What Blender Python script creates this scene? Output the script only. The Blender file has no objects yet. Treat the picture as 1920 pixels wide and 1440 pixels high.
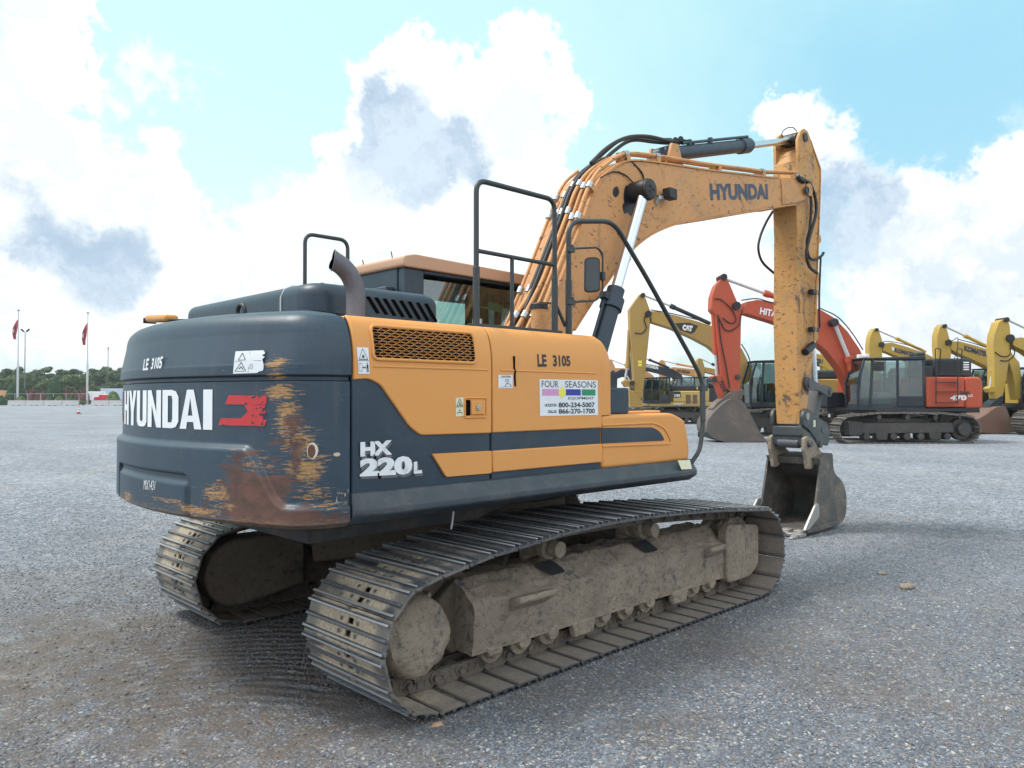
import bpy, bmesh, math, random
import numpy as np
from mathutils import Vector, Matrix, noise
random.seed(7); rng = np.random.default_rng(7)
R = math.radians
scene = bpy.context.scene
col = scene.collection

# ------------------------------------------------------------------ camera
PW, PH, FPX = 1920.0, 1440.0, 1451.64
CAMP = Vector((-4.5029, -4.9139, 1.7570))
YAW, PITCH, ROLL = 0.79785, 0.01701, -0.00042
_f = Vector((math.cos(YAW)*math.cos(PITCH), math.sin(YAW)*math.cos(PITCH), math.sin(PITCH)))
_r = Vector((math.sin(YAW), -math.cos(YAW), 0)); _u = _r.cross(_f)
CR = math.cos(ROLL)*_r + math.sin(ROLL)*_u
CU = -math.sin(ROLL)*_r + math.cos(ROLL)*_u
CF = _f
cd = bpy.data.cameras.new('camera'); cam = bpy.data.objects.new('camera', cd); col.objects.link(cam)
M = Matrix.Identity(4)
for i, a in enumerate((CR, CU, -CF)):
    for j in range(3): M[j][i] = a[j]
M.translation = CAMP
cam.matrix_world = M
cd.sensor_width = 36; cd.lens = FPX/PW*36; cd.clip_start = 0.05; cd.clip_end = 6000
scene.camera = cam

# measuring helpers: where the photo's line of sight at (u,v) meets a plane of the real machine
def ray(u, v): return FPX*CF + (u-PW/2)*CR - (v-PH/2)*CU
def AX(u, v, ax, val):
    d = ray(u, v); return CAMP + d*((val-CAMP[ax])/d[ax])
def PX(u, v, x): return AX(u, v, 0, x)
def PY(u, v, y): return AX(u, v, 1, y)
def PZ(u, v, z=0.0): return AX(u, v, 2, z)
def XZ(pts, y): return [(p.x, p.z) for p in (PY(u, v, y) for u, v in pts)]

# ------------------------------------------------------------------ sun and sky
SUN_AZ, SUN_EL = R(133), R(60)          # azimuth measured from +x toward +y
sd = Vector((math.cos(SUN_AZ)*math.cos(SUN_EL), math.sin(SUN_AZ)*math.cos(SUN_EL), math.sin(SUN_EL)))
sl = bpy.data.lights.new('sun', 'SUN'); sl.energy = 1.8; sl.angle = R(15); sl.color = (1, .955, .88)
so = bpy.data.objects.new('sun', sl); col.objects.link(so)
so.rotation_euler = sd.to_track_quat('Z', 'Y').to_euler(); so.location = (0, 0, 60)
vs = scene.view_settings
vs.view_transform = 'Standard'; vs.look = 'None'; vs.gamma = 1; vs.exposure = 0.92; vs.use_curve_mapping = False

class NT:
    """small node-tree helper"""
    def __init__(s, nt): s.nt = nt; s.n = nt.nodes; s.l = nt.links
    def new(s, t, **k):
        n = s.n.new(t)
        for a, b in k.items(): setattr(n, a, b)
        return n
    def link(s, a, b): s.l.new(a, b)
    def put(s, sock, v):
        if hasattr(v, 'is_linked'): s.l.new(v, sock)
        else:
            try: sock.default_value = v
            except Exception: sock.default_value = (*v, 1)[:len(sock.default_value)]
    def math(s, op, a, b=None, c=None, clamp=False):
        n = s.new('ShaderNodeMath', operation=op, use_clamp=clamp)
        for i, x in enumerate((a, b, c)):
            if x is not None: s.put(n.inputs[i], x)
        return n.outputs[0]
    def vmath(s, op, a, b=None):
        n = s.new('ShaderNodeVectorMath', operation=op); s.put(n.inputs[0], a)
        if b is not None: s.put(n.inputs[1], b)
        return n.outputs[1] if op in ('DISTANCE', 'LENGTH', 'DOT_PRODUCT') else n.outputs[0]
    def mix(s, f, a, b, mode='MIX'):
        n = s.new('ShaderNodeMix', data_type='RGBA', blend_type=mode)
        s.put(n.inputs[0], f); s.put(n.inputs[6], (*a, 1) if isinstance(a, tuple) and len(a) == 3 else a)
        s.put(n.inputs[7], (*b, 1) if isinstance(b, tuple) and len(b) == 3 else b)
        return n.outputs[2]
    def ramp(s, x, a, b, lo=0., hi=1., kind='SMOOTHSTEP'):
        n = s.new('ShaderNodeMapRange', interpolation_type=kind)
        for i, q in enumerate((x, a, b, lo, hi)): s.put(n.inputs[i], q)
        return n.outputs[0]
    def noise(s, vec, scale, detail=4, rough=.55, dist=0., out=0):
        n = s.new('ShaderNodeTexNoise'); s.put(n.inputs['Vector'], vec)
        n.inputs['Scale'].default_value = scale; n.inputs['Detail'].default_value = detail
        n.inputs['Roughness'].default_value = rough; n.inputs['Distortion'].default_value = dist
        return n.outputs[out]
    def vor(s, vec, scale, feature='F1', out=0, rnd=1.):
        n = s.new('ShaderNodeTexVoronoi', feature=feature); s.put(n.inputs['Vector'], vec)
        n.inputs['Scale'].default_value = scale; n.inputs['Randomness'].default_value = rnd
        return n.outputs[out]
    def mapv(s, vec, scale=(1, 1, 1), loc=(0, 0, 0)):
        n = s.new('ShaderNodeMapping'); s.put(n.inputs[0], vec)
        n.inputs['Scale'].default_value = scale; n.inputs['Location'].default_value = loc
        return n.outputs[0]
    def coord(s, k='Object'):
        if not hasattr(s, 'tc'): s.tc = s.new('ShaderNodeTexCoord')
        return s.tc.outputs[k]

w = bpy.data.worlds.new('World'); scene.world = w; w.use_nodes = True
N = NT(w.node_tree)
for n in list(N.n): N.n.remove(n)
sky = N.new('ShaderNodeTexSky', sky_type='NISHITA'); sky.sun_disc = False
sky.sun_elevation = SUN_EL; sky.sun_rotation = R(90)-SUN_AZ
sky.air_density = 1.0; sky.dust_density = 2.5; sky.ozone_density = 1.0; sky.altitude = 10
G = N.coord('Generated')
dirn = N.vmath('NORMALIZE', G)
wob = N.noise(dirn, 5.5, 9, .62, out=1)
wob = N.vmath('SUBTRACT', wob, (.5, .5, .5))
wsc = N.new('ShaderNodeVectorMath', operation='SCALE'); N.put(wsc.inputs[0], wob); wsc.inputs[3].default_value = .24
wob2 = N.vmath('SUBTRACT', N.noise(dirn, 22, 8, .65, out=1), (.5, .5, .5)); wsc2 = N.new('ShaderNodeVectorMath', operation='SCALE'); N.put(wsc2.inputs[0], wob2); wsc2.inputs[3].default_value = .085
dw = N.vmath('ADD', N.vmath('ADD', dirn, wsc.outputs[0]), wsc2.outputs[0])
def skysum(blobs, base, vec=None):
    acc = base; vec = vec or dw
    for (u, v, rr, wt) in blobs:
        d = ray(u, v).normalized()
        dist = N.vmath('DISTANCE', vec, tuple(d))
        acc = N.math('ADD', acc, N.math('MULTIPLY', N.ramp(dist, rr/FPX*.35, rr/FPX*1.15, 1., 0.), wt))
    return acc
WHITE = [(50,50,120,1.),(150,110,65,.8),(110,20,95,.8),(200,155,55,.5),(320,130,60,.6),(390,130,45,.45),(70,190,55,.6),(20,130,50,.4),
 (60,290,115,1.),(150,330,105,1.),(30,410,130,.8),(290,310,70,.9),(290,390,90,.9),(330,470,110,.7),(200,430,120,.7),(180,600,250,.6),(-100,300,160,.8),(-150,560,220,.7),
 (725,125,70,1.1),(680,180,85,1.1),(635,250,60,1.),(770,160,80,1.),(800,230,120,1.1),(900,150,60,1.),(960,115,50,1.),(1000,180,90,1.1),(1045,150,50,1.),(1060,215,55,1.),(1000,280,110,1.),(900,330,140,1.),(760,370,140,1.),(650,340,90,.8),(1040,340,80,.7),
 (800,480,180,.8),(600,470,150,.6),(1000,460,150,.8),(1200,520,170,.8),(1330,560,150,.9),(1300,480,120,.4),(600,620,250,.5),
 (1420,480,120,.7),(1530,240,75,.9),(1450,255,60,.7),(1490,290,90,.8),(1600,310,80,.7),(1700,370,95,.9),(1660,400,80,.7),(1850,400,100,.9),(1780,480,130,.9),(1900,345,55,.8),(1700,540,140,.7),(1880,560,150,.7),
 (1600,600,150,.5),(1750,660,180,.7),(1050,640,250,.8),(2050,450,200,.7),(2200,650,300,.8)]
GREY = [(735,245,85,1.35),(700,205,60,1.2),(800,295,85,1.35),(875,300,65,1.3),(720,320,80,.7),(660,280,50,.5),(150,480,95,1.),(230,460,70,.6),(60,440,70,.5),(190,520,60,.5),
 (1590,370,85,1.1),(1640,430,90,.6),(1560,460,80,.4),(1640,340,60,.5),(20,340,50,.5),(1300,560,70,.35),(1740,600,120,.35),(480,520,50,.45),(1440,590,90,.35),
 (1850,600,90,.3),(1270,610,70,.35)]
wn = N.noise(dirn, 3.2, 8, .6)
wn2 = N.noise(dirn, 16, 6, .6)
dens = skysum(WHITE, N.math('ADD', N.math('MULTIPLY', N.math('SUBTRACT', wn, .5), 1.2), N.math('MULTIPLY', N.math('SUBTRACT', wn2, .5), .5)))
grey = skysum(GREY, N.math('MULTIPLY', N.math('SUBTRACT', wn2, .5), .7), N.vmath('ADD', dirn, N.vmath('MULTIPLY', N.vmath('ADD', wsc.outputs[0], wsc2.outputs[0]), (.6, .6, .6))))
mW = N.ramp(dens, .10, .90); mG = N.ramp(grey, .0, 1.15)
sxyz = N.new('ShaderNodeSeparateXYZ'); N.put(sxyz.inputs[0], dirn)
up = sxyz.outputs[2]
# ragged clouds over the part of the sky the photo does not show
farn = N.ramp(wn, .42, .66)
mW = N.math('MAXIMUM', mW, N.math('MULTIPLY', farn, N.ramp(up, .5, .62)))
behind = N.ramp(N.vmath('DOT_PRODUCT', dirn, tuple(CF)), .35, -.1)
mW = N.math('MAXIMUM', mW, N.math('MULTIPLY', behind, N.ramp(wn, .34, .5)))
clear = N.mix(.66, sky.outputs[0], (4.3, 6.6, 6.2))                     # thin bright humid air over the Nishita blue
blueside = N.ramp(N.vmath('DISTANCE', dw, tuple(ray(1760, 230).normalized())), .05, .42, 1., 0.)
clear = N.mix(N.math('MULTIPLY', blueside, .65), clear, (1.3, 3.4, 5.0))
hz = N.math('MULTIPLY', N.ramp(up, .02, .42, 1., 0.), N.ramp(N.vmath('DISTANCE', dirn, tuple(ray(1850, 330).normalized())), .15, .55, .25, 1.))
clear = N.mix(N.math('MULTIPLY', hz, .85), clear, (4.7, 5.3, 5.4))
wn3 = N.noise(N.vmath('ADD', dw, (3.1, 1.7, .4)), 7.0, 9, .62)
sh = N.ramp(N.math('ADD', N.math('MULTIPLY', wn2, .35), N.math('MULTIPLY', wn3, .65)), .40, .56)
rightside = N.ramp(N.vmath('DISTANCE', dirn, tuple(ray(1800, 560).normalized())), .10, .50, 1., 0.)
cloud = N.mix(sh, N.mix(rightside, (5.1, 5.6, 5.7), (4.5, 5.0, 5.4)), (6.6, 6.65, 6.7))
cloud = N.mix(behind, cloud, (8.6, 8.9, 9.4))  # unseen clouds behind the camera, brightened to fill the shaded sides
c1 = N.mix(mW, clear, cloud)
gtex = N.mix(N.ramp(wn3, .38, .62), (2.3, 3.1, 4.1), (3.7, 4.45, 5.2))
c2 = N.mix(N.math('MULTIPLY', mG, .9), c1, gtex)
c3 = N.mix(N.ramp(up, -.02, 0., 1., 0.), c2, (2.0, 2.0, 2.0))
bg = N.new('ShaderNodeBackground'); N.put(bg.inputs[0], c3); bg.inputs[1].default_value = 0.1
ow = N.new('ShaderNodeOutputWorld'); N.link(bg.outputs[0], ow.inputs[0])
try: w.cycles.sampling_method = 'MANUAL'; w.cycles.sample_map_resolution = 512
except Exception: pass

# ------------------------------------------------------------------ mesh helpers
class MB:
    def __init__(s): s.v = []; s.f = []; s.m = []; s.mi = 0
    def add(s, vs, fs):
        n = len(s.v); s.v += [tuple(p) for p in vs]; s.f += [tuple(i+n for i in q) for q in fs]; s.m += [s.mi]*len(fs); return s
    def box(s, x0, y0, z0, x1, y1, z1):
        v = [(x, y, z) for x in (x0, x1) for y in (y0, y1) for z in (z0, z1)]
        return s.add(v, [(0,1,3,2),(4,6,7,5),(0,4,5,1),(2,3,7,6),(0,2,6,4),(1,5,7,3)])
    def obox(s, c, ax, h):
        c = Vector(c); ax = [Vector(a).normalized() for a in ax]
        v = [c + ax[0]*h[0]*i + ax[1]*h[1]*j + ax[2]*h[2]*k for i in (-1, 1) for j in (-1, 1) for k in (-1, 1)]
        return s.add(v, [(0,1,3,2),(4,6,7,5),(0,4,5,1),(2,3,7,6),(0,2,6,4),(1,5,7,3)])
    def bar(s, p0, p1, w, h, up=(0, 0, 1)):
        p0 = Vector(p0); p1 = Vector(p1); d = (p1-p0); L = d.length; d.normalize(); sd_ = d.cross(Vector(up))
        if sd_.length < 1e-3: sd_ = d.cross(Vector((1, 0, 0)))
        sd_.normalize(); return s.obox((p0+p1)/2, (d, sd_, sd_.cross(d)), (L/2, w/2, h/2))
    def prism(s, pts, a, b, ax=1):
        def P(p, t):
            q = [0, 0, 0]; q[ax] = t; o = [i for i in range(3) if i != ax]; q[o[0]], q[o[1]] = p; return q
        n = len(pts)
        return s.add([P(p, a) for p in pts]+[P(p, b) for p in pts], [tuple(range(n)), tuple(range(2*n-1, n-1, -1))]+[(i, i+n, (i+1) % n+n, (i+1) % n) for i in range(n)])
    def lathe(s, prof, o, axis, n=24):
        o = Vector(o); a = Vector(axis).normalized(); b = a.orthogonal().normalized(); c = a.cross(b); vs = []; fs = []
        for r_, t in prof:
            for k in range(n):
                q = 2*math.pi*k/n; vs.append(o+a*t+(b*math.cos(q)+c*math.sin(q))*r_)
        m = len(prof)
        for i in range(m-1):
            for k in range(n): fs.append((i*n+k, i*n+(k+1) % n, (i+1)*n+(k+1) % n, (i+1)*n+k))
        fs.append(tuple(range(n))); fs.append(tuple(range((m-1)*n, m*n)))
        return s.add(vs, fs)
    def cyl(s, p0, p1, r0, r1=None, n=24):
        p0 = Vector(p0); p1 = Vector(p1); return s.lathe([(r0, 0), (r0 if r1 is None else r1, (p1-p0).length)], p0, p1-p0, n)
    def tube(s, path, r_, n=10, closed=False):
        P = [Vector(p) for p in path]; m = len(P); vs = []; fs = []; prev = None
        for i in range(m):
            if closed: t = P[(i+1) % m]-P[i-1]
            else: t = P[min(i+1, m-1)]-P[max(i-1, 0)]
            t.normalize()
            if prev is None: b = t.orthogonal().normalized()
            else:
                b = prev - t*prev.dot(t)
                b = b.normalized() if b.length > 1e-6 else t.orthogonal().normalized()
            prev = b; c = t.cross(b); rr = r_[i] if hasattr(r_, '__len__') else r_
            for k in range(n):
                q = 2*math.pi*k/n; vs.append(P[i]+(b*math.cos(q)+c*math.sin(q))*rr)
        for i in range(m if closed else m-1):
            j = (i+1) % m
            for k in range(n): fs.append((i*n+k, i*n+(k+1) % n, j*n+(k+1) % n, j*n+k))
        if not closed: fs += [tuple(range(n)), tuple(range((m-1)*n, m*n))]
        return s.add(vs, fs)
    def grid(s, P):
        """P: array rows x cols x 3"""
        a, b = len(P), len(P[0]); n = []
        vs = [tuple(q) for row in P for q in row]
        fs = [(i*b+j, i*b+j+1, (i+1)*b+j+1, (i+1)*b+j) for i in range(a-1) for j in range(b-1)]
        return s.add(vs, fs)
    def build(s, name, mat, parent=None, bevel=0, seg=2, smooth=35, recalc=True, uv=None, lim=35):
        me = bpy.data.meshes.new(name); me.from_pydata(s.v, [], s.f)
        if recalc:
            bm = bmesh.new(); bm.from_mesh(me); bmesh.ops.recalc_face_normals(bm, faces=bm.faces); bm.to_mesh(me); bm.free()
        mats = mat if isinstance(mat, (list, tuple)) else [mat]
        for m_ in mats: me.materials.append(m_)
        if len(mats) > 1: me.polygons.foreach_set('material_index', s.m)
        if smooth:
            me.polygons.foreach_set('use_smooth', [True]*len(me.polygons)); me.set_sharp_from_angle(angle=R(smooth))
        if uv is not None:
            L = me.uv_layers.new(name='UVMap'); idx = np.empty(len(me.loops), int); me.loops.foreach_get('vertex_index', idx)
            L.data.foreach_set('uv', np.asarray(uv)[idx].ravel())
        o = bpy.data.objects.new(name, me); col.objects.link(o); o.parent = parent
        if bevel:
            b = o.modifiers.new('bevel', 'BEVEL'); b.width = bevel; b.segments = seg; b.limit_method = 'ANGLE'; b.angle_limit = R(lim); b.harden_normals = False
            if not smooth: me.polygons.foreach_set('use_smooth', [False]*len(me.polygons))
        return o
def empty(name, label, cat, loc=(0, 0, 0), rz=0, group=None, scale=1):
    o = bpy.data.objects.new(name, None); col.objects.link(o); o.location = loc; o.rotation_euler = (0, 0, rz)
    o.empty_display_size = .3; o.scale = (scale,)*3
    return tag(o, label, cat, group)
def tag(o, label=None, cat=None, group=None, kind=None):
    if label: o['label'] = label
    if cat: o['category'] = cat
    if group: o['group'] = group
    if kind: o['kind'] = kind
    return o
def fillet(P, r, n=6, closed=False):
    P = [Vector(p) for p in P]; out = []; m = len(P)
    for i in range(m):
        if not closed and i in (0, m-1): out.append(P[i]); continue
        a, b, c = P[i-1], P[i], P[(i+1) % m]
        d1 = (a-b); d2 = (c-b); l = min(r, d1.length*.48, d2.length*.48); p = b+d1.normalized()*l; q = b+d2.normalized()*l
        for k in range(n+1):
            t = k/n; out.append(p*(1-t)**2+b*2*t*(1-t)+q*t*t)
    return out
def smooth_path(P, n=8):
    P = [Vector(p) for p in P]; out = []
    Q = [P[0]*2-P[1]]+P+[P[-1]*2-P[-2]]
    for i in range(1, len(Q)-2):
        a, b, c, d = Q[i-1:i+3]
        for k in range(n):
            t = k/n; out.append(.5*((2*b)+(c-a)*t+(2*a-5*b+4*c-d)*t*t+(3*b-a-3*c+d)*t**3))
    out.append(P[-1]); return out
def f2(P, r, n=5): return [(p.x, p.y) for p in fillet([(a, b, 0) for a, b in P], r, n, True)]
def sstep(x, a, b):
    t = np.clip((x-a)/(b-a), 0, 1); return t*t*(3-2*t)

# ------------------------------------------------------------------ lettering
_tc = {}
def glyphs(txt, bold=0.0, gap=1.0):
    """flat outline mesh of a line of text, scaled to a unit box"""
    key = (txt, bold, gap)
    if key not in _tc:
        cu = bpy.data.curves.new('t', 'FONT'); cu.body = txt; cu.offset = bold; cu.space_character = gap; cu.resolution_u = 3; cu.fill_mode = 'FRONT'
        o = bpy.data.objects.new('t', cu); col.objects.link(o); dg = bpy.context.evaluated_depsgraph_get()
        me = bpy.data.meshes.new_from_object(o.evaluated_get(dg))
        v = np.array([q.co[:2] for q in me.vertices]); f = [tuple(p.vertices) for p in me.polygons]
        bpy.data.objects.remove(o); bpy.data.curves.remove(cu); bpy.data.meshes.remove(me)
        lo, hi = v.min(0), v.max(0); _tc[key] = ((v-lo)/(hi-lo), f)
    return _tc[key]
def text_into(mb, txt, fn, bold=0.0, gap=1.0, box=(0, 0, 1, 1), shear=0.0):
    v, f = glyphs(txt, bold, gap); x0, y0, x1, y1 = box
    mb.add([fn(x0+(x1-x0)*(a+shear*b), y0+(y1-y0)*b) for a, b in v], f)
def quadmap(c, off=(0, 0, 0)):
    """unit square -> quad with corners BL, BR, TR, TL"""
    c = [Vector(q)+Vector(off) for q in c]
    return lambda a, b: (c[0]*(1-a)+c[1]*a)*(1-b)+(c[3]*(1-a)+c[2]*a)*b
def poly_into(mb, pts, fn, cut=0):
    if not cut: mb.add([fn(a, b) for a, b in pts], [tuple(range(len(pts)))]); return
    bm = bmesh.new(); bm.faces.new([bm.verts.new((a, b, 0)) for a, b in pts]); bmesh.ops.triangulate(bm, faces=bm.faces[:])
    for ax in (0, 1):
        lo = min(p[ax] for p in pts); hi = max(p[ax] for p in pts)
        for k in range(1, cut): bmesh.ops.bisect_plane(bm, geom=bm.verts[:]+bm.edges[:]+bm.faces[:], plane_co=[lo+(hi-lo)*k/cut if i == ax else 0 for i in range(3)], plane_no=[1 if i == ax else 0 for i in range(3)])
    bm.verts.index_update(); mb.add([fn(v.co.x, v.co.y) for v in bm.verts], [tuple(v.index for v in f.verts) for f in bm.faces]); bm.free()
def line_into(mb, pts, wd, fn, asp=1.0, closed=True):
    n = len(pts)
    for i in range(n if closed else n-1):
        a, b = pts[i], pts[(i+1) % n]; dx, dy = (b[0]-a[0])*asp, b[1]-a[1]; L = math.hypot(dx, dy) or 1; nx, ny = -dy/L*wd/2/asp, dx/L*wd/2
        poly_into(mb, [(a[0]+nx, a[1]+ny), (b[0]+nx, b[1]+ny), (b[0]-nx, b[1]-ny), (a[0]-nx, a[1]-ny)], fn)
# ------------------------------------------------------------------ materials
def mat_new(name):
    m = bpy.data.materials.new(name); m.use_nodes = True; N = NT(m.node_tree)
    b = N.n['Principled BSDF']; return m, N, b
def bump(N, b, h, strength, dist):
    n = N.new('ShaderNodeBump'); n.inputs['Strength'].default_value = strength; n.inputs['Distance'].default_value = dist
    N.put(n.inputs['Height'], h); N.link(n.outputs[0], b.inputs['Normal'])
MATS = {}
def paint(name, base, rough=.45, metal=0., dirt=.25, dcol=(.20, .165, .13), dscale=2.2, chip=0., ccol=(.06, .05, .045), bmp=.15, var=.12, coat=0., grime=0., streak=0., cc=0.):
    """painted or bare metal with dust clouds, small chips and faint orange peel"""
    if name in MATS: return MATS[name]
    m, N, b = mat_new(name); c = N.coord('Object')
    n1 = N.noise(c, dscale, 8, .62); n2 = N.noise(c, dscale*9, 5, .6); n3 = N.noise(c, dscale*.35, 3)
    k = N.mix(N.math('MULTIPLY', N.ramp(n3, .3, .7), var*2), base, tuple(min(1, q*.72) for q in base))
    d = N.math('MULTIPLY', N.math('MULTIPLY', N.ramp(n1, .42, .75), N.ramp(n2, .2, .8)), dirt*1.6, clamp=True)
    k = N.mix(d, k, dcol)
    if streak:
        s_ = N.noise(N.mapv(c, (9, 9, .8)), 1.6, 6, .65)
        k = N.mix(N.math('MULTIPLY', N.ramp(s_, .5, .8), streak), k, ccol)
    if grime:
        g = N.noise(c, 3.1, 10, .7, .6); k = N.mix(N.math('MULTIPLY', N.ramp(g, .56, .64), grime), k, ccol)
    if chip:
        v = N.noise(N.mapv(c, (1, 1, 1.6)), 15, 7, .74, .8); v2 = N.noise(c, 2.0, 4)
        cm = N.math('MULTIPLY', N.ramp(v, .595-cc*.12, .63-cc*.12), N.ramp(v2, .40-cc, .56-cc)); k = N.mix(N.math('MULTIPLY', cm, chip, clamp=True), k, ccol)
    N.put(b.inputs['Base Color'], k); N.put(b.inputs['Roughness'], N.math('ADD', N.math('MULTIPLY', n2, .22), rough-.1)); b.inputs['Metallic'].default_value = metal
    if coat: b.inputs['Coat Weight'].default_value = coat; b.inputs['Coat Roughness'].default_value = .25
    if bmp: bump(N, b, N.math('ADD', n2, n1), bmp, .004)
    MATS[name] = m; return m
OR = (.67, .295, .075)
orange = paint('orange_paint', OR, .50, dirt=.22, dcol=(.46, .27, .12), dscale=1.4, bmp=.08, var=.10, streak=.06, ccol=(.30, .15, .06))
boomor = paint('boom_orange_paint', (.58, .285, .105), .6, dirt=.5, dcol=(.31, .20, .11), chip=1.4, ccol=(.045, .04, .04), bmp=.12, var=.16, cc=.06, grime=.35)
armor_ = paint('worn_arm_paint', (.55, .28, .085), .62, dirt=.5, dcol=(.27, .2, .14), dscale=4, chip=1.0, ccol=(.075, .055, .045), bmp=.25, var=.2, grime=.85, cc=.16)
roofor = paint('faded_roof_paint', (.50, .30, .19), .6, dirt=.35, dcol=(.5, .38, .28))
dark = paint('charcoal_paint', (.014, .034, .056), .42, dirt=.28, dcol=(.085, .095, .105), bmp=.05, var=.15)
black = paint('black_rubber', (.015, .017, .02), .55, dirt=.3, dcol=(.09, .085, .08))
railm = paint('dark_green_rail_paint', (.022, .032, .036), .42, dirt=.1, bmp=.03)
frameM = paint('underbody_paint', (.035, .038, .042), .8, dirt=.9, dcol=(.13, .10, .075), dscale=3)
chrome = paint('chrome_rod', (.62, .66, .72), .16, 1., dirt=.05, bmp=0, var=.02)
steel = paint('clamp_steel', (.42, .44, .46), .35, .9, dirt=.3)
grime = paint('oily_grime', (.012, .013, .016), .45, dirt=.2, dcol=(.05, .045, .04))
exhm = paint('heat_stained_steel', (.17, .17, .19), .62, .55, dirt=.7, dcol=(.12, .085, .075), dscale=5)
whitep = paint('white_decal', (.72, .76, .80), .45, dirt=.18, dcol=(.45, .45, .43), dscale=8, bmp=0)
redp = paint('red_decal', (.50, .028, .035), .45, dirt=.3, dcol=(.25, .05, .04), dscale=8, bmp=0)
inkb = paint('black_ink', (.02, .02, .025), .5, dirt=.05, bmp=0)
creamp = paint('cream_decal', (.66, .66, .46), .5, dirt=.2, bmp=0)
pinkp = paint('pink_ink', (.62, .28, .50), .5, dirt=0, bmp=0); yelp = paint('yellow_ink', (.78, .72, .08), .5, dirt=0, bmp=0)
bluep = paint('blue_ink', (.03, .035, .33), .5, dirt=0, bmp=0); grnp = paint('green_ink', (.015, .24, .11), .5, dirt=0, bmp=0)
boomink = paint('faded_navy_ink', (.035, .06, .10), .55, dirt=.2, chip=.4, ccol=(.4, .24, .12), bmp=0)
slotm = paint('opening_shade_black', (.003, .003, .004), .95, dirt=0, bmp=0, var=0)  # shade inside slots, vent and openings put in as plain black
slotm.node_tree.nodes['Principled BSDF'].inputs['Specular IOR Level'].default_value = .05
amber = paint('amber_plastic', (.60, .25, .03), .35, dirt=.15)
badge = paint('silver_badge', (.74, .77, .80), .4, .0, dirt=.4, dcol=(.2, .2, .2), dscale=14, bmp=0)
def mud(name, base=(.36, .30, .24), b2=(.135, .115, .098), bm=1.0, pat=None, sc=1.0):
    m, N, b = mat_new(name); c = N.coord('Object')
    n1 = N.noise(c, 3*sc, 8, .65); n2 = N.noise(c, 26*sc, 8, .7, .4); n3 = N.noise(c, 90*sc, 4, .6)
    k = N.mix(N.ramp(n1, .3, .7), base, tuple(q*.74 for q in base))
    k = N.mix(N.math('MULTIPLY', N.ramp(n2, .50, .30), .8), k, b2)  # hollows of the bump darkened: occlusion shade mixed into the mud colour
    if pat: k = N.mix(N.math('MULTIPLY', N.ramp(N.noise(c, 5.5*sc, 7, .7, .3), .56, .66), .75), k, pat)
    N.put(b.inputs['Base Color'], k); b.inputs['Roughness'].default_value = .93; b.inputs['Specular IOR Level'].default_value = .2
    bump(N, b, N.math('ADD', N.math('MULTIPLY', n2, 1.6), N.math('MULTIPLY', n3, .35)), bm, .024)
    MATS[name] = m; return m
mudm = mud('dried_mud', pat=(.07, .085, .10)); mudc = mud('caked_mud', (.40, .335, .265), (.14, .118, .098), 1.0, pat=(.10, .12, .13))
chainm = mud('muddy_chain_steel', (.17, .145, .12), (.055, .058, .065), .6, pat=(.06, .07, .08))
muddark = mud('dark_mud', (.14, .115, .09), (.05, .045, .042), .6, pat=(.03, .035, .045))
def shoe_mat():
    m, N, b = mat_new('worn_track_steel'); c = N.coord('Object'); oi = N.new('ShaderNodeObjectInfo')
    off = N.new('ShaderNodeVectorMath', operation='ADD'); N.put(off.inputs[0], c)
    cm = N.new('ShaderNodeCombineXYZ'); rr = N.math('MULTIPLY', oi.outputs['Random'], 37.); N.put(cm.inputs[0], rr); N.put(cm.inputs[1], rr); N.link(cm.outputs[0], off.inputs[1])
    cc = off.outputs[0]
    n1 = N.noise(N.mapv(cc, (1, .6, 1)), 5.5, 8, .65); n2 = N.noise(cc, 45, 6, .7); sx = N.new('ShaderNodeSeparateXYZ'); N.put(sx.inputs[0], c)
    low = N.ramp(sx.outputs[2], .012, .003)         # the valleys between the grousers keep their mud
    tip = N.ramp(sx.outputs[2], .018, .026); sl_ = N.new('ShaderNodeSeparateXYZ'); N.put(sl_.inputs[0], oi.outputs['Location']); low = N.math('MULTIPLY', low, N.ramp(sl_.outputs[0], -1.35, -1.75, .30, 1.))
    ay = N.math('ABSOLUTE', sx.outputs[1]); mid = N.ramp(ay, .33, .24)
    mudk = N.math('MULTIPLY', N.math('MULTIPLY', low, N.ramp(n1, .36, .48)), N.math('ADD', N.math('MULTIPLY', mid, .65), .3), clamp=True)
    k = N.mix(N.ramp(n2, .3, .7), (.045, .052, .063), (.105, .113, .125))
    k = N.mix(N.math('MULTIPLY', tip, .75), k, (.42, .43, .44))
    k = N.mix(mudk, k, N.mix(N.ramp(n2, .35, .65), (.42, .36, .27), (.27, .22, .165)))
    back = N.ramp(sx.outputs[2], -.0115, -.0125)     # inner face
    k = N.mix(back, k, N.mix(N.ramp(n2, .3, .7), (.40, .325, .265), (.22, .18, .15)))
    ex_ = N.math('MULTIPLY', back, N.ramp(N.math('ABSOLUTE', sx.outputs[0]), .066, .076)); k = N.mix(N.math('MULTIPLY', ex_, .85), k, (.03, .03, .032))  # shade of the gaps between shoes painted along the inner edges
    N.put(b.inputs['Base Color'], k)
    nb = N.math('SUBTRACT', 1., N.math('MAXIMUM', mudk, back), clamp=True)
    N.put(b.inputs['Metallic'], N.math('MULTIPLY', nb, .45)); N.put(b.inputs['Roughness'], N.math('ADD', N.math('MULTIPLY', nb, -.42), .88))
    bump(N, b, N.math('ADD', n2, N.math('MULTIPLY', mudk, 1.5)), .6, .006); return m
shoem = shoe_mat()
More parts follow.
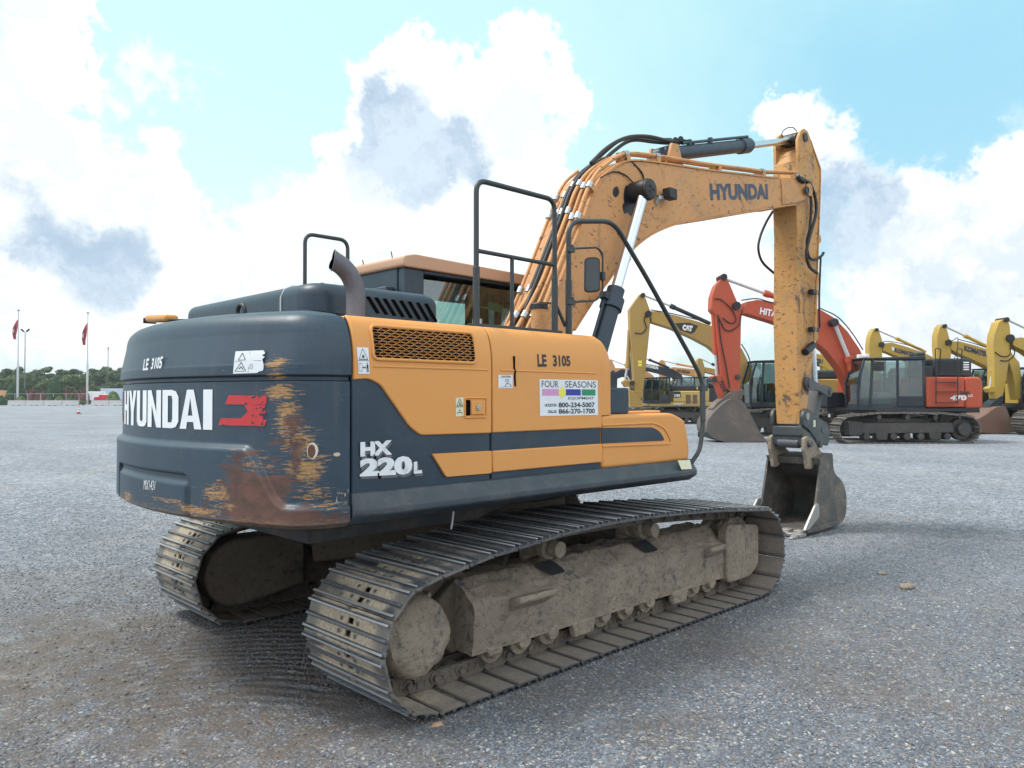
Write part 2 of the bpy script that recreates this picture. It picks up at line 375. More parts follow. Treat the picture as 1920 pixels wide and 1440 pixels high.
def glass(name, tint=(.55, .75, .72), al=.35):
    m, N, b = mat_new(name); N.n.remove(b); o = [n for n in N.n if n.type == 'OUTPUT_MATERIAL'][0]
    t = N.new('ShaderNodeBsdfTransparent'); t.inputs[0].default_value = (*tint, 1); g = N.new('ShaderNodeBsdfGlossy'); g.inputs['Roughness'].default_value = .03
    g.inputs[0].default_value = (.85, .95, .95, 1)
    f = N.new('ShaderNodeFresnel'); f.inputs[0].default_value = 1.5; mx = N.new('ShaderNodeMixShader')
    N.put(mx.inputs[0], N.math('ADD', f.outputs[0], al*.3, clamp=True)); N.link(t.outputs[0], mx.inputs[1]); N.link(g.outputs[0], mx.inputs[2]); N.link(mx.outputs[0], o.inputs[0]); return m
glassm = glass('tinted_glass', (.42, .66, .64)); glassd = glass('dark_glass', (.34, .46, .46), .25)
mirm = paint('mirror_silver', (.5, .55, .6), .12, 1., dirt=0, bmp=0, var=0)

# ------------------------------------------------------------------ main excavator
EX = empty('excavator', 'large orange and charcoal crawler excavator in front with a rusty scraped counterweight and raised boom', 'excavator')

# --- crawler tracks
SPX, SPZ, SR = 1.815, .400, .372
G_, SW = 1.198, .80
def track_loop(xr, xf, zc, rr, tops, n=49):
    P = []
    for k in range(0, 41): P.append((-xr + (xr+xf)*(1-k/40), .028))
    P = [(xf*1.0 - (xf+xr)*k/60, .028) for k in range(61)]
    for k in range(1, 41):
        a = -math.pi/2 - (math.pi-.26)*k/40; P.append((-xr+rr*math.cos(a), zc+rr*math.sin(a)))
    P += tops
    for k in range(0, 41):
        a = math.pi/2-.22 - (math.pi-.22)*k/40; P.append((xf+rr*math.cos(a), zc+rr*math.sin(a)))
    P = P[:-1]
    Q = np.array(P+[P[0]]); d = np.r_[0, np.cumsum(np.hypot(*np.diff(Q, axis=0).T))]
    out = []
    for k in range(n):
        a, b = d[-1]*(k-.5)/n % d[-1], d[-1]*(k+.5)/n % d[-1]
        pa = np.array([np.interp(a, d, Q[:, 0]), np.interp(a, d, Q[:, 1])]); pb = np.array([np.interp(b, d, Q[:, 0]), np.interp(b, d, Q[:, 1])])
        out.append((pa, pb))
    return out, d[-1]/n
tops = [(-1.72, .783), (-1.46, .828), (-1.10, .858), (-.8, .885), (-.33, .899), (.10, .892), (.66, .867), (1.2, .830), (1.5, .800)]
loop, pitch = track_loop(SPX, 1.822, SPZ, SR, tops)
# one shoe: local x along travel, y across, z outward
def shoe_mesh(p):
    mb = MB(); h = p/2
    prof = [(-h+.018, -.010), (-h+.022, -.012), (h-.010, -.012), (h-.002, -.018), (h+.006, -.018), (h+.008, 0.0), (h-.010, .010), (h-.014, .026), (h-.026, .026), (h-.030, .004),
            (.014, .001), (.008, .020), (-.008, .020), (-.014, .001), (-h+.040, .002), (-h+.036, .024), (-h+.022, .024), (-h+.022, .002), (-h+.018, .000)]
    w2 = SW/2
    # plate in three bands so that the two mud-relief holes are real openings
    hx = [(-h+.046, -h+.046+.036), (.022, .022+.032)]
    yh = [(-.062, -.008)]
    mb.prism(prof, -w2, -.062); mb.prism(prof, -.008+.0, w2)
    # band with the openings
    cut = [(-h+.050, .0)]
    left = [q for q in prof]
    def clip(x0, x1):
        out = []
        n = len(prof)
        for i in range(n):
            a, b = prof[i], prof[(i+1) % n]
            for lim, sg in ((x0, 1), (x1, -1)): pass
        return out
    for x0, x1 in ((-h+.019, -h+.050), (-.016, .020), (.052, h+.005)):
        ps = [(x0, -.012), (x1, -.012), (x1, .001), (x0, .001)]; mb.prism(ps, -.062, -.008)
    for cx, hh, w_ in ((h-.020, .026, .006), (0, .020, .008), (-h+.029, .024, .007)):
        mb.prism([(cx-w_-.005, .001), (cx+w_+.005, .001), (cx+w_, hh), (cx-w_, hh)], -.062, -.008)
    for y in (-.115, .045):
        for x in (-h+.066, .036):
            mb.lathe([(.013, 0), (.013, .010), (.010, .013)], (x, y, 0), (0, 0, 1), 6)
    return mb
def link_mesh(p):
    mb = MB(); h = p/2
    for y in (-.085, .060):
        pr = [(-h-.02, -.045), (-h+.02, -.014), (h-.03, -.014), (h+.012, -.04), (h+.028, -.075), (h-.005, -.108), (-h-.01, -.108), (-h-.035, -.08)]
        mb.prism(pr, y-.012, y+.012)
    mb.cyl((h+.0, -.13, -.072), (h+.0, .105, -.072), .021, n=10)
    mb.cyl((h+.0, -.105, -.072), (h+.0, .085, -.072), .036, n=12)
    for x in (-.035, .02): mb.box(x-.014, -.101, -.075, x+.014, -.093, -.04)
    mb.box(-h, -.10, -.112, h-.01, -.07, -.107); mb.box(-h, .048, -.112, h-.01, .075, -.107)
    return mb
sh_o = shoe_mesh(pitch).build('track_shoe', shoem, None, bevel=.0025, seg=1, smooth=30)
lk_me = link_mesh(pitch)
for side, yc in (('r', -G_), ('l', G_)):
    ch = MB()
    trk = bpy.data.objects.new('crawler_track', None); col.objects.link(trk); trk.parent = EX
    for k, (a, b) in enumerate(loop):
        c = (a+b)/2; t = b-a; L = np.hypot(*t); t = t/L; nrm = np.array([t[1], -t[0]])     # outward for this winding
        if (c-np.array([0, .42])) @ nrm < 0: nrm = -nrm
        X = Vector((t[0], 0, t[1])); Zv = Vector((nrm[0], 0, nrm[1])); Yv = Zv.cross(X)
        m4 = Matrix((X, Yv, Zv)).transposed().to_4x4(); m4.translation = Vector((c[0], yc, c[1]))
        o = sh_o if (side == 'r' and k == 0) else sh_o.copy()
        if o is not sh_o: col.objects.link(o)
        o.parent = trk; m5 = m4.copy(); jit = random.uniform(-.012, .012); m5 = m5 @ Matrix.Rotation(jit, 4, 'Y'); o.matrix_local = m5
        ch.add([m4 @ Vector(q) for q in lk_me.v], lk_me.f)
    ch.build('track_chain', muddark if side == 'l' else chainm, trk, bevel=0, smooth=30)

# --- track frames
ofx0, ofx1 = -1.40, 1.50
def trackframe(sg, mm, mc):
    # sg=-1 right (near), +1 left; y measured outward from the track centre
    yo = lambda d: sg*(G_+d)
    f = MB()
    OUT = .20; IN = -.20
    sec = [(IN, .20), (OUT, .20), (OUT, .50), (.02, .625), (IN, .625)]
    def secat(x, dz=0, sc=1): return [(x, yo(d), .4+(z-.4)*sc+dz) for d, z in sec]
    nx = 60; rows = []
    dense = []
    for i in range(len(sec)):
        a, b = sec[i], sec[(i+1) % len(sec)]; m_ = 14 if abs(b[1]-a[1])+abs(b[0]-a[0]) > .2 else 8
        for k in range(m_): dense.append((a[0]+(b[0]-a[0])*k/m_, a[1]+(b[1]-a[1])*k/m_))
    nx = 110
    for i in range(nx+1):
        x = ofx0+(ofx1-ofx0)*i/nx; row = []
        for (d, z) in dense+[dense[0]]:
            q = Vector((x*1.0, d, z)); nn = noise.noise(q*9)*.014+noise.noise(q*26)*.010+noise.noise(q*55)*.006
            e = (d+.0)/max(.2, 1e-3)
            row.append((x, yo(d+nn*(1 if d > 0 else -1)), z+nn*(1 if z > .45 else .6)))
        rows.append(row)
    f.grid(rows); n0 = len(f.v)
    for i in (0, nx):
        f.add(rows[i][:-1], [tuple(range(len(rows[i])-1))])
    fr = f.build('track_frame', mm, EX, smooth=50)
    # openings under the carrier rollers drawn as flat sheets, their shade put in as black
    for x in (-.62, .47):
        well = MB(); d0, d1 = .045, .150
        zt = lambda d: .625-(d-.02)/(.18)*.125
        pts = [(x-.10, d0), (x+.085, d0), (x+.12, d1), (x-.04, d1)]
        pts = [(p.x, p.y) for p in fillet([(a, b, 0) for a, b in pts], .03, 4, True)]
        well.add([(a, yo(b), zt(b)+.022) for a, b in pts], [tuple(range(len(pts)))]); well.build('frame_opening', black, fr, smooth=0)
    # steps
    for x, l, d in ((-.93, .34, .30), (1.28, .24, .27)):
        st = MB(); st.prism([(OUT-.01, .49), (OUT+d-.2, .515), (OUT+d-.2, .475), (OUT-.01, .40)], 0, 1, 0)
        st.v = [(x-l/2+q[0]*l, yo(q[1]), q[2]) for q in st.v]; st.build('step', mc, fr, bevel=.012, seg=2)
    # guards between the rollers
    for x, w_, h_ in ((-.38, .13, .11), (.80, .12, .11), (-1.22, .07, .06)):
        g = MB(); g.prism([(x-w_*1.0, .22), (x+w_*1.0, .22), (x+w_*.75, .22-h_), (x-w_*.75, .22-h_)], yo(OUT-.045), yo(OUT+.01)); g.build('track_guide', mc, fr, bevel=.014)
    for x in (-1.2, -.95, -.68, -.12, .15, .42, 1.05, 1.3):
        b = MB(); b.lathe([(.035, -.16), (.095, -.15), (.095, -.09), (.07, -.08), (.07, .08), (.095, .09), (.095, .15), (.06, .16), (.052, .195), (.03, .2)], (x, yo(0), .195), (0, sg, 0), 20)
        b.build('track_roller', mc, EX, bevel=0, smooth=40)
    for x in (-.60, .49):
        b = MB(); b.lathe([(.04, -.12), (.075, -.11), (.075, -.05), (.055, -.045), (.055, .03), (.078, .035), (.078, .085), (.045, .09), (.045, .105), (.055, .11), (.055, .185), (.048, .19)], (x, yo(0), .725), (0, sg, 0), 24)
        b.build('carrier_roller', mc, EX, smooth=40); s_ = MB(); s_.box(x-.05, yo(-.14)-.02, .6, x+.05, yo(-.14)+.02, .72); s_.build('roller_bracket', mm, EX)
    # front idler and its cover plate
    b = MB(); b.lathe([(.06, -.14), (.28, -.12), (.28, -.05), (.255, -.045), (.255, .045), (.28, .05), (.28, .12), (.10, .13), (.10, .15)], (1.80, yo(0), SPZ), (0, 1, 0), 48); b.build('idler', mc, EX, smooth=40)
    cv = MB(); pts = f2([(1.46, .58), (1.50, .66), (2.02, .60), (2.02, .24), (1.86, .155), (1.48, .155)], .06)
    cv.prism(pts, yo(.14), yo(.235)); cv.build('idler_cover', mc, EX, bevel=.014)
    # sprocket and travel motor hub
    sp = MB(); nt = 21; pr = []
    for k in range(nt):
        for da, rr_ in ((-.10, .235), (-.045, .30), (.045, .30), (.10, .235)):
            a = 2*math.pi*k/nt+da; pr.append((-SPX+rr_*math.cos(a), SPZ+rr_*math.sin(a)))
    sp.prism(pr, yo(-.02)-.025, yo(-.02)+.025); sp.build('sprocket', mc, EX, bevel=.004)
    hb = MB(); n = 56; rws = []
    prof = [(.245, -.05), (.245, .02), (.24, .10), (.232, .155), (.222, .200), (.20, .226), (.15, .232), (.08, .236), (.03, .238)]
    for r_, t in prof:
        row = []
        for k in range(n+1):
            a = 2*math.pi*(k % n)/n; q = Vector((r_*math.cos(a), r_*math.sin(a), t)); nn = noise.noise(q*8+Vector((3, 1, 0)))*.014+noise.noise(q*24)*.009+noise.noise(q*55)*.004
            row.append((-SPX+(r_+nn*.8)*math.cos(a), yo(t+nn), SPZ+(r_+nn*.8)*math.sin(a)))
        rws.append(row)
    hb.grid(rws); hb.add(rws[-1][:-1], [tuple(range(n))]); hb.build('final_drive_hub', mc, EX, smooth=60)
    # inner side of the travel motor
    mt = MB(); pr = []
    for k in range(25): a = math.pi/2+math.pi*k/24; pr.append((-SPX+.26*math.cos(a), SPZ+.26*math.sin(a)))
    pr = [(-1.25, .66)]+pr+[(-1.25, .22)]
    mt.prism(pr, yo(-.05), yo(-.34)); mt.build('travel_motor_guard', muddark, EX, bevel=.03, seg=3)
    # nose of the frame beside the drive hub
    nb = MB(); nb.prism([(-1.56, .50), (-1.40, .62), (-1.30, .62), (-1.30, .2), (-1.42, .17), (-1.50, .25)], yo(.03), yo(-.20)); nb.build('frame_bracket', muddark, EX, bevel=.02)
trackframe(-1, mudm, mudc); trackframe(1, muddark, muddark)

# --- car body between the tracks
cb = MB(); cb.lathe([(.62, .62), (.66, .66), (.66, .93)], (0, 0, 0), (0, 0, 1), 48)
cb.box(-.62, -.62, .42, .62, .62, .70)
for sx in (-1, 1):
    for sy in (-1, 1):
        a = Vector((sx*.35, sy*.35, .60)); b = Vector((sx*1.05, sy*1.02, .50)); cb.bar(a, b, .42, .24)
cb.build('carbody', muddark, EX, bevel=.03)
sr = MB(); sr.lathe([(.52, .93), (.60, .935), (.60, .985), (.52, .99)], (0, 0, 0), (0, 0, 1), 64); sr.build('slew_ring', frameM, EX)

# --- revolving frame
rf = MB()
rf.box(-2.25, -.42, .985, 1.05, -.36, 1.30); rf.box(-2.25, .36, .985, 1.05, .42, 1.30)
rf.box(-2.3, -1.25, 1.08, .95, 1.25, 1.14); rf.box(-2.25, -.42, .97, .8, .42, 1.0)
rf.prism([(-2.2, .90), (-.9, .90), (-.55, .985), (-2.2, .985)], -.85, .85)
rf.build('revolving_frame', frameM, EX, bevel=.01)
hs = MB(); hs.tube(smooth_path([PY(851, 940, -1.0), PY(850, 962, -1.0), PY(846, 992, -1.0)], 4), .008, 8); hs.build('drain_hose', steel, EX)
# ------------------------------------------------------------------ upper body
YS = -1.357
def inset(z):
    z = np.asarray(z, float); t = np.clip((z-1.93)/.275, 0, 1)
    return .10*(1-np.sqrt(np.clip(1-t**2.3, 0, 1)))
def sidey(z): return YS+float(inset(z))
def side(x, z, off=0.0):
    return (x, sidey(z)-off, z)
def panel(poly, t, mat, name, parent, base=-.012, bevel=.007, seg=2, cuts=True):
    """raised panel that follows the curve of the machine side; poly in (x,z)"""
    bm = bmesh.new(); vs = [bm.verts.new((a, 0, b)) for a, b in poly]; bm.faces.new(vs)
    zs = [b for a, b in poly]
    if cuts:
        for z in np.arange(1.95, 2.2, .014):
            if min(zs)+.004 < z < max(zs)-.004: bmesh.ops.bisect_plane(bm, geom=bm.verts[:]+bm.edges[:]+bm.faces[:], plane_co=(0, 0, z), plane_no=(0, 0, 1))
    r = bmesh.ops.extrude_face_region(bm, geom=bm.faces[:])
    top = set(g for g in r['geom'] if isinstance(g, bmesh.types.BMVert))
    for v in bm.verts:
        v.co.y = sidey(v.co.z)-(t if v in top else base)
    bmesh.ops.recalc_face_normals(bm, faces=bm.faces)
    me = bpy.data.meshes.new(name); bm.to_mesh(me); bm.free(); me.materials.append(mat)
    me.polygons.foreach_set('use_smooth', [True]*len(me.polygons)); me.set_sharp_from_angle(angle=R(32))
    o = bpy.data.objects.new(name, me); col.objects.link(o); o.parent = parent
    if bevel: b = o.modifiers.new('bevel', 'BEVEL'); b.width = bevel; b.segments = seg; b.limit_method = 'ANGLE'; b.angle_limit = R(50)
    return o
def sq(u, v): p = PY(u, v, YS); return (p.x, p.z)
def SQ(pts, r=0, n=5):
    q = [sq(*a) for a in pts]; return f2(q, r, n) if r else q
TOPZ = 2.200
x1, x2, x3, x4 = -2.232, -1.219, -.135, 1.015
ZB = lambda x: 1.252+.0*(x)             # bottom edge of the doors
def cols_(xa, xb): return xa+.005, xb-.005
# dark base slabs of the two doors and the front box
for nm, xa, xb in (('rear_side_door', x1, x2), ('middle_side_door', x2, x3)):
    a, b = cols_(xa, xb)
    d = panel([(a, 1.235), (b, 1.235), (b, TOPZ), (a, TOPZ)], 0.0, dark, 'side_door', EX, base=-.05)
    if nm == 'rear_side_door': doorA = d
    else: doorB = d
doorA['label'] = 'rear side door with a honeycomb vent over a charcoal wedge'; doorB['label'] = 'middle side door carrying the white company sign'
a, b = cols_(x1, x2)
pts = [sq(662, 712), sq(690, 710), sq(712, 722), sq(766, 800), sq(786, 816), sq(919, 812)]
up = [(a+.002, pts[0][1])]+[(p.x, p.y) for p in fillet([(q[0], q[1], 0) for q in pts], .03, 4)][1:-1]+[(b, pts[-1][1])]
panel(up+[(b, TOPZ+.002), (a, TOPZ+.002)], .014, orange, 'upper_panel', doorA)
lo = [sq(808, 851), sq(919, 845), sq(919, 887), sq(834, 894)]
lo = [(b if abs(q[0]-lo[1][0]) < .02 else q[0], q[1]) for q in lo]
panel(f2(lo, .012, 3), .016, orange, 'lower_panel', doorA)
a, b = cols_(x2, x3)
zt = [sq(926, 811)[1], sq(1124, 804)[1]]; zl = [sq(926, 845)[1], sq(1124, 832)[1]]; zb = [sq(926, 885)[1], sq(1124, 866)[1]]
panel([(a, zt[0]), (b, zt[0]), (b, TOPZ+.002), (a, TOPZ+.002)], .014, orange, 'upper_panel', doorB)
panel([(a, zb[0]), (b, zb[0]), (b, zl[0]), (a, zl[0])], .016, orange, 'lower_panel', doorB)
# front box low cover
fb = MB()
tz = PY(1200, 776, YS).z
prof = [(x3+.005, 1.235), (x4, 1.235), (x4+.005, 1.36), (x4-.06, 1.57), (x4-.15, tz-.03), (x4-.24, tz), (x3+.005, tz)]
fb.prism([(p.x, p.y) for p in fillet([(q[0], q[1], 0) for q in prof], .05, 6, True)], YS, -.62)
fcov = fb.build('front_box_cover', orange, EX, bevel=.028, seg=4)
st = [sq(1130, 805), sq(1222, 801), sq(1236, 808), sq(1247, 826), sq(1130, 832)]
panel([(x3+.006, zt[0])]+[(p.x, p.y) for p in fillet([(q[0], q[1], 0) for q in st], .04, 5)][1:-1]+[(x3+.006, zl[0])], .003, dark, 'stripe', fcov, base=-.002, bevel=0)
fr_ = [sq(1131, 797), sq(1226, 793), sq(1246, 803), sq(1260, 832), sq(1131, 840)]
rim = MB(); rp = [(p.x, YS-.001, p.y) for p in fillet([(q[0], q[1], 0) for q in [(x3+.01, zt[0]+.018)]+fr_[1:4]+[(x3+.01, zl[0]-.02)]], .05, 6)]
rim.tube(rp, .008, 8); rim.build('stripe_rim', orange, fcov)
lid = MB(); lid.box(x3+.05, -1.24, tz, x4-.24, -.70, tz+.02); lid.build('step_plate', orange, fcov, bevel=.01)
lid = MB(); lid.box(x3+.30, -1.18, tz+.02, x4-.38, -.76, tz+.032); lid.build('anti_slip_pad', black, fcov, bevel=.004)
# curved front corner of the body beside the dark toolbox
zc_ = PY(1128, 779, YS).z
fc = MB(); rows = []
P0 = [(1124, 633), (1137, 650), (1146, 700), (1151, 771)]
for k in range(17):
    z = zc_+.002+(TOPZ-zc_)*k/16; xe = x3+.13*math.sqrt(max(0, 1-max(0, (z-1.93)/.275)**2.4)) if z > 1.93 else x3+.13
    row = []
    for j in range(9):
        t = j/8*math.pi/2; xx = x3+.004+max(.03, (xe-x3))*min(1, j/5); yy = sidey(z)+max(0, (j-3)/5)**2*.12
        row.append((xx, yy, z))
    row.append((xx, -.5, z)); rows.append(row)
fc.grid(rows); fc.add(rows[-1]+[(x3, -.5, TOPZ)], [tuple(range(11))]); fc.build('front_corner_panel', orange, EX, smooth=60)
tb = MB(); q = PY(1180, 777, -1.30); xt = q.x
tb.prism(f2([(x3+.13, tz), (xt, tz), (xt, PY(1180, 727, -1.30).z), (x3+.13, PY(1146, 727, -1.30).z)], .03), -1.30, -.75); tb.build('toolbox', dark, EX, bevel=.012)
# roof deck of the body
dk = MB(); dk.box(x1, sidey(TOPZ)-.002, 2.14, x3, -.34, TOPZ-.001); dk.box(x1, -.34, 1.3, x3, -.30, 2.14); dk.box(x3-.02, -1.25, 1.3, x3+.0, -.34, 2.14)
dk.build('body_deck', orange, EX, bevel=.02, seg=3)
dk2 = MB(); dk2.box(-1.15, -1.10, TOPZ, -.22, -.45, TOPZ+.022); dk2.build('anti_slip_deck', black, EX, bevel=.004)
inn = MB(); inn.box(x1+.02, YS+.05, 1.14, x4-.05, -.45, 1.26); inn.box(-2.2, .42, 1.14, -.6, 1.30, 2.15); inn.build('engine_bay', dark, EX, bevel=.02)
# pressed ribs
for (p, q) in (((700, 684), (914, 696)), ((938, 694), (1117, 700))):
    a, b = PY(*p, YS-.012), PY(*q, YS-.012); r_ = MB(); z = (a.z+b.z)/2
    r_.tube([(a.x, sidey(z)-.012, z), (b.x, sidey(z)-.012, z)], .007, 8); r_.build('pressed_rib', orange, doorA if p[0] < 800 else doorB)
# honeycomb vent
def vent():
    c = [sq(698, 615), sq(889, 626), sq(891, 678), sq(703, 673)]
    xa, xb, za, zb_ = c[0][0]+.002, c[1][0]-.004, (c[2][1]+c[3][1])/2, (c[0][1]+c[1][1])/2+.004
    back = panel(f2([(xa, za), (xb, za), (xb, zb_), (xa, zb_)], .03), .0165, slotm, 'vent_backing', doorA, base=.010, bevel=0)
    mb = MB(); nc, nr = 12, 11; cw, chh = (xb-xa)/nc, (zb_-za)/nr*1.0
    for r_ in range(nr):
        for k in range(-1, nc+1):
            cx = xa+(k+.5+(.5 if r_ % 2 else 0))*cw; cz = za+(r_+.5)*chh
            hx, hz = cw*.5, chh*.5
            ring = lambda s, dx, dz: [(cx-dx*s, cz), (cx-dx*.62*s, cz+dz*s), (cx+dx*.62*s, cz+dz*s), (cx+dx*s, cz), (cx+dx*.62*s, cz-dz*s), (cx-dx*.62*s, cz-dz*s)]
            o_, i_ = ring(1.0, hx, hz), ring(.90, hx, hz*.90)
            if cx-hx < xa-.012 or cx+hx > xb+.012: continue
            n0 = [side(x, z, .0205) for x, z in o_]; n1 = [side(x, z, .0205) for x, z in i_]; n2 = [side(x, z, .016) for x, z in i_]
            mb.add(n0+n1+n2, [(j, (j+1) % 6, (j+1) % 6+6, j+6) for j in range(6)]+[(j+6, (j+1) % 6+6, (j+1) % 6+12, j+12) for j in range(6)])
    mb.build('vent_mesh', orange, doorA, recalc=False, smooth=0)
    fp = [side(p.x, p.y, .017) for p in fillet([(xa-.006, za-.006, 0), (xb+.006, za-.006, 0), (xb+.006, zb_+.006, 0), (xa-.006, zb_+.006, 0)], .035, 6, True)]
    f_ = MB(); f_.tube(fp, .010, 8, closed=True); f_.build('vent_frame', orange, doorA)
vent()
# latch
la = MB(); c = [sq(868, 746), sq(909, 744), sq(909, 780), sq(868, 783)]
xa, xb, za, zb_ = c[0][0], c[1][0], c[3][1], c[0][1]
la.tube([side(x, z, .016) for x, z in f2([(xa, za), (xb, za), (xb, zb_), (xa, zb_)], .012)], .006, 8, closed=True); lat = la.build('latch_frame', orange, doorA)
l2 = MB(); l2.box(xa+.012, YS-.0155, za+.012, xa+.045, YS-.0145, zb_-.012); l2.build('latch_recess', slotm, doorA)
l3 = MB(); l3.box(xa+.047, YS-.026, za+.018, xb-.02, YS-.014, zb_-.018); l3.build('latch_paddle', orange, doorA, bevel=.004)
l4 = MB(); l4.cyl(((xa+xb)/2+.012, YS-.026, (za+zb_)/2), ((xa+xb)/2+.012, YS-.034, (za+zb_)/2), .017, n=20); l4.cyl(((xa+xb)/2+.012, YS-.034, (za+zb_)/2), ((xa+xb)/2+.012, YS-.036, (za+zb_)/2), .006, n=12); l4.build('lock', steel, doorA, bevel=.002)
# key slot on door B
ks = MB(); ks.tube([(p.x, YS-.0145, p.z) for p in (PY(961, 668, YS), PY(961, 690, YS), PY(963, 697, YS), PY(962, 704, YS), PY(963, 724, YS))], .008, 6); ks.build('handle_slot', slotm, doorB)

# --- stickers and lettering on the side
def plate(u0, v0, u1, v1, mat, parent, off=.0165, name='sticker', quad=None):
    c = quad or [(u0, v1), (u1, v1), (u1, v0), (u0, v0)]
    c = [sq(*q) for q in c]; fn = quadmap([(x, YS, z) for x, z in c])
    def F(a, b, o=0.0):
        p = fn(a, b); return (p.x, sidey(p.z)-off-o, p.z)
    mb = MB(); n = 5
    mb.grid([[F(i/n, j/n) for i in range(n+1)] for j in range(n+1)]); o = mb.build(name, mat, parent, recalc=False, smooth=0)
    return o, F
def ink(parent, F, items, mat, o=.0012, name='print'):
    mb = MB(); G = lambda a, b: F(a, b, o)
    for it in items:
        k = it[0]
        if k == 't': text_into(mb, it[1], G, bold=it[3] if len(it) > 3 else .02, box=it[2], gap=it[4] if len(it) > 4 else 1.0)
        elif k == 'p': poly_into(mb, it[1], G)
        elif k == 'l': line_into(mb, it[1], it[2], G, closed=it[3] if len(it) > 3 else True, asp=it[4] if len(it) > 4 else 1.)
    return mb.build(name, mat, parent, recalc=False, smooth=0)
TRI = [(.12, .55), (.88, .55), (.5, .95)]
s, F = plate(0, 0, 0, 0, whitep, doorA, quad=[(669, 701), (690, 701), (688, 652), (666, 651)])
ink(s, F, [('l', TRI, .028), ('l', [(.04, .5), (.96, .5)], .018, False), ('p', [(.38, .62), (.46, .74), (.5, .66), (.56, .74), (.62, .62), (.5, .6)]), ('l', [(.08, .1), (.34, .1), (.34, .38), (.08, .38)], .018),
             ('l', [(.4, .24), (.66, .24)], .03, False), ('p', [(.38, .24), (.47, .29), (.47, .19)]), ('p', [(.68, .24), (.59, .29), (.59, .19)]), ('p', [(.74, .06), (.8, .06), (.8, .2), (.84, .2), (.84, .06), (.9, .06), (.9, .34), (.74, .34)]), ('p', [(.78, .36), (.86, .36), (.86, .42), (.78, .42)])], inkb)
s, F = plate(0, 0, 0, 0, creamp, doorA, quad=[(851, 781), (866, 780), (866, 745), (851, 746)])
ink(s, F, [('l', [(.12, .56), (.88, .56), (.5, .94)], .04), ('l', [(.03, .5), (.97, .5)], .02, False), ('p', [(.42, .6), (.5, .82), (.62, .62)]), ('l', [(.2, .12), (.3, .22), (.7, .22), (.8, .12)], .04, False), ('p', [(.42, .3), (.5, .42), (.58, .3)])], inkb)
s, F = plate(0, 0, 0, 0, whitep, doorB, quad=[(931, 728), (958, 728), (958, 703), (931, 703)])
ink(s, F, [('t', 'CAUTION', (.2, .82, .85, .95), .03), ('l', [(.05, .78), (.95, .78)], .015, False), ('l', [(.1, .1), (.9, .1)], .02, False), ('l', [(.45, .12), (.6, .4), (.8, .3), (.9, .14)], .04, False), ('l', [(.5, .5), (.7, .5), (.7, .65), (.5, .65)], .03)], inkb)
# company sign
s, F = plate(0, 0, 0, 0, whitep, doorB, quad=[(1009, 780), (1118, 778), (1117, 713), (1008, 711)], name='company_sign')
ink(s, F, [('t', 'FOUR', (.035, .78, .31, .96), .0, 1.0), ('t', 'SEASONS', (.42, .78, .965, .96), .0, 1.0), ('t', 'EQUIPMENT', (.47, .435, .93, .52), .01), ('t', 'HOUSTON', (.08, .25, .27, .335), .02, .9), ('t', 'DALLAS', (.13, .075, .27, .16), .02, .9),
           ('t', '800-234-5007', (.305, .225, .94, .365), .03), ('t', '866-270-1700', (.305, .05, .94, .19), .03)], inkb)
ink(s, F, [('p', [(.04, .555), (.31, .555), (.31, .735), (.04, .735)])], pinkp); ink(s, F, [('p', [(.43, .56), (.69, .56), (.69, .735), (.43, .735)])], bluep)
ink(s, F, [('p', [(.71, .56), (.955, .56), (.955, .735), (.71, .735)])], grnp); ink(s, F, [('p', [(.30, .64), (.37, .465), (.435, .64), (.37, .82)])], yelp, o=.0018)
# stencil number
def stencil_gap(F, items, parent): ink(parent, F, items, inkb)
s, F = None, None
c = [sq(1005, 688), sq(1067, 687), sq(1067, 667), sq(1005, 664)]; fn = quadmap([(x, YS, z) for x, z in c])
ink(doorB, lambda a, b, o=0: (fn(a, b).x, sidey(fn(a, b).z)-.0155, fn(a, b).z), [('t', 'LE', (0, 0, .27, 1), .04), ('t', '3105', (.46, 0, 1, 1), .04)], inkb, name='stencil_number')
# model badge
def badge_at(txt, quad, off, mat, bold, name='model_badge', grow=0):
    c = [sq(*q) for q in quad]; fn = quadmap([(x, YS, z) for x, z in c])
    mb = MB(); text_into(mb, txt, lambda a, b: (fn(a, b).x, YS-off, fn(a, b).z), bold=bold)
    o = mb.build(name, mat, doorA, recalc=False, smooth=0); sd_ = o.modifiers.new('thick', 'SOLIDIFY'); sd_.thickness = .004; sd_.offset = 0; return o
for dx, dy, mt_, b_, of in ((3, 5, exhm, .085, .003), (0, 0, badge, .06, .009)):
    nm_ = 'badge_shadow' if dx else 'model_badge'
    badge_at('HX', [(674+dx, 856+dy), (733+dx, 852+dy), (733+dx, 825+dy), (674+dx, 829+dy)], of, mt_, b_, nm_)
    badge_at('220', [(673+dx, 894+dy), (771+dx, 889+dy), (771+dx, 854+dy), (673+dx, 860+dy)], of, mt_, b_, nm_)
    badge_at('L', [(774+dx, 888+dy), (789+dx, 887+dy), (789+dx, 864+dy), (774+dx, 866+dy)], of, mt_, b_, nm_)

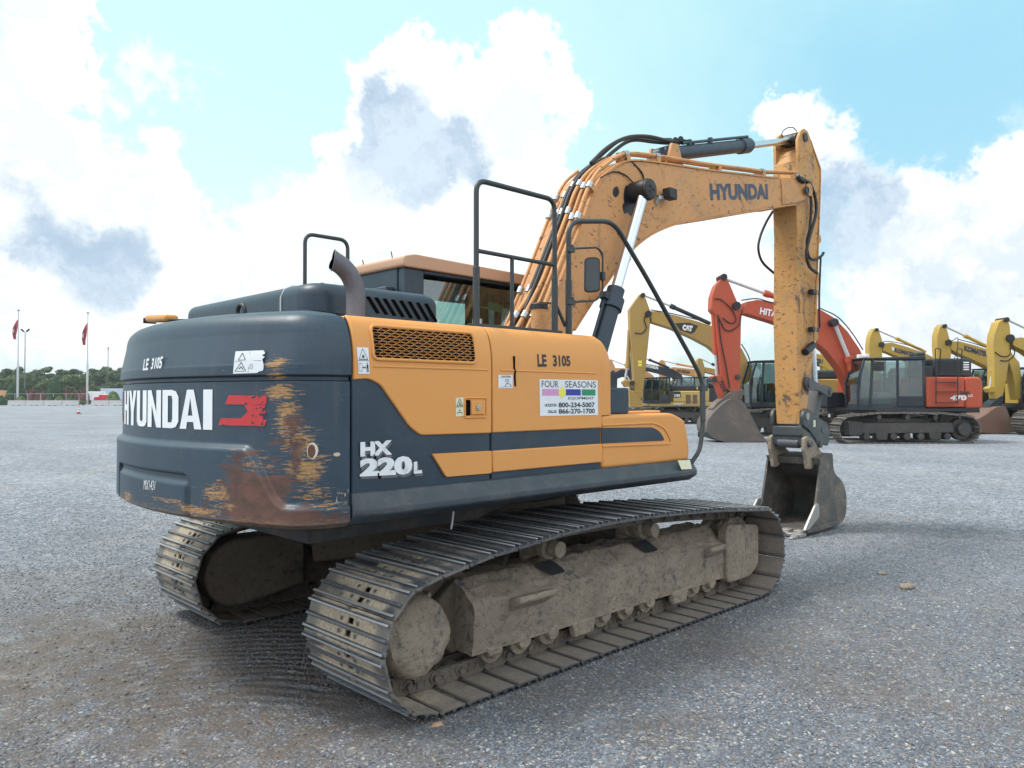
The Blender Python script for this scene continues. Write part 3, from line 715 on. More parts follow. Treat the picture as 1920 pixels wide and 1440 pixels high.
# --- side skirt under the doors
sk = MB()
xs0, xs1 = x1-.002, x4+.01
def sec(x, w_=1.0): return [(YS+.05, 1.250), (YS-.012, 1.245), (YS-.012-.075*w_, 1.165), (YS-.012-.075*w_, 1.125), (YS+.01, 1.075), (YS+.20, 1.070), (YS+.20, 1.22)]
rows = [[(x, a, b) for a, b in sec(x, w_)]+[(x, *sec(x, w_)[0])] for x, w_ in ((xs0, .10), (xs0+.02, .12), (xs0+.17, 1), (xs1-.10, 1), (xs1-.02, .85), (xs1, .6))]
sk.grid(rows); sk.add(rows[0][:-1], [tuple(range(7))]); sk.add(rows[-1][:-1], [tuple(range(7))])
skm = paint('scuffed_skirt_paint', (.030, .042, .056), .42, dirt=.55, dcol=(.12, .115, .105), dscale=5, chip=.5, ccol=(.15, .10, .06))
skirt = sk.build('side_skirt', skm, EX, bevel=.008, smooth=30)
fn = quadmap([PY(1274, 880, YS-.07), PY(1294, 879, YS-.07), PY(1290, 862, YS-.05), PY(1267, 863, YS-.05)], (0, -.018, 0))
mb = MB(); mb.grid([[fn(i, j) for i in (0, 1)] for j in (0, 1)]); o = mb.build('skirt_sticker', creamp, skirt, recalc=False)

# ------------------------------------------------------------------ counterweight
CWR, RF = 3.02, .28; CX0 = CWR-2.795
def cwplan(s):
    """s: arc length from the rear centre, + to the machine's left; returns x,y and outward normal"""
    sg = 1 if s >= 0 else -1; a = abs(s); th1 = math.asin((1.357-RF)/(CWR-RF)); L1 = CWR*th1
    if a <= L1: t = a/CWR; return CX0-CWR*math.cos(t), sg*CWR*math.sin(t), -math.cos(t), sg*math.sin(t)
    cx, cy = CX0-(CWR-RF)*math.cos(th1), 1.357-RF; L2 = RF*(math.pi/2-th1)
    if a <= L1+L2:
        t = th1+(a-L1)/RF; return cx-RF*math.cos(t), sg*(cy+RF*math.sin(t)), -math.cos(t), sg*math.sin(t)
    return cx+(a-L1-L2), sg*1.357, 0, sg
_th = math.asin((1.357-RF)/(CWR-RF)); SMAX = CWR*_th+RF*(math.pi/2-_th)+((CWR-RF)*math.cos(_th)-CX0-2.240)
def cw_sz(u, v):
    d = ray(u, v); best = None
    prev = None
    for s in np.linspace(-SMAX, SMAX, 700):
        x, y, nx_, ny_ = cwplan(s); c = (x-CAMP.x)*d.y-(y-CAMP.y)*d.x
        if prev is not None and c*prev[0] <= 0 and (nx_*d.x+ny_*d.y) < 0:
            t = ((x-CAMP.x)*d.x+(y-CAMP.y)*d.y)/(d.x**2+d.y**2)
            if best is None or t < best[2]: best = (s, CAMP.z+d.z*t, t)
        prev = (c,)
    if best is None: best = (.9, CAMP.z+d.z*2.9/math.hypot(d.x, d.y), 0)
    return best[0], best[1]
zz = np.r_[np.linspace(1.10, 1.82, 90), np.linspace(1.825, 1.90, 22), np.linspace(1.91, 2.19, 46)]
prof = [(.30, 1.050), (.20, 1.052), (.12, 1.058), (.07, 1.066), (.035, 1.078), (.012, 1.09)]
for z in zz:
    i_ = float(inset(z))*1.25
    i_ -= .016*float(sstep(z, 1.868, 1.876))*(1-.3*float(sstep(z, 1.95, 2.1)))
    i_ += .016*float(sstep(z, 1.838, 1.848))*(1-float(sstep(z, 1.864, 1.874)))
    prof.append((i_, z))
prof += [(.118, 2.200), (.15, 2.212), (.20, 2.222), (.30, 2.232), (.6, 2.24)]
NSC = 380; ss = np.linspace(-SMAX, SMAX, NSC)
recs = [cw_sz(330, 884), cw_sz(392, 960)]
def bulge(s, z):
    a = abs(s)
    zc = 1.495-.0*a-(.30)*float(sstep(a, .99, 1.27)); d = .036*float(sstep(zc-z, -.012, .020))
    # access cover pocket
    hw, zt_ = .60, 1.325
    e = max(abs(s-.02)-hw, z-zt_)
    q = math.hypot(max(abs(s-.02)-hw+.07, 0), max(z-zt_+.07, 0))-.07 if z > zt_-.07 and abs(s-.02) > hw-.07 else e
    d -= .020*float(sstep(-q, -.004, .004)); d += .020*float(sstep(-q, .030, .062))
    return d
V = np.zeros((len(prof), NSC, 3)); UV = np.zeros((len(prof), NSC, 2))
for j, s in enumerate(ss):
    x, y, nx_, ny_ = cwplan(s); fade = float(sstep(SMAX-abs(s), 0, .02))
    wb = float(sstep(SMAX-abs(s), .06, .45))
    for i, (ins, z) in enumerate(prof):
        if 1.93 < z <= 2.2:
            t_ = max(0., min(1., (z-2.125)/.078)); alt = .055*(z-1.93)/.27+.075*(1-math.sqrt(max(0, 1-t_*t_))); alt -= .016*.85
            ins = ins*(1-wb)+alt*wb
        b_ = bulge(s, z) if z < 1.7 else 0
        m_ = ins-b_*(.0+1.0*fade if z > 1.07 else .8)
        hx = min(1.0, 1.0); V[i, j] = (x-nx_*m_, y-ny_*m_, z+(.02*(1-(s/SMAX)**2) if z > 2.1 else 0)); UV[i, j] = (s, z)
mb = MB(); mb.grid(V)
uvs = list(UV.reshape(-1, 2))
top = [tuple(V[-1, j]) for j in range(NSC)]; bot = [tuple(V[0, j]) for j in range(NSC)]
mb.add(top, [tuple(range(NSC))]); uvs += [(0, 2.25)]*NSC; mb.add(bot, [tuple(range(NSC))]); uvs += [(0, 1.05)]*NSC
for j in (0, NSC-1):
    edge = [tuple(V[i, j]) for i in range(len(prof))]+[(-2.24, V[-1, j, 1], 1.05)]
    mb.add(edge, [tuple(range(len(edge)))]); uvs += [(0, 1.6)]*len(edge)
def cw_mat():
    m, N, b = mat_new('scraped_counterweight_paint'); uv = N.new('ShaderNodeUVMap').outputs[0]; c = N.coord('Object')
    
    sx = N.new('ShaderNodeSeparateXYZ'); N.link(uv, sx.inputs[0]); S_, Z_ = sx.outputs[0], sx.outputs[1]
    def field(bl):
        acc = None
        for (u, v, rs, rz, wt) in bl:
            s, z = cw_sz(u, v); a = N.math('MULTIPLY', N.math('SUBTRACT', S_, s), 1/rs); q = N.math('MULTIPLY', N.math('SUBTRACT', Z_, z), 1/rz)
            e = N.math('ADD', N.math('MULTIPLY', a, a), N.math('MULTIPLY', q, q)); g = N.math('MULTIPLY', N.math('EXPONENT', N.math('MULTIPLY', e, -1.)), wt)
            acc = g if acc is None else N.math('MAXIMUM', acc, g)
        return acc
    rust = field([(530, 760, .07, .10, .45), (540, 700, .06, .07, .30), (548, 790, .07, .12, .85), (555, 850, .07, .12, .85), (515, 830, .10, .03, .8), (440, 872, .25, .012, .8), (520, 905, .16, .09, 1.0), (485, 925, .22, .14, 1.35), (500, 965, .30, .07, 1.35), (560, 970, .22, .05, 1.1), (455, 900, .12, .16, .9),
                  (600, 975, .25, .035, .8), (520, 860, .08, .05, .6), (440, 860, .14, .03, .45), (400, 950, .12, .05, .6), (650, 972, .12, .03, .6), (430, 905, .3, .012, .8), (470, 850, .1, .02, .8)])
    tan = field([(520, 683, .09, .04, .95), (520, 705, .07, .03, .9), (525, 735, .11, .06, 1.0), (540, 770, .09, .07, 1.0), (540, 800, .10, .09, .95), (560, 830, .11, .10, .95), (572, 880, .13, .10, 1.0), (590, 925, .12, .07, .7), (430, 925, .22, .08, .85), (440, 950, .2, .05, .85),
                 (380, 955, .30, .035, .9), (320, 935, .30, .022, .62), (285, 915, .14, .018, .55), (610, 950, .18, .05, .62), (480, 870, .22, .10, .6), (640, 925, .08, .03, .45), (590, 860, .06, .06, .4), (250, 930, .14, .05, .8)])
    st = N.noise(N.mapv(uv, (10, 85, 1)), 1.0, 9, .72, .4); fine = N.noise(N.mapv(uv, (26, 130, 1)), 1.0, 6, .7); blot = N.noise(N.mapv(uv, (9, 12, 1)), 1.0, 8, .68)
    n_ = N.math('SUBTRACT', N.math('ADD', N.math('MULTIPLY', st, .75), N.math('MULTIPLY', fine, .35)), .55)
    tm = N.ramp(N.math('ADD', tan, N.math('MULTIPLY', n_, 4.6)), .64, .72); rm = N.ramp(N.math('ADD', rust, N.math('MULTIPLY', N.math('SUBTRACT', N.math('ADD', N.math('MULTIPLY', st, .6), N.math('MULTIPLY', blot, .5)), .55), 3.6)), .52, .74)
    big = N.noise(c, 1.6, 6, .6); hs_ = N.noise(N.mapv(uv, (3, 90, 1)), 1., 6, .7)
    base = N.mix(N.ramp(big, .3, .7), (.015, .036, .060), (.026, .051, .076)); base = N.mix(N.math('MULTIPLY', N.ramp(hs_, .55, .8), .45), base, (.085, .10, .115))
    vs_ = N.noise(N.mapv(uv, (14, .9, 1)), 1., 5, .6); base = N.mix(N.math('MULTIPLY', N.ramp(vs_, .52, .8), .35), base, (.075, .083, .085))
    cr = N.vor(N.mapv(N.vmath('ADD', uv, N.noise(uv, 2.2, 3, out=1)), (1.2, 3.2, 1)), 1.5, 'DISTANCE_TO_EDGE'); base = N.mix(N.math('MULTIPLY', N.ramp(cr, .0, .0045, 1., 0.), .5), base, (.008, .012, .018))
    tanc = N.mix(N.ramp(fine, .35, .65), (.44, .28, .12), (.26, .125, .05)); rustc = N.mix(N.ramp(blot, .35, .65), (.135, .062, .044), (.068, .040, .034))
    rustc = N.mix(N.math('MULTIPLY', N.ramp(st, .55, .75), .4), rustc, (.20, .145, .115))
    botd = N.ramp(N.math('ADD', Z_, N.math('MULTIPLY', n_, .35)), 1.075, 1.13, 1., 0.)
    k = N.mix(tm, base, tanc); k = N.mix(rm, k, rustc); k = N.mix(N.math('MULTIPLY', botd, .7), k, (.20, .12, .07))
    # bare chip beside the rear door
    def spot(u, v, rs, rz): 
        s, z = cw_sz(u, v); a = N.math('MULTIPLY', N.math('SUBTRACT', S_, s), 1/rs); q = N.math('MULTIPLY', N.math('SUBTRACT', Z_, z), 1/rz); return N.math('ADD', N.math('ADD', N.math('MULTIPLY', a, a), N.math('MULTIPLY', q, q)), N.math('MULTIPLY', n_, 1.2))
    e = spot(587, 845, .028, .042); k = N.mix(N.ramp(e, .9, 1.1, 1., 0.), k, (.62, .56, .47)); e2 = spot(585, 846, .020, .036); k = N.mix(N.ramp(e2, .9, 1.1, 1., 0.), k, (.12, .05, .032))
    e = spot(633, 852, .02, .010); k = N.mix(N.ramp(e, .9, 1.1, 1., 0.), k, (.55, .42, .33))
    e = spot(645, 935, .05, .05); sc = N.noise(N.mapv(uv, (60, 22, 1)), 1., 5, .7); k = N.mix(N.math('MULTIPLY', N.ramp(e, .6, 1.6, 1., 0.), N.ramp(sc, .6, .66)), k, (.6, .62, .62))
    N.put(b.inputs['Base Color'], k); worn = N.math('MAXIMUM', tm, rm); N.put(b.inputs['Roughness'], N.math('ADD', .43, N.math('MULTIPLY', worn, .33)))
    bump(N, b, N.math('ADD', N.math('MULTIPLY', fine, .5), N.math('SUBTRACT', blot, N.math('MULTIPLY', worn, .4))), .22, .006); return m
cwm = cw_mat()
CW = mb.build('counterweight', cwm, EX, recalc=True, smooth=50, uv=np.array(uvs)); CW['label'] = 'charcoal counterweight with scraped and rusted right corner'
def cwp(s, z, off=.003):
    x, y, nx_, ny_ = cwplan(s); i_ = float(np.interp(z, [q[1] for q in prof if q[1] > 1.07], [q[0] for q in prof if q[1] > 1.07]))-bulge(s, z)
    return (x-nx_*(i_-off), y-ny_*(i_-off), z)
def cwquad(quad, off=.003):
    c = [cw_sz(*q) for q in quad]; fn = quadmap([(s, 0, z) for s, z in c])
    return lambda a, b, o=0: cwp(fn(a, b).x, fn(a, b).z, off+o)
def cwtext(txt, quad, mat, bold, name='lettering', gap=1.0, wear=None):
    F = cwquad(quad); mb = MB(); text_into(mb, txt, F, bold=bold, gap=gap); return mb.build(name, mat, CW, recalc=False, smooth=0)
sL, zt_ = cw_sz(232, 734); sR, _ = cw_sz(399, 730); zb_ = 1.578; zt_ = 1.80; sc0 = -sR
def cwS(s, z): return (s, z)
def cwtext_sz(txt, s0, s1, z0, z1, mat, bold, name='lettering'):
    mb = MB(); text_into(mb, txt, lambda a, b: cwp(s0+(s1-s0)*a, z0+(z1-z0)*b), bold=bold); return mb.build(name, mat, CW, recalc=False, smooth=0)
# big block letters built as bars so they stay condensed and even
def block(txt, s0, s1, z0, z1, mat):
    W_ = {'H': 1, 'Y': 1, 'U': 1, 'N': 1.05, 'D': 1, 'A': 1.08, 'I': .42}; t = .36; mb = MB()
    tot = sum(W_[c] for c in txt)+.10*(len(txt)-1); x = 0
    def emit(pts, x0, w_):
        # subdivide nothing: letters are narrow compared with the curve
        mb.add([cwp(s0+(s1-s0)*((x0+a*w_)/tot), z0+(z1-z0)*b) for a, b in pts], [tuple(range(len(pts)))])
    for ch in txt:
        w_ = W_[ch]; e = lambda p: emit(p, x, w_); q = .36/w_*1.0
        if ch == 'H': e([(0, 0), (q, 0), (q, 1), (0, 1)]); e([(1-q, 0), (1, 0), (1, 1), (1-q, 1)]); e([(q, .42), (1-q, .42), (1-q, .60), (q, .60)])
        elif ch == 'Y': e([(.5-q/2, 0), (.5+q/2, 0), (.5+q/2, .38), (.5-q/2, .38)]); e([(.5-q/2, .38), (.5+q/2, .38), (q*.95, 1), (0-.02, 1)]); e([(.5+q/2, .38), (1.02, 1), (1-q*.95, 1), (.5-.02, .58), (.5-q/2, .38)])
        elif ch == 'U': e([(0, .14), (q, .20), (q, 1), (0, 1)]); e([(1-q, .20), (1, .14), (1, 1), (1-q, 1)]); e([(0, .14), (.12, .03), (.3, 0), (.7, 0), (.88, .03), (1, .14), (1-q, .20), (.6, .15), (.4, .15), (q, .20)])
        elif ch == 'N': e([(0, 0), (q*.95, 0), (q*.95, 1), (0, 1)]); e([(1-q*.95, 0), (1, 0), (1, 1), (1-q*.95, 1)]); e([(q*.9, 1), (q*.9, .62), (1-q*.95, 0), (1-q*.9, .38)])
        elif ch == 'D': e([(0, 0), (q, 0), (q, 1), (0, 1)]); e([(q, 0), (.62, 0), (.85, .04), (1, .18), (1-q, .24), (.58, .15), (q, .15)]); e([(q, .85), (.58, .85), (1-q, .76), (1, .82), (.85, .96), (.62, 1), (q, 1)]); e([(1-q, .24), (1, .18), (1, .82), (1-q, .76)])
        elif ch == 'A': e([(-.02, 0), (q*.92, 0), (.5, .80), (.5, 1), (.34, 1)]); e([(1-q*.92, 0), (1.02, 0), (.66, 1), (.5, 1), (.5, .80)]); e([(.30, .18), (.70, .18), (.66, .34), (.34, .34)])
        elif ch == 'I': e([(0, 0), (1, 0), (1, 1), (0, 1)])
        x += w_+.10
    return mb
block('HYUNDAI', .645, cw_sz(399, 770)[0], zb_, zt_, whitep).build('lettering', whitep, CW, recalc=False, smooth=0)
cwtext('LE', [(274, 695), (284, 694), (285, 672), (276, 674)], whitep, .03, 'stencil_number'); cwtext('3105', [(289, 693), (309, 691), (311, 668), (291, 672)], whitep, .03, 'stencil_number')
cwtext('MX1431', [(282, 917), (303, 918), (304, 901), (283, 898)], whitep, .0, 'stencil_number')
# torn red emblem bars at both ends of the name
def emblem(F):
    mb = MB()
    def rough(x0, x1, y0, y1, sh, seed):
        rr = random.Random(seed); n = 9; rt = [(x1+rr.uniform(-.10, .02), y0+(y1-y0)*k/n) for k in range(n+1)]
        poly_into(mb, [(x0, y0)]+rt+[(x0+sh, y1)], F, 5)
    rough(.0, .98, .0, .24, .03, 3); rough(.07, .97, .70, 1.0, .04, 5)
    rr = random.Random(9); poly_into(mb, [(.48, .24), (.62, .46), (.52, .70), (.60, .70), (.96, .68), (.94, .60), (.88, .56), (.97, .48), (.95, .42), (.80, .38), (.92, .30), (.90, .24)], F, 4)
    poly_into(mb, [(.46, .24), (.50, .24), (.64, .47), (.54, .70), (.50, .70), (.60, .47)], F, 2); return mb
emblem(cwquad([(411, 797), (504, 799), (503, 742), (422, 741)])).build('emblem', redp, CW, recalc=False, smooth=0)
F0 = cwquad([(411, 797), (504, 799), (503, 742), (422, 741)]); a0 = cw_sz(411, 770)[0]; a1 = cw_sz(504, 770)[0]
emblem(lambda a, b: cwp(-(a0+(a1-a0)*a), 1.590+.205*b)).build('emblem', redp, CW, recalc=False, smooth=0)
mb = MB(); rr_ = random.Random(12)
for _ in range(26):
    a, b = rr_.choice(((rr_.uniform(.55, .98), rr_.uniform(.0, 1.)), (rr_.uniform(.75, .98), rr_.uniform(0, 1)), (rr_.uniform(.1, .9), rr_.choice((.02, .24, .72, .97))))); s_ = rr_.uniform(.008, .035); poly_into(mb, [(a+s_*1.6*rr_.uniform(.5, 1)*math.cos(t), b+s_*1.8*rr_.uniform(.5, 1)*math.sin(t)) for t in np.linspace(0, 6.28, 7)[:-1]], lambda p, q: F0(p, q, .0008))
mb.build('emblem_chip', dark, CW, recalc=False, smooth=0)
# torn warning label
F = cwquad([(443, 701), (501, 699), (502, 657), (446, 659)], .003)
mb = MB(); poly_into(mb, [(0, 0), (.78, 0), (.84, .06), (.96, .1), (.88, .16), (.98, .22), (.9, .3), (.97, .38), (.86, .5), (.93, .62), (1, .7), (.9, .78), (1, .86), (.94, 1), (0, 1)], F, 7); wl = mb.build('warning_label', whitep, CW, recalc=False, smooth=0)
ink(wl, lambda a, b, o=0: F(a, b, .0012), [('l', [(.06, .10), (.42, .10), (.25, .5)], .022), ('l', [(.14, .60), (.38, .60), (.26, .92)], .022), ('l', [(.02, .55), (.9, .55)], .014, False), ('l', [(.5, .02), (.5, .98)], .010, False), ('l', [(.18, .2), (.26, .3), (.33, .18)], .03, False), ('l', [(.55, .2), (.62, .2), (.62, .4), (.55, .4)], .012)], inkb)
# lifting eye
le = MB(); q = PX(452, 590, -2.45); cy_ = q.y
q = Vector((-2.45, PX(452, 586, -2.45).y, 2.262))
q.z = PX(452, 589, -2.45).z
le.tube([(q.x, q.y+.048*math.cos(a), q.z+.012+.044*math.sin(a)) for a in np.linspace(0, 2*math.pi, 25)[:-1]], .0135, 10, closed=True); le.build('lifting_eye', black, CW)
# rear work beacon on its arm
bx = -2.42
p_ = [PX(a, b, bx) for a, b in ((284, 598), (322, 597))]
bc = MB(); bc.obox((p_[0]+p_[1])/2, ((p_[1]-p_[0]), (1, 0, 0), (0, 0, 1)), ((p_[1]-p_[0]).length/2, .05, .026)); bc.build('rear_beacon', amber, CW, bevel=.02, seg=3)
bc = MB(); bc.bar(p_[1]-Vector((0, 0, .01)), PX(365, 600, bx), .05, .012); bc.bar(PX(335, 600, bx), PX(335, 612, bx), .03, .03); bc.obox(p_[0]+Vector((0, .035, -.012)), ((0, 1, 0), (1, 0, 0), (0, 0, 1)), (.012, .045, .02)); bc.build('beacon_bracket', black, CW, bevel=.004)
# ------------------------------------------------------------------ hood and exhaust
HY = -.87
hd = MB()
def hoodP(x0, x1_, z0, z1, y0, y1, r, name, slope=.05):
    rows = []; n = 8
    def ringat(t):   # t 0..1 dome height
        ins = r*(1-math.sqrt(max(0, 1-t*t))); z = z1-r+r*t
        return ins, z
    pts = [(0, z0)]+[(0, z0+(z1-r-z0)*k/3) for k in (1, 2, 3)]+[ringat(k/n) for k in range(1, n+1)]
    mb = MB(); cr = .16
    for ins, z in pts:
        row = []
        for cx, cy, a0_ in ((x0+cr, y0+cr, math.pi), (x1_-cr, y0+cr, 1.5*math.pi), (x1_-cr, y1-cr, 0), (x0+cr, y1-cr, .5*math.pi)):
            for k in range(7):
                a = a0_+math.pi/2*k/6; rr = cr-min(ins, cr-.001); X = cx+rr*math.cos(a); Yv = cy+rr*math.sin(a); e = max(0, ins-cr+.001)
                row.append((X, Yv, z-slope*(Yv-y0)*(z-z0)/(z1-z0)))
        rows.append(row+[row[0]])
    mb.grid(rows); mb.add(rows[-1][:-1], [tuple(range(28))]); return mb.build(name, dark, EX, smooth=55)
p = PY(836, 604, HY)
darkmir = paint('mirror_dark_glass', (.03, .045, .05), .08, .0, dirt=0, bmp=0, var=0)
hood = hoodP(-2.20, p.x, 2.18, 2.445, HY, 1.05, .08, 'engine_hood', .0)
q0 = PY(655, 540, HY)
for yy in (-.52,):
    t = MB(); t.tube([(-2.203, yy, 2.2), (-2.203, yy, 2.37), (-2.18, yy, 2.42), (-2.12, yy+.005, 2.449), (-1.9, yy+.02, 2.449)], .006, 6); t.build('hood_seam', steel, hood)
for k in range(8):
    a = PY(692+k*15.6, 558+k*1.7, HY); b = PY(708+k*15.6, 589+k*2.2, HY)
    a = PY(686+k*15.6, 556+k*1.9, HY-.004); b = PY(706+k*15.6, 588+k*2.3, HY-.004)
    t = MB(); dx = .030; t.add([(a.x, HY-.003, a.z), (a.x+dx, HY-.003, a.z+.004), (b.x+dx, HY-.003, b.z+.004), (b.x, HY-.003, b.z)], [(0, 1, 2, 3)]); t.build('hood_slot', slotm, hood, recalc=False, smooth=0)
ey = -1.08
E1 = [PY(u, v, ey) for u, v in ((666, 600), (667, 562), (665, 540), (656, 517), (642, 500), (625, 488))]
sp_ = smooth_path(E1, 6); er = .5*(PY(685, 570, ey).x-PY(649, 570, ey).x)*.70
ex = MB(); n = 28
ex.tube(sp_, .0545, n); cn_ = (-CR*.90-CF*.36+Vector((0, 0, .12))).normalized(); d_ = (sp_[-1]-sp_[-2]).normalized(); c0 = sp_[-1]; nv = len(ex.v)
for i in range(nv-n, nv): v = Vector(ex.v[i]); ex.v[i] = tuple(v+d_*(((c0-v).dot(cn_))/d_.dot(cn_)))
rim_ = [Vector(ex.v[i]) for i in range(nv-n, nv)]; ex.f.pop(); ex.m.pop()
ex2 = MB(); ex2.tube(sp_, .0500, n); nv = len(ex2.v)
for i in range(nv-n, nv): v = Vector(ex2.v[i]); ex2.v[i] = tuple(v+d_*(((c0-v).dot(cn_))/d_.dot(cn_)))
ex2.f.pop(); ex2.m.pop()
exo = ex.build('exhaust_pipe', exhm, EX, smooth=60)
ex2.build('exhaust_opening', slotm, exo, recalc=False, smooth=60)
e_ = MB(); e_.tube(rim_, .004, 6, closed=True); e_.build('exhaust_lip', exhm, exo)

# ------------------------------------------------------------------ handrails and mirror
def rail(name, pts, r=.0175, f=.08, closed=False):
    m = MB(); m.tube(fillet(pts, f, 7), r, 12); return m.build(name, railm, EX, smooth=60)
ry = -1.20
a, b = PY(893, 612, ry), PY(1040, 618, ry); zt1, zt2 = PY(893, 340, ry).z, PY(1040, 372, ry).z
xa, xb = PY(893, 500, ry).x, PY(1040, 500, ry).x; zt_ = (zt1+zt2)/2
rail('handrail', [(xa, ry, TOPZ-.03), (xa, ry, zt_), (xb, ry, zt_), (xb, ry, TOPZ-.03)], f=.085)
zm = PY(895, 470, ry).z; xm = PY(960, 540, ry).x
rail('rail_crossbar', [(xa, ry, zm), (xb, ry, PY(1040, 497, ry).z)], .014, 0); rail('rail_upright', [(xm, ry, PY(960, 480, ry).z), (xm, ry, TOPZ-.02)], .014, 0)
sl_ = MB()
for x in (xa, xb): sl_.cyl((x, ry, TOPZ-.01), (x, ry, PY(893, 500, ry).z if x == xa else PY(1040, 520, ry).z), .0225)
sl_.box(xa-.03, ry-.02, TOPZ+.0, xb+.06, ry+.06, TOPZ+.03); sl_.build('rail_foot', railm, EX, bevel=.003)
ry2 = -1.22
P_ = [PY(1065, 620, ry2), PY(1066, 415, ry2), PY(1150, 415, ry2-.03), PY(1212, 520, ry2-.06), PY(1298, 675, -1.34), PY(1318, 715, -1.37), PY(1318, 800, -1.40), PY(1312, 845, -1.41), PY(1296, 868, -1.38)]
P_[0].x = P_[1].x
rr2 = MB(); rr2.tube(fillet(P_, .12, 8), .0185, 12); rr2.build('boarding_handrail', railm, EX, smooth=60)
sl2 = MB(); sl2.cyl((P_[1].x, ry2, TOPZ-.02), (P_[1].x, ry2, PY(1065, 525, ry2).z), .0235)
a = PY(1317, 722, -1.37); b = PY(1318, 790, -1.40); sl2.cyl(a, b, .0235)
for v in (728, 815): p = PY(1316, v, -1.385); sl2.obox(p+Vector((.05, .02, 0)), ((1, 0, 0), (0, 1, 0), (0, 0, 1)), (.05, .018, .022))
sl2.build('rail_sleeve', railm, EX)
p = PY(1040, 575, -1.16); q = PY(1060, 612, -1.2); rail('rail_brace', [(p.x, -1.18, p.z), (q.x, -1.2, q.z)], .012, 0)
# left-hand rail
p, q = PY(572, 438, 1.28), PY(652, 450, 1.28); rail('left_handrail', [(p.x, 1.28, 2.2), (p.x, 1.28, p.z), (q.x, 1.28, p.z), (q.x, 1.28, 2.2)], .0175, .09)
my = -1.24
mrail = [PY(1072, 466, my), PY(1120, 464, my), PY(1130, 476, my), PY(1130, 548, my), PY(1118, 564, my), PY(1072, 566, my)]
mm_ = MB(); mm_.tube(fillet(mrail, .045, 5), .008, 8)
for v in (468, 566): p = PY(1070, v, my); mm_.obox(p, ((1, 0, 0), (0, 1, 0), (0, 0, 1)), (.035, .012, .018)); mm_.cyl(p+Vector((.02, 0, -.02)), p+Vector((.02, 0, .035)), .009)
p = PY(1130, 518, my); mm_.cyl(p-Vector((0, 0, .03)), p+Vector((0, 0, .03)), .022)
mst = mm_.build('mirror_bracket', railm, EX)
c0 = PY(1110, 516, my+.02); mw, mh = .040, .135
ms = MB(); pts = f2([(-mw, -mh), (mw, -mh*.93), (mw*1.0, mh), (-mw*.95, mh)], .03); ang = R(42)
def mp(a, z, t): return (c0.x+a*math.cos(ang)*1.5-math.sin(ang)*t, c0.y-a*math.sin(ang)*1.5-math.cos(ang)*t, c0.z+z)
n = len(pts); vs_ = [mp(a, z, .01) for a, z in pts]+[mp(a*.9, z*.92, -.05) for a, z in pts]
ms.add(vs_, [tuple(range(n)), tuple(range(2*n-1, n-1, -1))]+[(i, (i+1) % n, (i+1) % n+n, i+n) for i in range(n)]); mo = ms.build('mirror', black, EX, bevel=.006)
ms = MB(); ms.add([mp(a*.84, z*.9, .0125) for a, z in pts], [tuple(range(n))]); ms.build('mirror_glass', darkmir, mo, recalc=False, smooth=0)
# filler cap
p = PY(1011, 600, -.95); fc_ = MB(); fc_.cyl((p.x, -.95, TOPZ), (p.x, -.95, PY(1011, 580, -.95).z), .062); fco = fc_.build('filler_neck', boomor, EX, bevel=.004)
fc_ = MB(); z = PY(1011, 580, -.95).z; fc_.lathe([(.068, 0), (.068, .035), (.06, .045)], (p.x, -.95, z), (0, 0, 1), 14); fc_.bar((p.x, -.95, z+.05), (p.x+.12, -.95, z+.055), .02, .012); fc_.build('filler_cap', black, fco)
p = PY(895, 600, -.9); fc_ = MB(); fc_.cyl((p.x, -.9, TOPZ), (p.x, -.9, TOPZ+.05), .05); fc_.build('tank_cap', amber, EX); fc_ = MB(); fc_.cyl((p.x, -.9, TOPZ+.05), (p.x, -.9, TOPZ+.10), .035); fc_.build('tank_vent', steel, EX)

# ------------------------------------------------------------------ cab
cx0, cx1, cy0, cy1, cz1 = -.60, 1.15, .40, 1.36, 2.86
cabr = MB()
def post(a, b, w_=.07, d_=.07): cabr.bar(a, b, w_, d_, up=(0, 1, 0))
cabr.box(cx0, cy0, 1.2, cx1, cy1, 1.78)
for x, y in ((cx0+.05, cy0+.045), (cx0+.05, cy1-.045), (cx1-.05, cy0+.045), (cx1-.05, cy1-.045)): cabr.box(x-.045, y-.040, 1.77, x+.045, y+.040, cz1-.003)
cabr.box(cx0+.002, cy0+.001, 1.781, cx0+.22, cy0+.05, cz1-.002)                 # broad rear right pillar
cabr.box(cx0, cy0+.1, 2.50, cx0+.06, cy1-.1, cz1); cabr.box(cx0, cy0+.1, 1.78, cx0+.05, cy1-.1, 2.0)
cabr.box(cx0+.22, cy0+.003, 2.82, cx1-.002, cy0+.053, cz1-.001); cabr.box(cx0+.2, cy1-.05, 2.78, cx1-.002, cy1-.003, cz1-.001)
cab = cabr.build('cab', dark, EX, bevel=.012)
rfm = MB(); rfm.prism(f2([(cx0-.02, cz1), (cx1+.1, cz1-.02), (cx1+.06, cz1+.08), (cx0+.1, cz1+.12), (cx0-.02, cz1+.09)], .03), cy0-.03, cy1+.02); rfo = rfm.build('roof', roofor, cab, bevel=.025, seg=3)
for (u, v, v2, nm, y) in ((737, 490, 472, 'antenna', .7), (683, 500, 488, 'antenna', 1.1)):
    p = PY(u, v, y); a_ = MB(); a_.cyl((p.x, y, 2.95), (p.x-.02, y, PY(u, v2, y).z), .005, n=6); a_.cyl((p.x, y, 2.95), (p.x, y, 2.975), .018, n=10); a_.build(nm, black, rfo)
gm = MB()
gm.add([(cx0+.22, cy0+.02, 1.78), (cx1-.1, cy0+.02, 1.78), (cx1-.1, cy0+.02, 2.78), (cx0+.22, cy0+.02, 2.78)], [(0, 1, 2, 3)]); gm.build('side_window', glassm, cab, recalc=False, smooth=0)
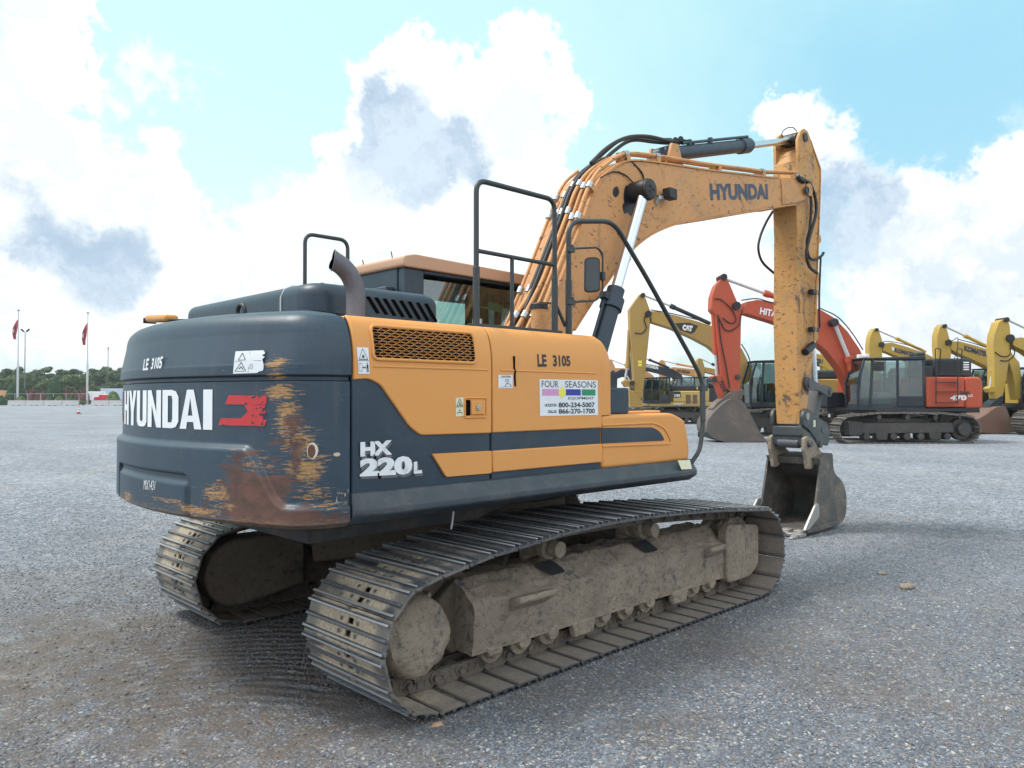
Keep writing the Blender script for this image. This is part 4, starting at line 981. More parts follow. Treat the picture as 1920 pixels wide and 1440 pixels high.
gm = MB(); gm.add([(cx0+.02, cy0+.1, 2.0), (cx0+.02, cy1-.1, 2.0), (cx0+.02, cy1-.1, 2.5), (cx0+.02, cy0+.1, 2.5)], [(0, 1, 2, 3)]); gm.build('rear_window', glassm, cab, recalc=False, smooth=0)
gm = MB(); gm.add([(cx0+.22, cy1-.02, 1.78), (cx1-.1, cy1-.02, 1.78), (cx1-.1, cy1-.02, 2.78), (cx0+.22, cy1-.02, 2.78)], [(0, 1, 2, 3)]); gm.build('door_window', glassm, cab, recalc=False, smooth=0)
gm = MB(); gm.box(cx1-.03, cy0+.09, 1.78, cx1-.02, cy1-.09, 2.84); gm.build('windscreen', glassm, cab, smooth=0)
st_ = MB(); st_.box(-.05, .62, 1.78, .45, 1.1, 1.95); st_.prism(f2([(-.15, 1.9), (.02, 1.92), (-.05, 2.55), (-.2, 2.55)], .04), .64, 1.08); st_.box(-.2, .76, 2.55, -.1, .96, 2.72); st_.build('seat', black, cab, bevel=.03)
st_ = MB(); st_.box(cx0+.1, cy0+.08, 2.74, cx1-.1, cy1-.08, 2.80); st_.box(.2, .48, 2.3, .26, .54, 2.75); st_.box(.55, .46, 1.9, .60, .52, 2.75); st_.box(-.35, 1.22, 1.9, -.15, 1.3, 2.75); st_.build('headliner', black, cab, bevel=.01)
st_ = MB(); st_.box(.75, .45, 1.78, 1.0, .62, 2.42); st_.box(.3, .44, 2.6, .42, .5, 2.8); st_.build('console', black, cab, bevel=.02)
v_ = MB(); p = PY(700, 540, .95); v_.box(cx0-.10, .52, 2.50, cx0-.01, 1.30, 2.70); v_.build('rear_light_housing', dark, cab, bevel=.01)
v_ = MB(); v_.lathe([(.03, 0), (.07, .02), (.075, .06), (.0, .065)], (cx0-.2, 1.30, 2.72), (-1, -.2, 0), 18); v_.cyl((cx0-.2, 1.3, 2.68), (cx0-.05, 1.3, 2.62), .015); v_.build('rear_camera', black, cab)
pk = MB(); pk.prism([(.30, 2.6), (.34, 2.66), (.62, 2.64), (.60, 2.56)], .45, .452); pk.build('green_label', paint('pale_green_label', (.25, .5, .3), .5), cab)

# ------------------------------------------------------------------ boom
YC = -.13; BH = .235; YB = YC-BH
low = [(1076, 618), (1110, 565), (1140, 525), (1165, 490), (1190, 462), (1222, 438), (1262, 421), (1300, 413), (1400, 397), (1470, 385), (1492, 383)]
topp = [(1520, 352), (1514, 340), (1500, 334), (1460, 333), (1440, 333), (1400, 328), (1330, 320), (1250, 308), (1200, 302), (1172, 304), (1150, 317), (1128, 337), (1112, 366), (1100, 400), (1075, 468), (1046, 545), (1008, 640)]
L_ = XZ(low, YB); T_ = XZ(topp, YB); nose = XZ([(1508, 376), (1517, 364)], YB)
foot = [(.08, 1.62), (.20, 1.50), (.36, 1.55)]
outline = foot+[(q[0], q[1]) for q in L_]+nose+T_
bm_ = MB(); bm_.prism(outline, YB, YC+BH)
BOOM = bm_.build('boom', boomor, EX, bevel=.008, smooth=28)
# welded flange lips on the top and bottom edges
TP = [Vector((a, 0, b)) for a, b in T_[::-1]]
TP = [Vector((.08, 0, 1.72))]+TP
BP = [Vector((a, 0, b)) for a, b in L_]
fl = MB()
for Q, dz in ((TP[:-3], 1), (BP, -1)):
    Q = smooth_path(Q, 3); rows = []
    for i, q in enumerate(Q):
        t = (Q[min(i+1, len(Q)-1)]-Q[max(i-1, 0)]).normalized(); nn = Vector((-t.z, 0, t.x))*dz
        rows.append([Vector((q.x, y, q.z))+nn*h for y, h in ((YB-.014, -.002), (YB-.014, .014), (YC+BH+.014, .014), (YC+BH+.014, -.002))])
    fl.grid([[*r_, r_[0]] for r_ in rows])
fl.build('flange', boomor, BOOM, smooth=40)
def hub(name, u, v, y0, y1, r_, mat=grime, par=None, n=28, r2=None):
    p = PY(u, v, y0); m = MB(); m.lathe([(r_, 0), (r_, (y0-y1)*.85), (r_*.92, (y0-y1)), (r_*.6, (y0-y1)), (r_*.58, (y0-y1)-.006)], (p.x, y0, p.z), (0, -1, 0), n); return m.build(name, mat, par or BOOM), p
nb_, pv = hub('boom_nose_pin', 1512, 357, YB, YB-.05, .085, boomor); nb2, _ = hub('pin_cap', 1512, 357, YB-.05, YB-.07, .055, dark)
# nose doubler plate
dp = MB(); dp.prism(XZ([(1463, 336), (1497, 336), (1512, 344), (1520, 357), (1508, 374), (1490, 381), (1466, 384)], YB), YB+.0, YB-.014); dp.build('nose_plate', boomor, BOOM, bevel=.004)
# lettering on the boom
def btext(txt, quad, y, mat, bold, par=None, name='lettering'):
    c = [PY(u, v, y) for u, v in quad]; mb = MB(); text_into(mb, txt, quadmap(c), bold=bold); return mb.build(name, mat, par or BOOM, recalc=False, smooth=0)
btext('HYUNDAI', [(1332, 376), (1441, 374), (1439, 345), (1330, 344)], YB-.002, boomink, .055)
# boom cylinders, one on each side
cyo = .135
for sg in (-1, 1):
    y = YC+sg*(BH+cyo)
    Y0 = YC-(BH+cyo)
    a, b, c, d = PY(1208, 357, Y0), PY(1162, 548, Y0), PY(1157, 570, Y0), PY(1100, 735, Y0)
    for q in (a, b, c, d): q.y = y
    dd = (a-d).normalized(); b = d+dd*((b-d).dot(dd)); c = d+dd*((c-d).dot(dd))
    rod = MB(); rod.cyl(b-dd*.1, a, .052, n=28); ro = rod.build('boom_cylinder_rod', chrome, EX)
    br = MB(); br.lathe([(.082, 0), (.082, (c-d).length-.10), (.105, (c-d).length-.09), (.105, (c-d).length+.02), (.082, (c-d).length+.03), (.082, (b-d).length), (.055, (b-d).length+.01)], d, dd, 32)
    br.obox(c+Vector((-.09, 0, .02)), (dd, (0, 1, 0), dd.cross(Vector((0, 1, 0)))), (.03, .04, .06)); br.cyl(c+Vector((-.11, 0, .03)), c+Vector((-.11, 0, .03))-dd*.9, .014, n=10)
    br.cyl(d-Vector((0, .1, 0)), d+Vector((0, .1, 0)), .11)
    br.build('boom_cylinder_barrel', dark, EX, smooth=40)
    ey_ = MB(); ey_.cyl((a.x, y-.05, a.z), (a.x, y+.05, a.z), .105, n=28); ey_.build('cylinder_eye', grime, EX)
    pn = MB(); s0 = YC+sg*BH; e = y+sg*.075
    pn.lathe([(.10, 0), (.10, abs(e-s0)), (.085, abs(e-s0)+.01)], (a.x, s0, a.z), (0, sg, 0), 28)
    for k in range(3): pn.obox((a.x+.03*math.cos(2.1*k), e+sg*.013, a.z+.03*math.sin(2.1*k)), ((1, 0, 0), (0, 1, 0), (0, 0, 1)), (.012, .008, .012))
    pn.build('boom_pin', black, BOOM, bevel=.004)
gr_ = MB(); pts = XZ([(1172, 346), (1192, 352), (1196, 370), (1194, 396), (1186, 410), (1176, 398), (1168, 372)], YB)
gr_.prism(f2(pts, .05), YB+.0, YB-.0015); gr_.build('grease_stain', grime, BOOM, smooth=0)
gr2 = MB()
for Q in ([(1186, 404), (1193, 425), (1190, 450), (1184, 470), (1178, 455), (1180, 430)], [(1150, 352), (1158, 348), (1162, 362), (1154, 372), (1148, 364)], [(1176, 372), (1166, 385), (1170, 402), (1178, 398)], [(1172, 486), (1180, 476), (1184, 486), (1176, 498)]): gr2.prism(f2(XZ(Q, YB), .03), YB, YB-.0012)
gr2.build('grease_stain', grime, BOOM, smooth=0)
# work light and its bracket
p = PY(1256, 364, YB-.09); wlt = MB(); wlt.obox(p, ((1, 0, 0), (0, 1, 0), (0, 0, 1)), (.065, .05, .055)); wo = wlt.build('work_light', black, BOOM, bevel=.012)
wlt = MB(); a = PY(1230, 382, YB-.01); wlt.bar(a, a+Vector((0, -.03, .06)), .04, .012, up=(0, 1, 0)); wlt.bar(a+Vector((0, -.03, .06)), p+Vector((-.05, .03, -.04)), .035, .012, up=(0, 1, 0)); wlt.build('light_bracket', steel, wo)
wlt = MB(); wlt.tube(smooth_path([p+Vector((-.05, 0, .02)), PY(1238, 367, YB-.03), PY(1226, 366, YB-.03)], 5), .007, 6); wlt.tube(smooth_path([PY(1208, 344, YB-.02), PY(1204, 325, YB-.01), PY(1186, 305, YB), PY(1172, 299, YB)], 5), .009, 6)
wlt.tube(smooth_path([PY(1190, 345, YB-.02), PY(1172, 328, YB-.012), PY(1150, 322, YB-.012), PY(1126, 333, YB-.01)], 5), .007, 6); wlt.build('cable', black, BOOM)
# hydraulic lines running over the back of the boom
def topline(off, i0=0, i1=None, f=.10):
    Q = TP[i0:i1]; out = []
    for i, q in enumerate(Q):
        t = (Q[min(i+1, len(Q)-1)]-Q[max(i-1, 0)]).normalized(); out.append(q+Vector((-t.z, 0, t.x))*off)
    return out
Y_l = [YB+.015, YB+.085, YB+.165, YB+.245, YC+.06, YC+.17]
bend = 8
PIPES = []
for k, y in enumerate(Y_l):
    off = .075 if k < 4 else .07
    if k < 2: Q = topline(off, 1, len(TP)-2)
    else: Q = topline(off, 1, 9 if k < 4 else 8)
    Q = [Vector((q.x, y, q.z)) for q in Q]
    if k < 4: Q[0] = Q[0]+Vector((-.06*(k), 0, -.04)); Q = [Q[0]+Vector((-.28, .0, -.30+.03*k))]+Q
    pth = smooth_path(Q, 4); m = MB(); m.tube(pth, .0195 if k not in (1, 5) else .016, 10); PIPES.append(pth); m.build('hydraulic_pipe', boomor if k != 5 else boomor, BOOM, smooth=60)
cl = MB()
for k, pth in enumerate(PIPES):
    for frac in ((.20, .52, .70) if k > 1 else (.09+.02*k, .25, .36, .55, .66, .86)):
        i = int(frac*(len(pth)-1)); t = (pth[min(i+1, len(pth)-1)]-pth[i-1]).normalized(); cl.cyl(pth[i]-t*.032, pth[i]+t*.032, .031, n=14)
cl.build('pipe_clamp', steel, BOOM)
# the brackets that carry the clamps
cl = MB()
for frac in (.09, .25, .36, .55, .66, .75, .86):
    i = int(frac*(len(PIPES[0])-1)); q = PIPES[0][i]; t = (PIPES[0][i+1]-PIPES[0][i-1]).normalized(); nn = Vector((t.z, 0, -t.x)); cl.obox(q+nn*.045+Vector((0, .04, 0)), (t, (0, 1, 0), nn), (.03, .07, .03))
cl.build('pipe_bracket', boomor, BOOM)
# black hoses beside the pipes and across the knee to the arm cylinder
hm = MB()
for k, y in enumerate((YC-.015, YC+.02)):
    Q = [Vector((q.x, y, q.z)) for q in topline(.085, 1, 9)]; hm.tube(smooth_path(Q, 4), .019, 8)
ks_ = [((1108, 306), (1140, 276), (1176, 258), (1215, 256), (1252, 264), (1262, 264)), ((1122, 312), (1150, 284), (1184, 263), (1225, 266), (1250, 268), (1264, 267)), ((1100, 318), (1128, 290), (1165, 262), (1200, 262), (1240, 262), (1258, 262))]
for i, Q in enumerate(ks_): hm.tube(smooth_path([PY(u, v, YC+.05*i-.05) for u, v in Q], 6), .02, 8)
hm.tube(smooth_path([PY(u, v, YC) for u, v in ((1276, 262), (1290, 266), (1308, 276), (1330, 279))], 6), .017, 8)
hm.build('hydraulic_hose', black, BOOM, smooth=60)
fm = MB()
for (u, v) in ((1264, 266), (1274, 264)): p = PY(u, v, YC); fm.cyl(p-Vector((.05, .05, .0)), p+Vector((.05, .05, 0)), .03, n=10)
fm.build('hose_fitting', black, BOOM)

# arm (stick) cylinder on top of the boom
a, b, c = PY(1246, 290, YC), PY(1404, 268, YC), PY(1507, 258, YC-.165); c.y = YC; dd = (c-a).normalized(); b = a+dd*((b-a).dot(dd))
m = MB(); L = (b-a).length; m.lathe([(.05, -.03), (.078, .0), (.078, L-.25), (.095, L-.24), (.095, L-.04), (.08, L-.03), (.08, L), (.05, L+.01)], a, dd, 32)
m.cyl(a-Vector((0, .12, 0)), a+Vector((0, .12, 0)), .085); m.cyl(a+dd*.3+Vector((0, -.03, .10)), a+dd*(L-.1)+Vector((0, -.03, .105)), .018, n=10)
for t in (.45, .9): m.cyl(a+dd*t+Vector((0, -.03, .06)), a+dd*t+Vector((0, -.03, .13)), .03, n=10)
m.build('arm_cylinder_barrel', dark, EX, smooth=40)
m = MB(); m.cyl(b-dd*.1, c, .046, n=28); m.build('arm_cylinder_rod', chrome, EX)
m = MB(); m.cyl(c-Vector((0, .09, 0)), c+Vector((0, .09, 0)), .09, n=28); m.build('cylinder_eye', grime, EX)
m = MB()
for sg in (-1, 1):
    y = YC+sg*.13; m.prism([(a.x-.22, a.z-.28), (a.x+.2, a.z-.24), (a.x+.05, a.z+.09), (a.x-.07, a.z+.08)], y-.015, y+.015)
m.build('cylinder_bracket', boomor, BOOM, bevel=.004)

# ------------------------------------------------------------------ arm
AH = .165; YA = YC-AH
side_ = [(1496, 300), (1500, 284), (1510, 272), (1521, 272), (1537, 316), (1537.5, 332), (1535, 420), (1531, 520), (1528, 640), (1521, 700), (1513, 770), (1509, 792), (1500, 796), (1500, 780), (1498, 740), (1494.5, 600), (1495.5, 440), (1492, 345), (1495, 300)]
ap = XZ(side_, YA)
m = MB(); m.prism(ap, YA, YC+AH); ARM = m.build('arm', armor_, EX, bevel=.010, smooth=28)
# the head splits into two ears around the cylinder eye
dk_ = MB(); c0 = PY(1500, 258, YC)
ee = MB(); ear = XZ([(1496, 300), (1495, 262), (1500, 246), (1506, 241), (1513, 246), (1520, 264), (1524, 285)], YA)
for y0_, y1_ in ((YA-.012, YA+.03), (YC+AH-.03, YC+AH+.012)): ee.prism(ear, y0_, y1_)
ee.build('arm_ear', armor_, ARM, bevel=.006)
c0 = PY(1507, 258, YA); m = MB(); m.cyl((c0.x, YA-.03, c0.z), (c0.x, YC+AH+.03, c0.z), .06); m.build('arm_head_pin', grime, ARM)
# strap plate along the front side
m = MB(); ed = XZ([(1519, 264), (1537, 316), (1537.5, 332), (1531, 520), (1528, 640)], YA)
for i in range(len(ed)-1): m.bar((ed[i][0], YC, ed[i][1]), (ed[i+1][0], YC, ed[i+1][1]), .018, 2*AH+.03, up=(0, 1, 0))
m.build('arm_flange', armor_, ARM)
gm_ = MB(); pts = XZ([(1497, 268), (1503, 268), (1500, 300), (1498, 330)], YA)
# oil run below the cylinder eye on the rear face
xr_ = min(q[0] for q in ap if q[1] > 4.5); 
# bucket cylinder on the front side of the arm
yb_ = YC
q0, q1, q2 = PY(1540, 512, YC), PY(1529, 665, YC), PY(1532, 716, YC)
def front(u, v, dx): p = PY(u, v, YA); return Vector((p.x+dx, YC, p.z))
A0, A1 = PY(1523, 450, YC), PY(1521, 640, YC)
m = MB(); dd = (A1-A0).normalized(); L = (A1-A0).length; m.lathe([(.05, 0), (.072, .02), (.072, L-.2), (.088, L-.19), (.088, L-.02), (.05, L)], A0, dd, 28); m.cyl(A0-Vector((0, .1, 0)), A0+Vector((0, .1, 0)), .06)
for t in (): m.obox(A0+dd*t+Vector((0, -.09, 0)), (dd, (0, 1, 0), dd.cross(Vector((0, 1, 0)))), (.03, .02, .05))
m.build('bucket_cylinder_barrel', armor_, EX, smooth=40)
B1 = PY(1555, 736, YC); B1.y = YC
LK0 = PY(1512, 719, YA-.02); LK1 = PY(1551, 734, YA-.02)
LK0.y = YC; LK1.y = YC
m = MB(); m.cyl(A1-dd*.05, LK1, .055, n=24); m.build('bucket_cylinder_rod', chrome, EX)
def dogbone(p, q, r0, r1, y0, y1, name, mat, par=EX, waist=.6):
    P2 = Vector((p.x, p.z)); Q2 = Vector((q.x, q.z)); d = (Q2-P2).normalized(); n_ = Vector((-d.y, d.x)); pts = []
    base = math.atan2(d.y, d.x)
    for k in range(13): a = base+math.pi/2+math.pi*k/12; pts.append((P2.x+r0*math.cos(a), P2.y+r0*math.sin(a)))
    mid = (P2+Q2)/2; w_ = min(r0, r1)*waist; pts.append(tuple(mid-n_*w_))
    for k in range(13): a = base-math.pi/2+math.pi*k/12; pts.append((Q2.x+r1*math.cos(a), Q2.y+r1*math.sin(a)))
    pts.append(tuple(mid+n_*w_)); m = MB(); m.prism(pts, y0, y1); return m.build(name, mat, par, bevel=.006)
linkm = paint('link_grey_steel', (.085, .092, .10), .6, .2, dirt=.8, dcol=(.17, .14, .11), dscale=5)
coupm = paint('coupler_paint', (.042, .055, .062), .5, dirt=.55, dcol=(.17, .145, .115), dscale=6, chip=.4, ccol=(.25, .25, .25))
buckm = paint('weathered_bucket_steel', (.085, .083, .080), .72, .1, dirt=.8, dcol=(.24, .20, .155), dscale=3.2, chip=.9, ccol=(.035, .038, .045), bmp=.5, streak=.35)
edgem = paint('polished_wear_steel', (.36, .35, .34), .45, .5, dirt=.5, dcol=(.25, .2, .16))
for sg in (-1, 1):
    y = YC+sg*(AH+.035); dogbone(LK0, LK1, .085, .075, y-.022, y+.022, 'rocker_link', linkm)
m = MB(); m.cyl((LK0.x, YC-AH-.075, LK0.z), (LK0.x, YC+AH+.075, LK0.z), .05); m.cyl((LK1.x, YC-AH-.075, LK1.z), (LK1.x, YC+AH+.075, LK1.z), .045); m.build('link_pin', linkm, EX)
CP = PY(1543, 806, YA-.05); CP.y = YC; CA = PY(1514, 781, YA-.05); CA.y = YC
dogbone(LK1, CP, .08, .08, YC-.10, YC+.10, 'bucket_link', linkm, waist=.75)
# quick coupler
for sg in (-1, 1):
    y = YC+sg*(AH+.045)
    cpl = XZ([(1503, 780), (1505, 771), (1511, 766), (1517, 768), (1524, 779), (1548, 793), (1553, 806), (1553, 824), (1549, 836), (1541, 832), (1528, 826), (1514, 806), (1504, 798)], YA-.045)
    m = MB(); m.prism(f2(cpl, .02, 3), y-.024, y+.024); co = m.build('quick_coupler', coupm, EX, bevel=.008)
    for (u, v, r_) in ((1514, 781, .052), (1543, 806, .048)):
        p = PY(u, v, YA-.07); m = MB(); m.cyl((p.x, y+sg*.024, p.z), (p.x, y+sg*.034, p.z), r_, n=20); m.build('coupler_pin', linkm if r_ < .05 else edgem, co, bevel=.003)
    if sg < 0:
        p = PY(1527, 794, YA-.07); m = MB(); m.box(p.x-.03, y-.027, p.z-.045, p.x+.03, y-.0245, p.z+.045); m.build('sticker', creamp, co)
m = MB(); a = PY(1505, 812, YA); b = PY(1518, 826, YA)
cx_ = (CA.x+CP.x)/2-.05; m.box(CA.x-.12, YC-.22, CA.z-.36, CA.x+.26, YC+.22, CA.z-.20); m.prism([(CA.x-.14, CA.z-.12), (CA.x+.1, CA.z-.2), (CA.x+.1, CA.z-.3), (CA.x-.14, CA.z-.26)], YC-.21, YC+.21)
m.build('coupler_body', coupm, EX, bevel=.02)
# hoses on the arm
hz_ = MB()
hz_.tube(smooth_path([PY(u, v, YA-.10) for u, v in ((1506, 336), (1518, 345), (1528, 368), (1530, 400), (1518, 445), (1512, 475), (1518, 500), (1532, 512))], 6), .021, 8)
hz_.tube(smooth_path([PY(u, v, YA-.06) for u, v in ((1500, 340), (1514, 352), (1521, 380), (1518, 430), (1513, 452), (1516, 480), (1527, 487), (1540, 480), (1544, 474))], 6), .019, 8)
hz_.tube(smooth_path([PY(u, v, YC+AH+.06) for u, v in ((1449, 396), (1436, 418), (1425, 445), (1422, 468), (1430, 492), (1452, 513))], 6), .017, 8)
hz_.tube(smooth_path([PY(u, v, YC) for u, v in ((1469, 262), (1466, 250), (1474, 241), (1486, 239), (1494, 246))], 6), .007, 6)
hz_.build('arm_hose', black, ARM, smooth=60)
for (P0, mt_, r_) in (([(1533, 512), (1530, 560), (1527, 640)], armor_, .020), ([(1539, 480), (1536, 560), (1537, 615)], black, .013)):
    m = MB(); m.tube(smooth_path([PY(u, v, YA-.08) for u, v in P0], 4), r_, 10); m.build('arm_pipe', mt_, ARM, smooth=60)
m = MB()
for v in (548, 618): p = PY(1526, v, YA-.06); m.obox(p, ((1, 0, 0), (0, 1, 0), (0, 0, 1)), (.10, .035, .03))
p = PY(1516, 654, YA-.05); m.cyl(p-Vector((.1, .0, .05)), p+Vector((.14, 0, .06)), .05, n=12); m.build('pipe_bracket', grime, ARM, bevel=.006)
fm = MB()
for (u, v) in ((1498, 334), (1503, 337)): p = PY(u, v, YA-.11); fm.cyl(p-Vector((.06, 0, -.03)), p+Vector((.06, 0, -.02)), .028, n=12)
fm.build('hose_fitting', grime, BOOM)

# ------------------------------------------------------------------ bucket
YR = YC-.37; YL = YC+.37
tip = PY(1511, 1013, YR)
outer = [(1538, 868), (1560, 851), (1563, 884), (1576, 900), (1583, 915), (1586, 942), (1582, 972), (1566, 990), (1540, 1002), (1512, 1011)]
op = [Vector((a, 0, b)) for a, b in XZ(outer, YR)]
op[-1].z = .03; op[-2].z = max(op[-2].z, .02); op[-3].z = max(op[-3].z, .04)
lipx = op[-1].x-.05
shell = smooth_path([op[1], op[2], op[3], op[4], op[5], op[6], op[7], op[8], op[9], Vector((lipx-.10, 0, .02))], 5)
rows = []; inn_ = []
cen = Vector((op[4].x-.5, 0, op[4].z))
for i, q in enumerate(shell):
    t = (shell[min(i+1, len(shell)-1)]-shell[max(i-1, 0)]).normalized(); nn = Vector((t.z, 0, -t.x)); 
    if nn.dot(cen-q) < 0: nn = -nn
    rows.append([(q.x, YR, q.z), (q.x, YL, q.z), (q.x+nn.x*.03, YL, q.z+nn.z*.03), (q.x+nn.x*.03, YR, q.z+nn.z*.03), (q.x, YR, q.z)])
m = MB(); m.grid(rows); m.add(rows[0][:4], [(0, 1, 2, 3)]); m.add(rows[-1][:4], [(0, 1, 2, 3)])
# top torsion tube region joining the ears
m.prism([(op[0].x-.02, op[0].z+.06), (op[1].x, op[1].z+.01), (op[1].x+.0, op[1].z-.07), (op[0].x+.02, op[0].z-.03)], YR, YL)
BK = m.build('bucket', buckm, EX, smooth=40)
sidep = [(op[0].x, op[0].z)]+[(q.x, q.z) for q in shell[:-3]]+[(lipx+.02, .06), (PY(1507, 990, YR).x, PY(1507, 990, YR).z), (PY(1528, 950, YR).x, PY(1528, 950, YR).z)]
for y0_, y1_ in ((YR-.012, YR+.018), (YL-.018, YL+.012)):
    m = MB(); m.prism(sidep, y0_, y1_); m.build('side_plate', buckm, BK, bevel=.005)
for sg, y in ((-1, YR-.03), (1, YL+.03)):
    m = MB(); a = PY(1504, 992, YR); b = PY(1526, 951, YR); m.prism(f2([(a.x-.02, a.z-.02), (b.x-.03, b.z+.04), (b.x+.05, b.z+.05), (b.x+.07, a.z+.12), (a.x+.12, a.z-.01)], .03), y-.014, y+.014); m.build('side_cutter', edgem, BK, bevel=.006)
    m = MB(); m.box(lipx-.0, y-.012, .05, op[-3].x, y+.012, .11); m.build('wear_strip', buckm, BK, bevel=.006)
m = MB(); m.box(lipx-.16, YR-.02, .012, lipx+.02, YL+.02, .055); m.build('cutting_edge', edgem, BK, bevel=.008)
for k in range(5):
    y = YR+.04+(YL-YR-.08)*k/4; m = MB()
    vs_ = [(lipx-.10, y-.045, .075), (lipx-.10, y+.045, .075), (lipx-.10, y+.045, .005), (lipx-.10, y-.045, .005), (lipx-.30, y-.022, .022), (lipx-.30, y+.022, .022), (lipx-.30, y+.022, .006), (lipx-.30, y-.022, .006)]
    m.add(vs_, [(0, 1, 2, 3), (4, 5, 6, 7), (0, 1, 5, 4), (1, 2, 6, 5), (2, 3, 7, 6), (3, 0, 4, 7)]); m.box(lipx-.12, y-.05, .0, lipx+.02, y+.05, .09); m.build('bucket_tooth', edgem, BK, bevel=.006)
for sg in (-1, 1):
    y = YC+sg*.235
    e_ = XZ([(1506, 822), (1512, 817), (1520, 822), (1535, 845), (1548, 856), (1540, 872), (1524, 868), (1520, 878), (1512, 880), (1510, 862), (1506, 845)], YC-.235)
    m = MB(); m.prism(f2(e_, .02, 3), y-.025, y+.025); m.build('bucket_ear', mudc, BK, bevel=.008)
p = PY(1516, 832, YC-.26); m = MB(); m.cyl((p.x, YC-.30, p.z), (p.x, YC+.30, p.z), .045); m.cyl((p.x, YC-.14, p.z), (p.x, YC+.14, p.z), .065); p2 = p+Vector((.30, 0, -.02)); m.cyl((p2.x, YC-.30, p2.z), (p2.x, YC+.30, p2.z), .045); m.build('bucket_pin', linkm, BK)
# ------------------------------------------------------------------ ground
PATCHES = ((40, 1230, 1.9, .9), (230, 1260, 1.4, .95), (420, 1320, 1.2, .95), (600, 1340, 1.0, .95), (60, 1400, .7, .6), (560, 1190, .9, .8), (350, 1210, .9, .8), (740, 1400, .5, .6), (1230, 1370, .35, .6), (1600, 1290, .5, .4), (1250, 1200, .9, .5), (1050, 1290, .6, .5), (100, 1110, 1.5, .5), (1500, 1100, .8, .35), (400, 1170, .8, .7))
def gravel_mat(name, bm_=1.0):
    m, N, b = mat_new(name); c = N.coord('Object')
    flat = N.mapv(c, (1, 1, 0)); wv = N.noise(flat, 14, 3, .5, out=1); wob = N.vmath('ADD', flat, N.vmath('MULTIPLY', N.vmath('SUBTRACT', wv, (.5, .5, .5)), (.03, .03, 0)))
    v1 = N.new('ShaderNodeTexVoronoi'); N.put(v1.inputs['Vector'], wob); v1.inputs['Scale'].default_value = 52
    v2 = N.new('ShaderNodeTexVoronoi'); N.put(v2.inputs['Vector'], wob); v2.inputs['Scale'].default_value = 105
    s1 = N.new('ShaderNodeSeparateColor'); N.link(v1.outputs['Color'], s1.inputs[0]); s2 = N.new('ShaderNodeSeparateColor'); N.link(v2.outputs['Color'], s2.inputs[0])
    k = N.mix(s1.outputs[0], (.068, .084, .110), (.19, .218, .265)); k = N.mix(N.math('MULTIPLY', s2.outputs[0], .5), k, (.155, .175, .21))
    k = N.mix(N.ramp(s1.outputs[1], .90, .95), k, (.42, .41, .39)); k = N.mix(N.ramp(s2.outputs[1], .93, .96), k, (.50, .50, .50)); k = N.mix(N.math('MULTIPLY', N.ramp(s1.outputs[2], .88, .92), .7), k, (.23, .17, .12))
    gap = N.ramp(v1.outputs['Distance'], .42, .75); k = N.mix(N.math('MULTIPLY', gap, .55), k, (.07, .068, .066))
    # worn patches where the stones are pressed into brown dirt
    big = N.noise(flat, .22, 5, .6, .3); mid = N.noise(flat, 1.1, 6, .65); st = N.noise(N.mapv(flat, (1, 1, 1)), .06, 3)
    sx = N.new('ShaderNodeSeparateXYZ'); N.put(sx.inputs[0], flat)
    # wheel tracks that sweep past the machines: arcs about a far centre
    def arcs(cx, cy, per, ph):
        d = N.vmath('DISTANCE', N.vmath('ADD', flat, N.vmath('MULTIPLY', N.vmath('SUBTRACT', N.noise(flat, .09, 3, out=1), (.5, .5, .5)), (7, 7, 0))), (cx, cy, 0)); return N.math('SINE', N.math('ADD', N.math('MULTIPLY', d, per), ph))
    a1 = arcs(40, -22, 1.9, .3); a2 = arcs(-30, 45, 1.3, 1.2)
    trk = N.math('MULTIPLY', N.ramp(N.math('ADD', N.math('MULTIPLY', a1, .5), N.math('MULTIPLY', a2, .5)), .25, .8), N.ramp(mid, .35, .6))
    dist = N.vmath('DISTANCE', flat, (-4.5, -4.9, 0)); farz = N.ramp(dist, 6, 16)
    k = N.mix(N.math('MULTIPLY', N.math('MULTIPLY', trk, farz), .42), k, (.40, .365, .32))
    dirt = N.ramp(N.math('ADD', N.math('MULTIPLY', big, .6), N.math('MULTIPLY', mid, .4)), .50, .64); k = N.mix(N.math('MULTIPLY', dirt, .42), k, (.185, .150, .115))
    def patch(u, v, r_, w_):
        p = PZ(u, v); d = N.vmath('DISTANCE', flat, (p.x, p.y, 0)); return N.math('MULTIPLY', N.ramp(N.math('ADD', d, N.math('MULTIPLY', N.math('SUBTRACT', mid, .5), 1.6)), r_*.4, r_, 1., 0.), w_)
    pt = None
    for q in PATCHES:
        e = patch(*q); pt = e if pt is None else N.math('MAXIMUM', pt, e)
    pt = N.math('MULTIPLY', pt, N.ramp(N.noise(flat, 5, 5, .65), .28, .62)); k = N.mix(N.math('MULTIPLY', pt, .85), k, (.095, .075, .058))
    rt = N.noise(N.mapv(flat, (1, 1, 1)), .5, 6, .7, 1.2); k = N.mix(N.math('MULTIPLY', N.ramp(rt, .56, .68), .35), k, (.10, .092, .085))
    m3 = N.noise(flat, 9, 5, .7); k = N.mix(N.math('MULTIPLY', N.ramp(m3, .45, .7), .35), k, (.085, .09, .10)); m4 = N.noise(flat, 2.6, 6, .7); k = N.mix(N.math('MULTIPLY', N.ramp(m4, .5, .72), .30), k, (.34, .37, .41))
    lg = N.ramp(N.noise(N.mapv(flat, (1, .35, 1)), .35, 5, .6), .35, .7); k = N.mix(N.math('MULTIPLY', N.math('MULTIPLY', lg, farz), .5), k, (.36, .395, .45))
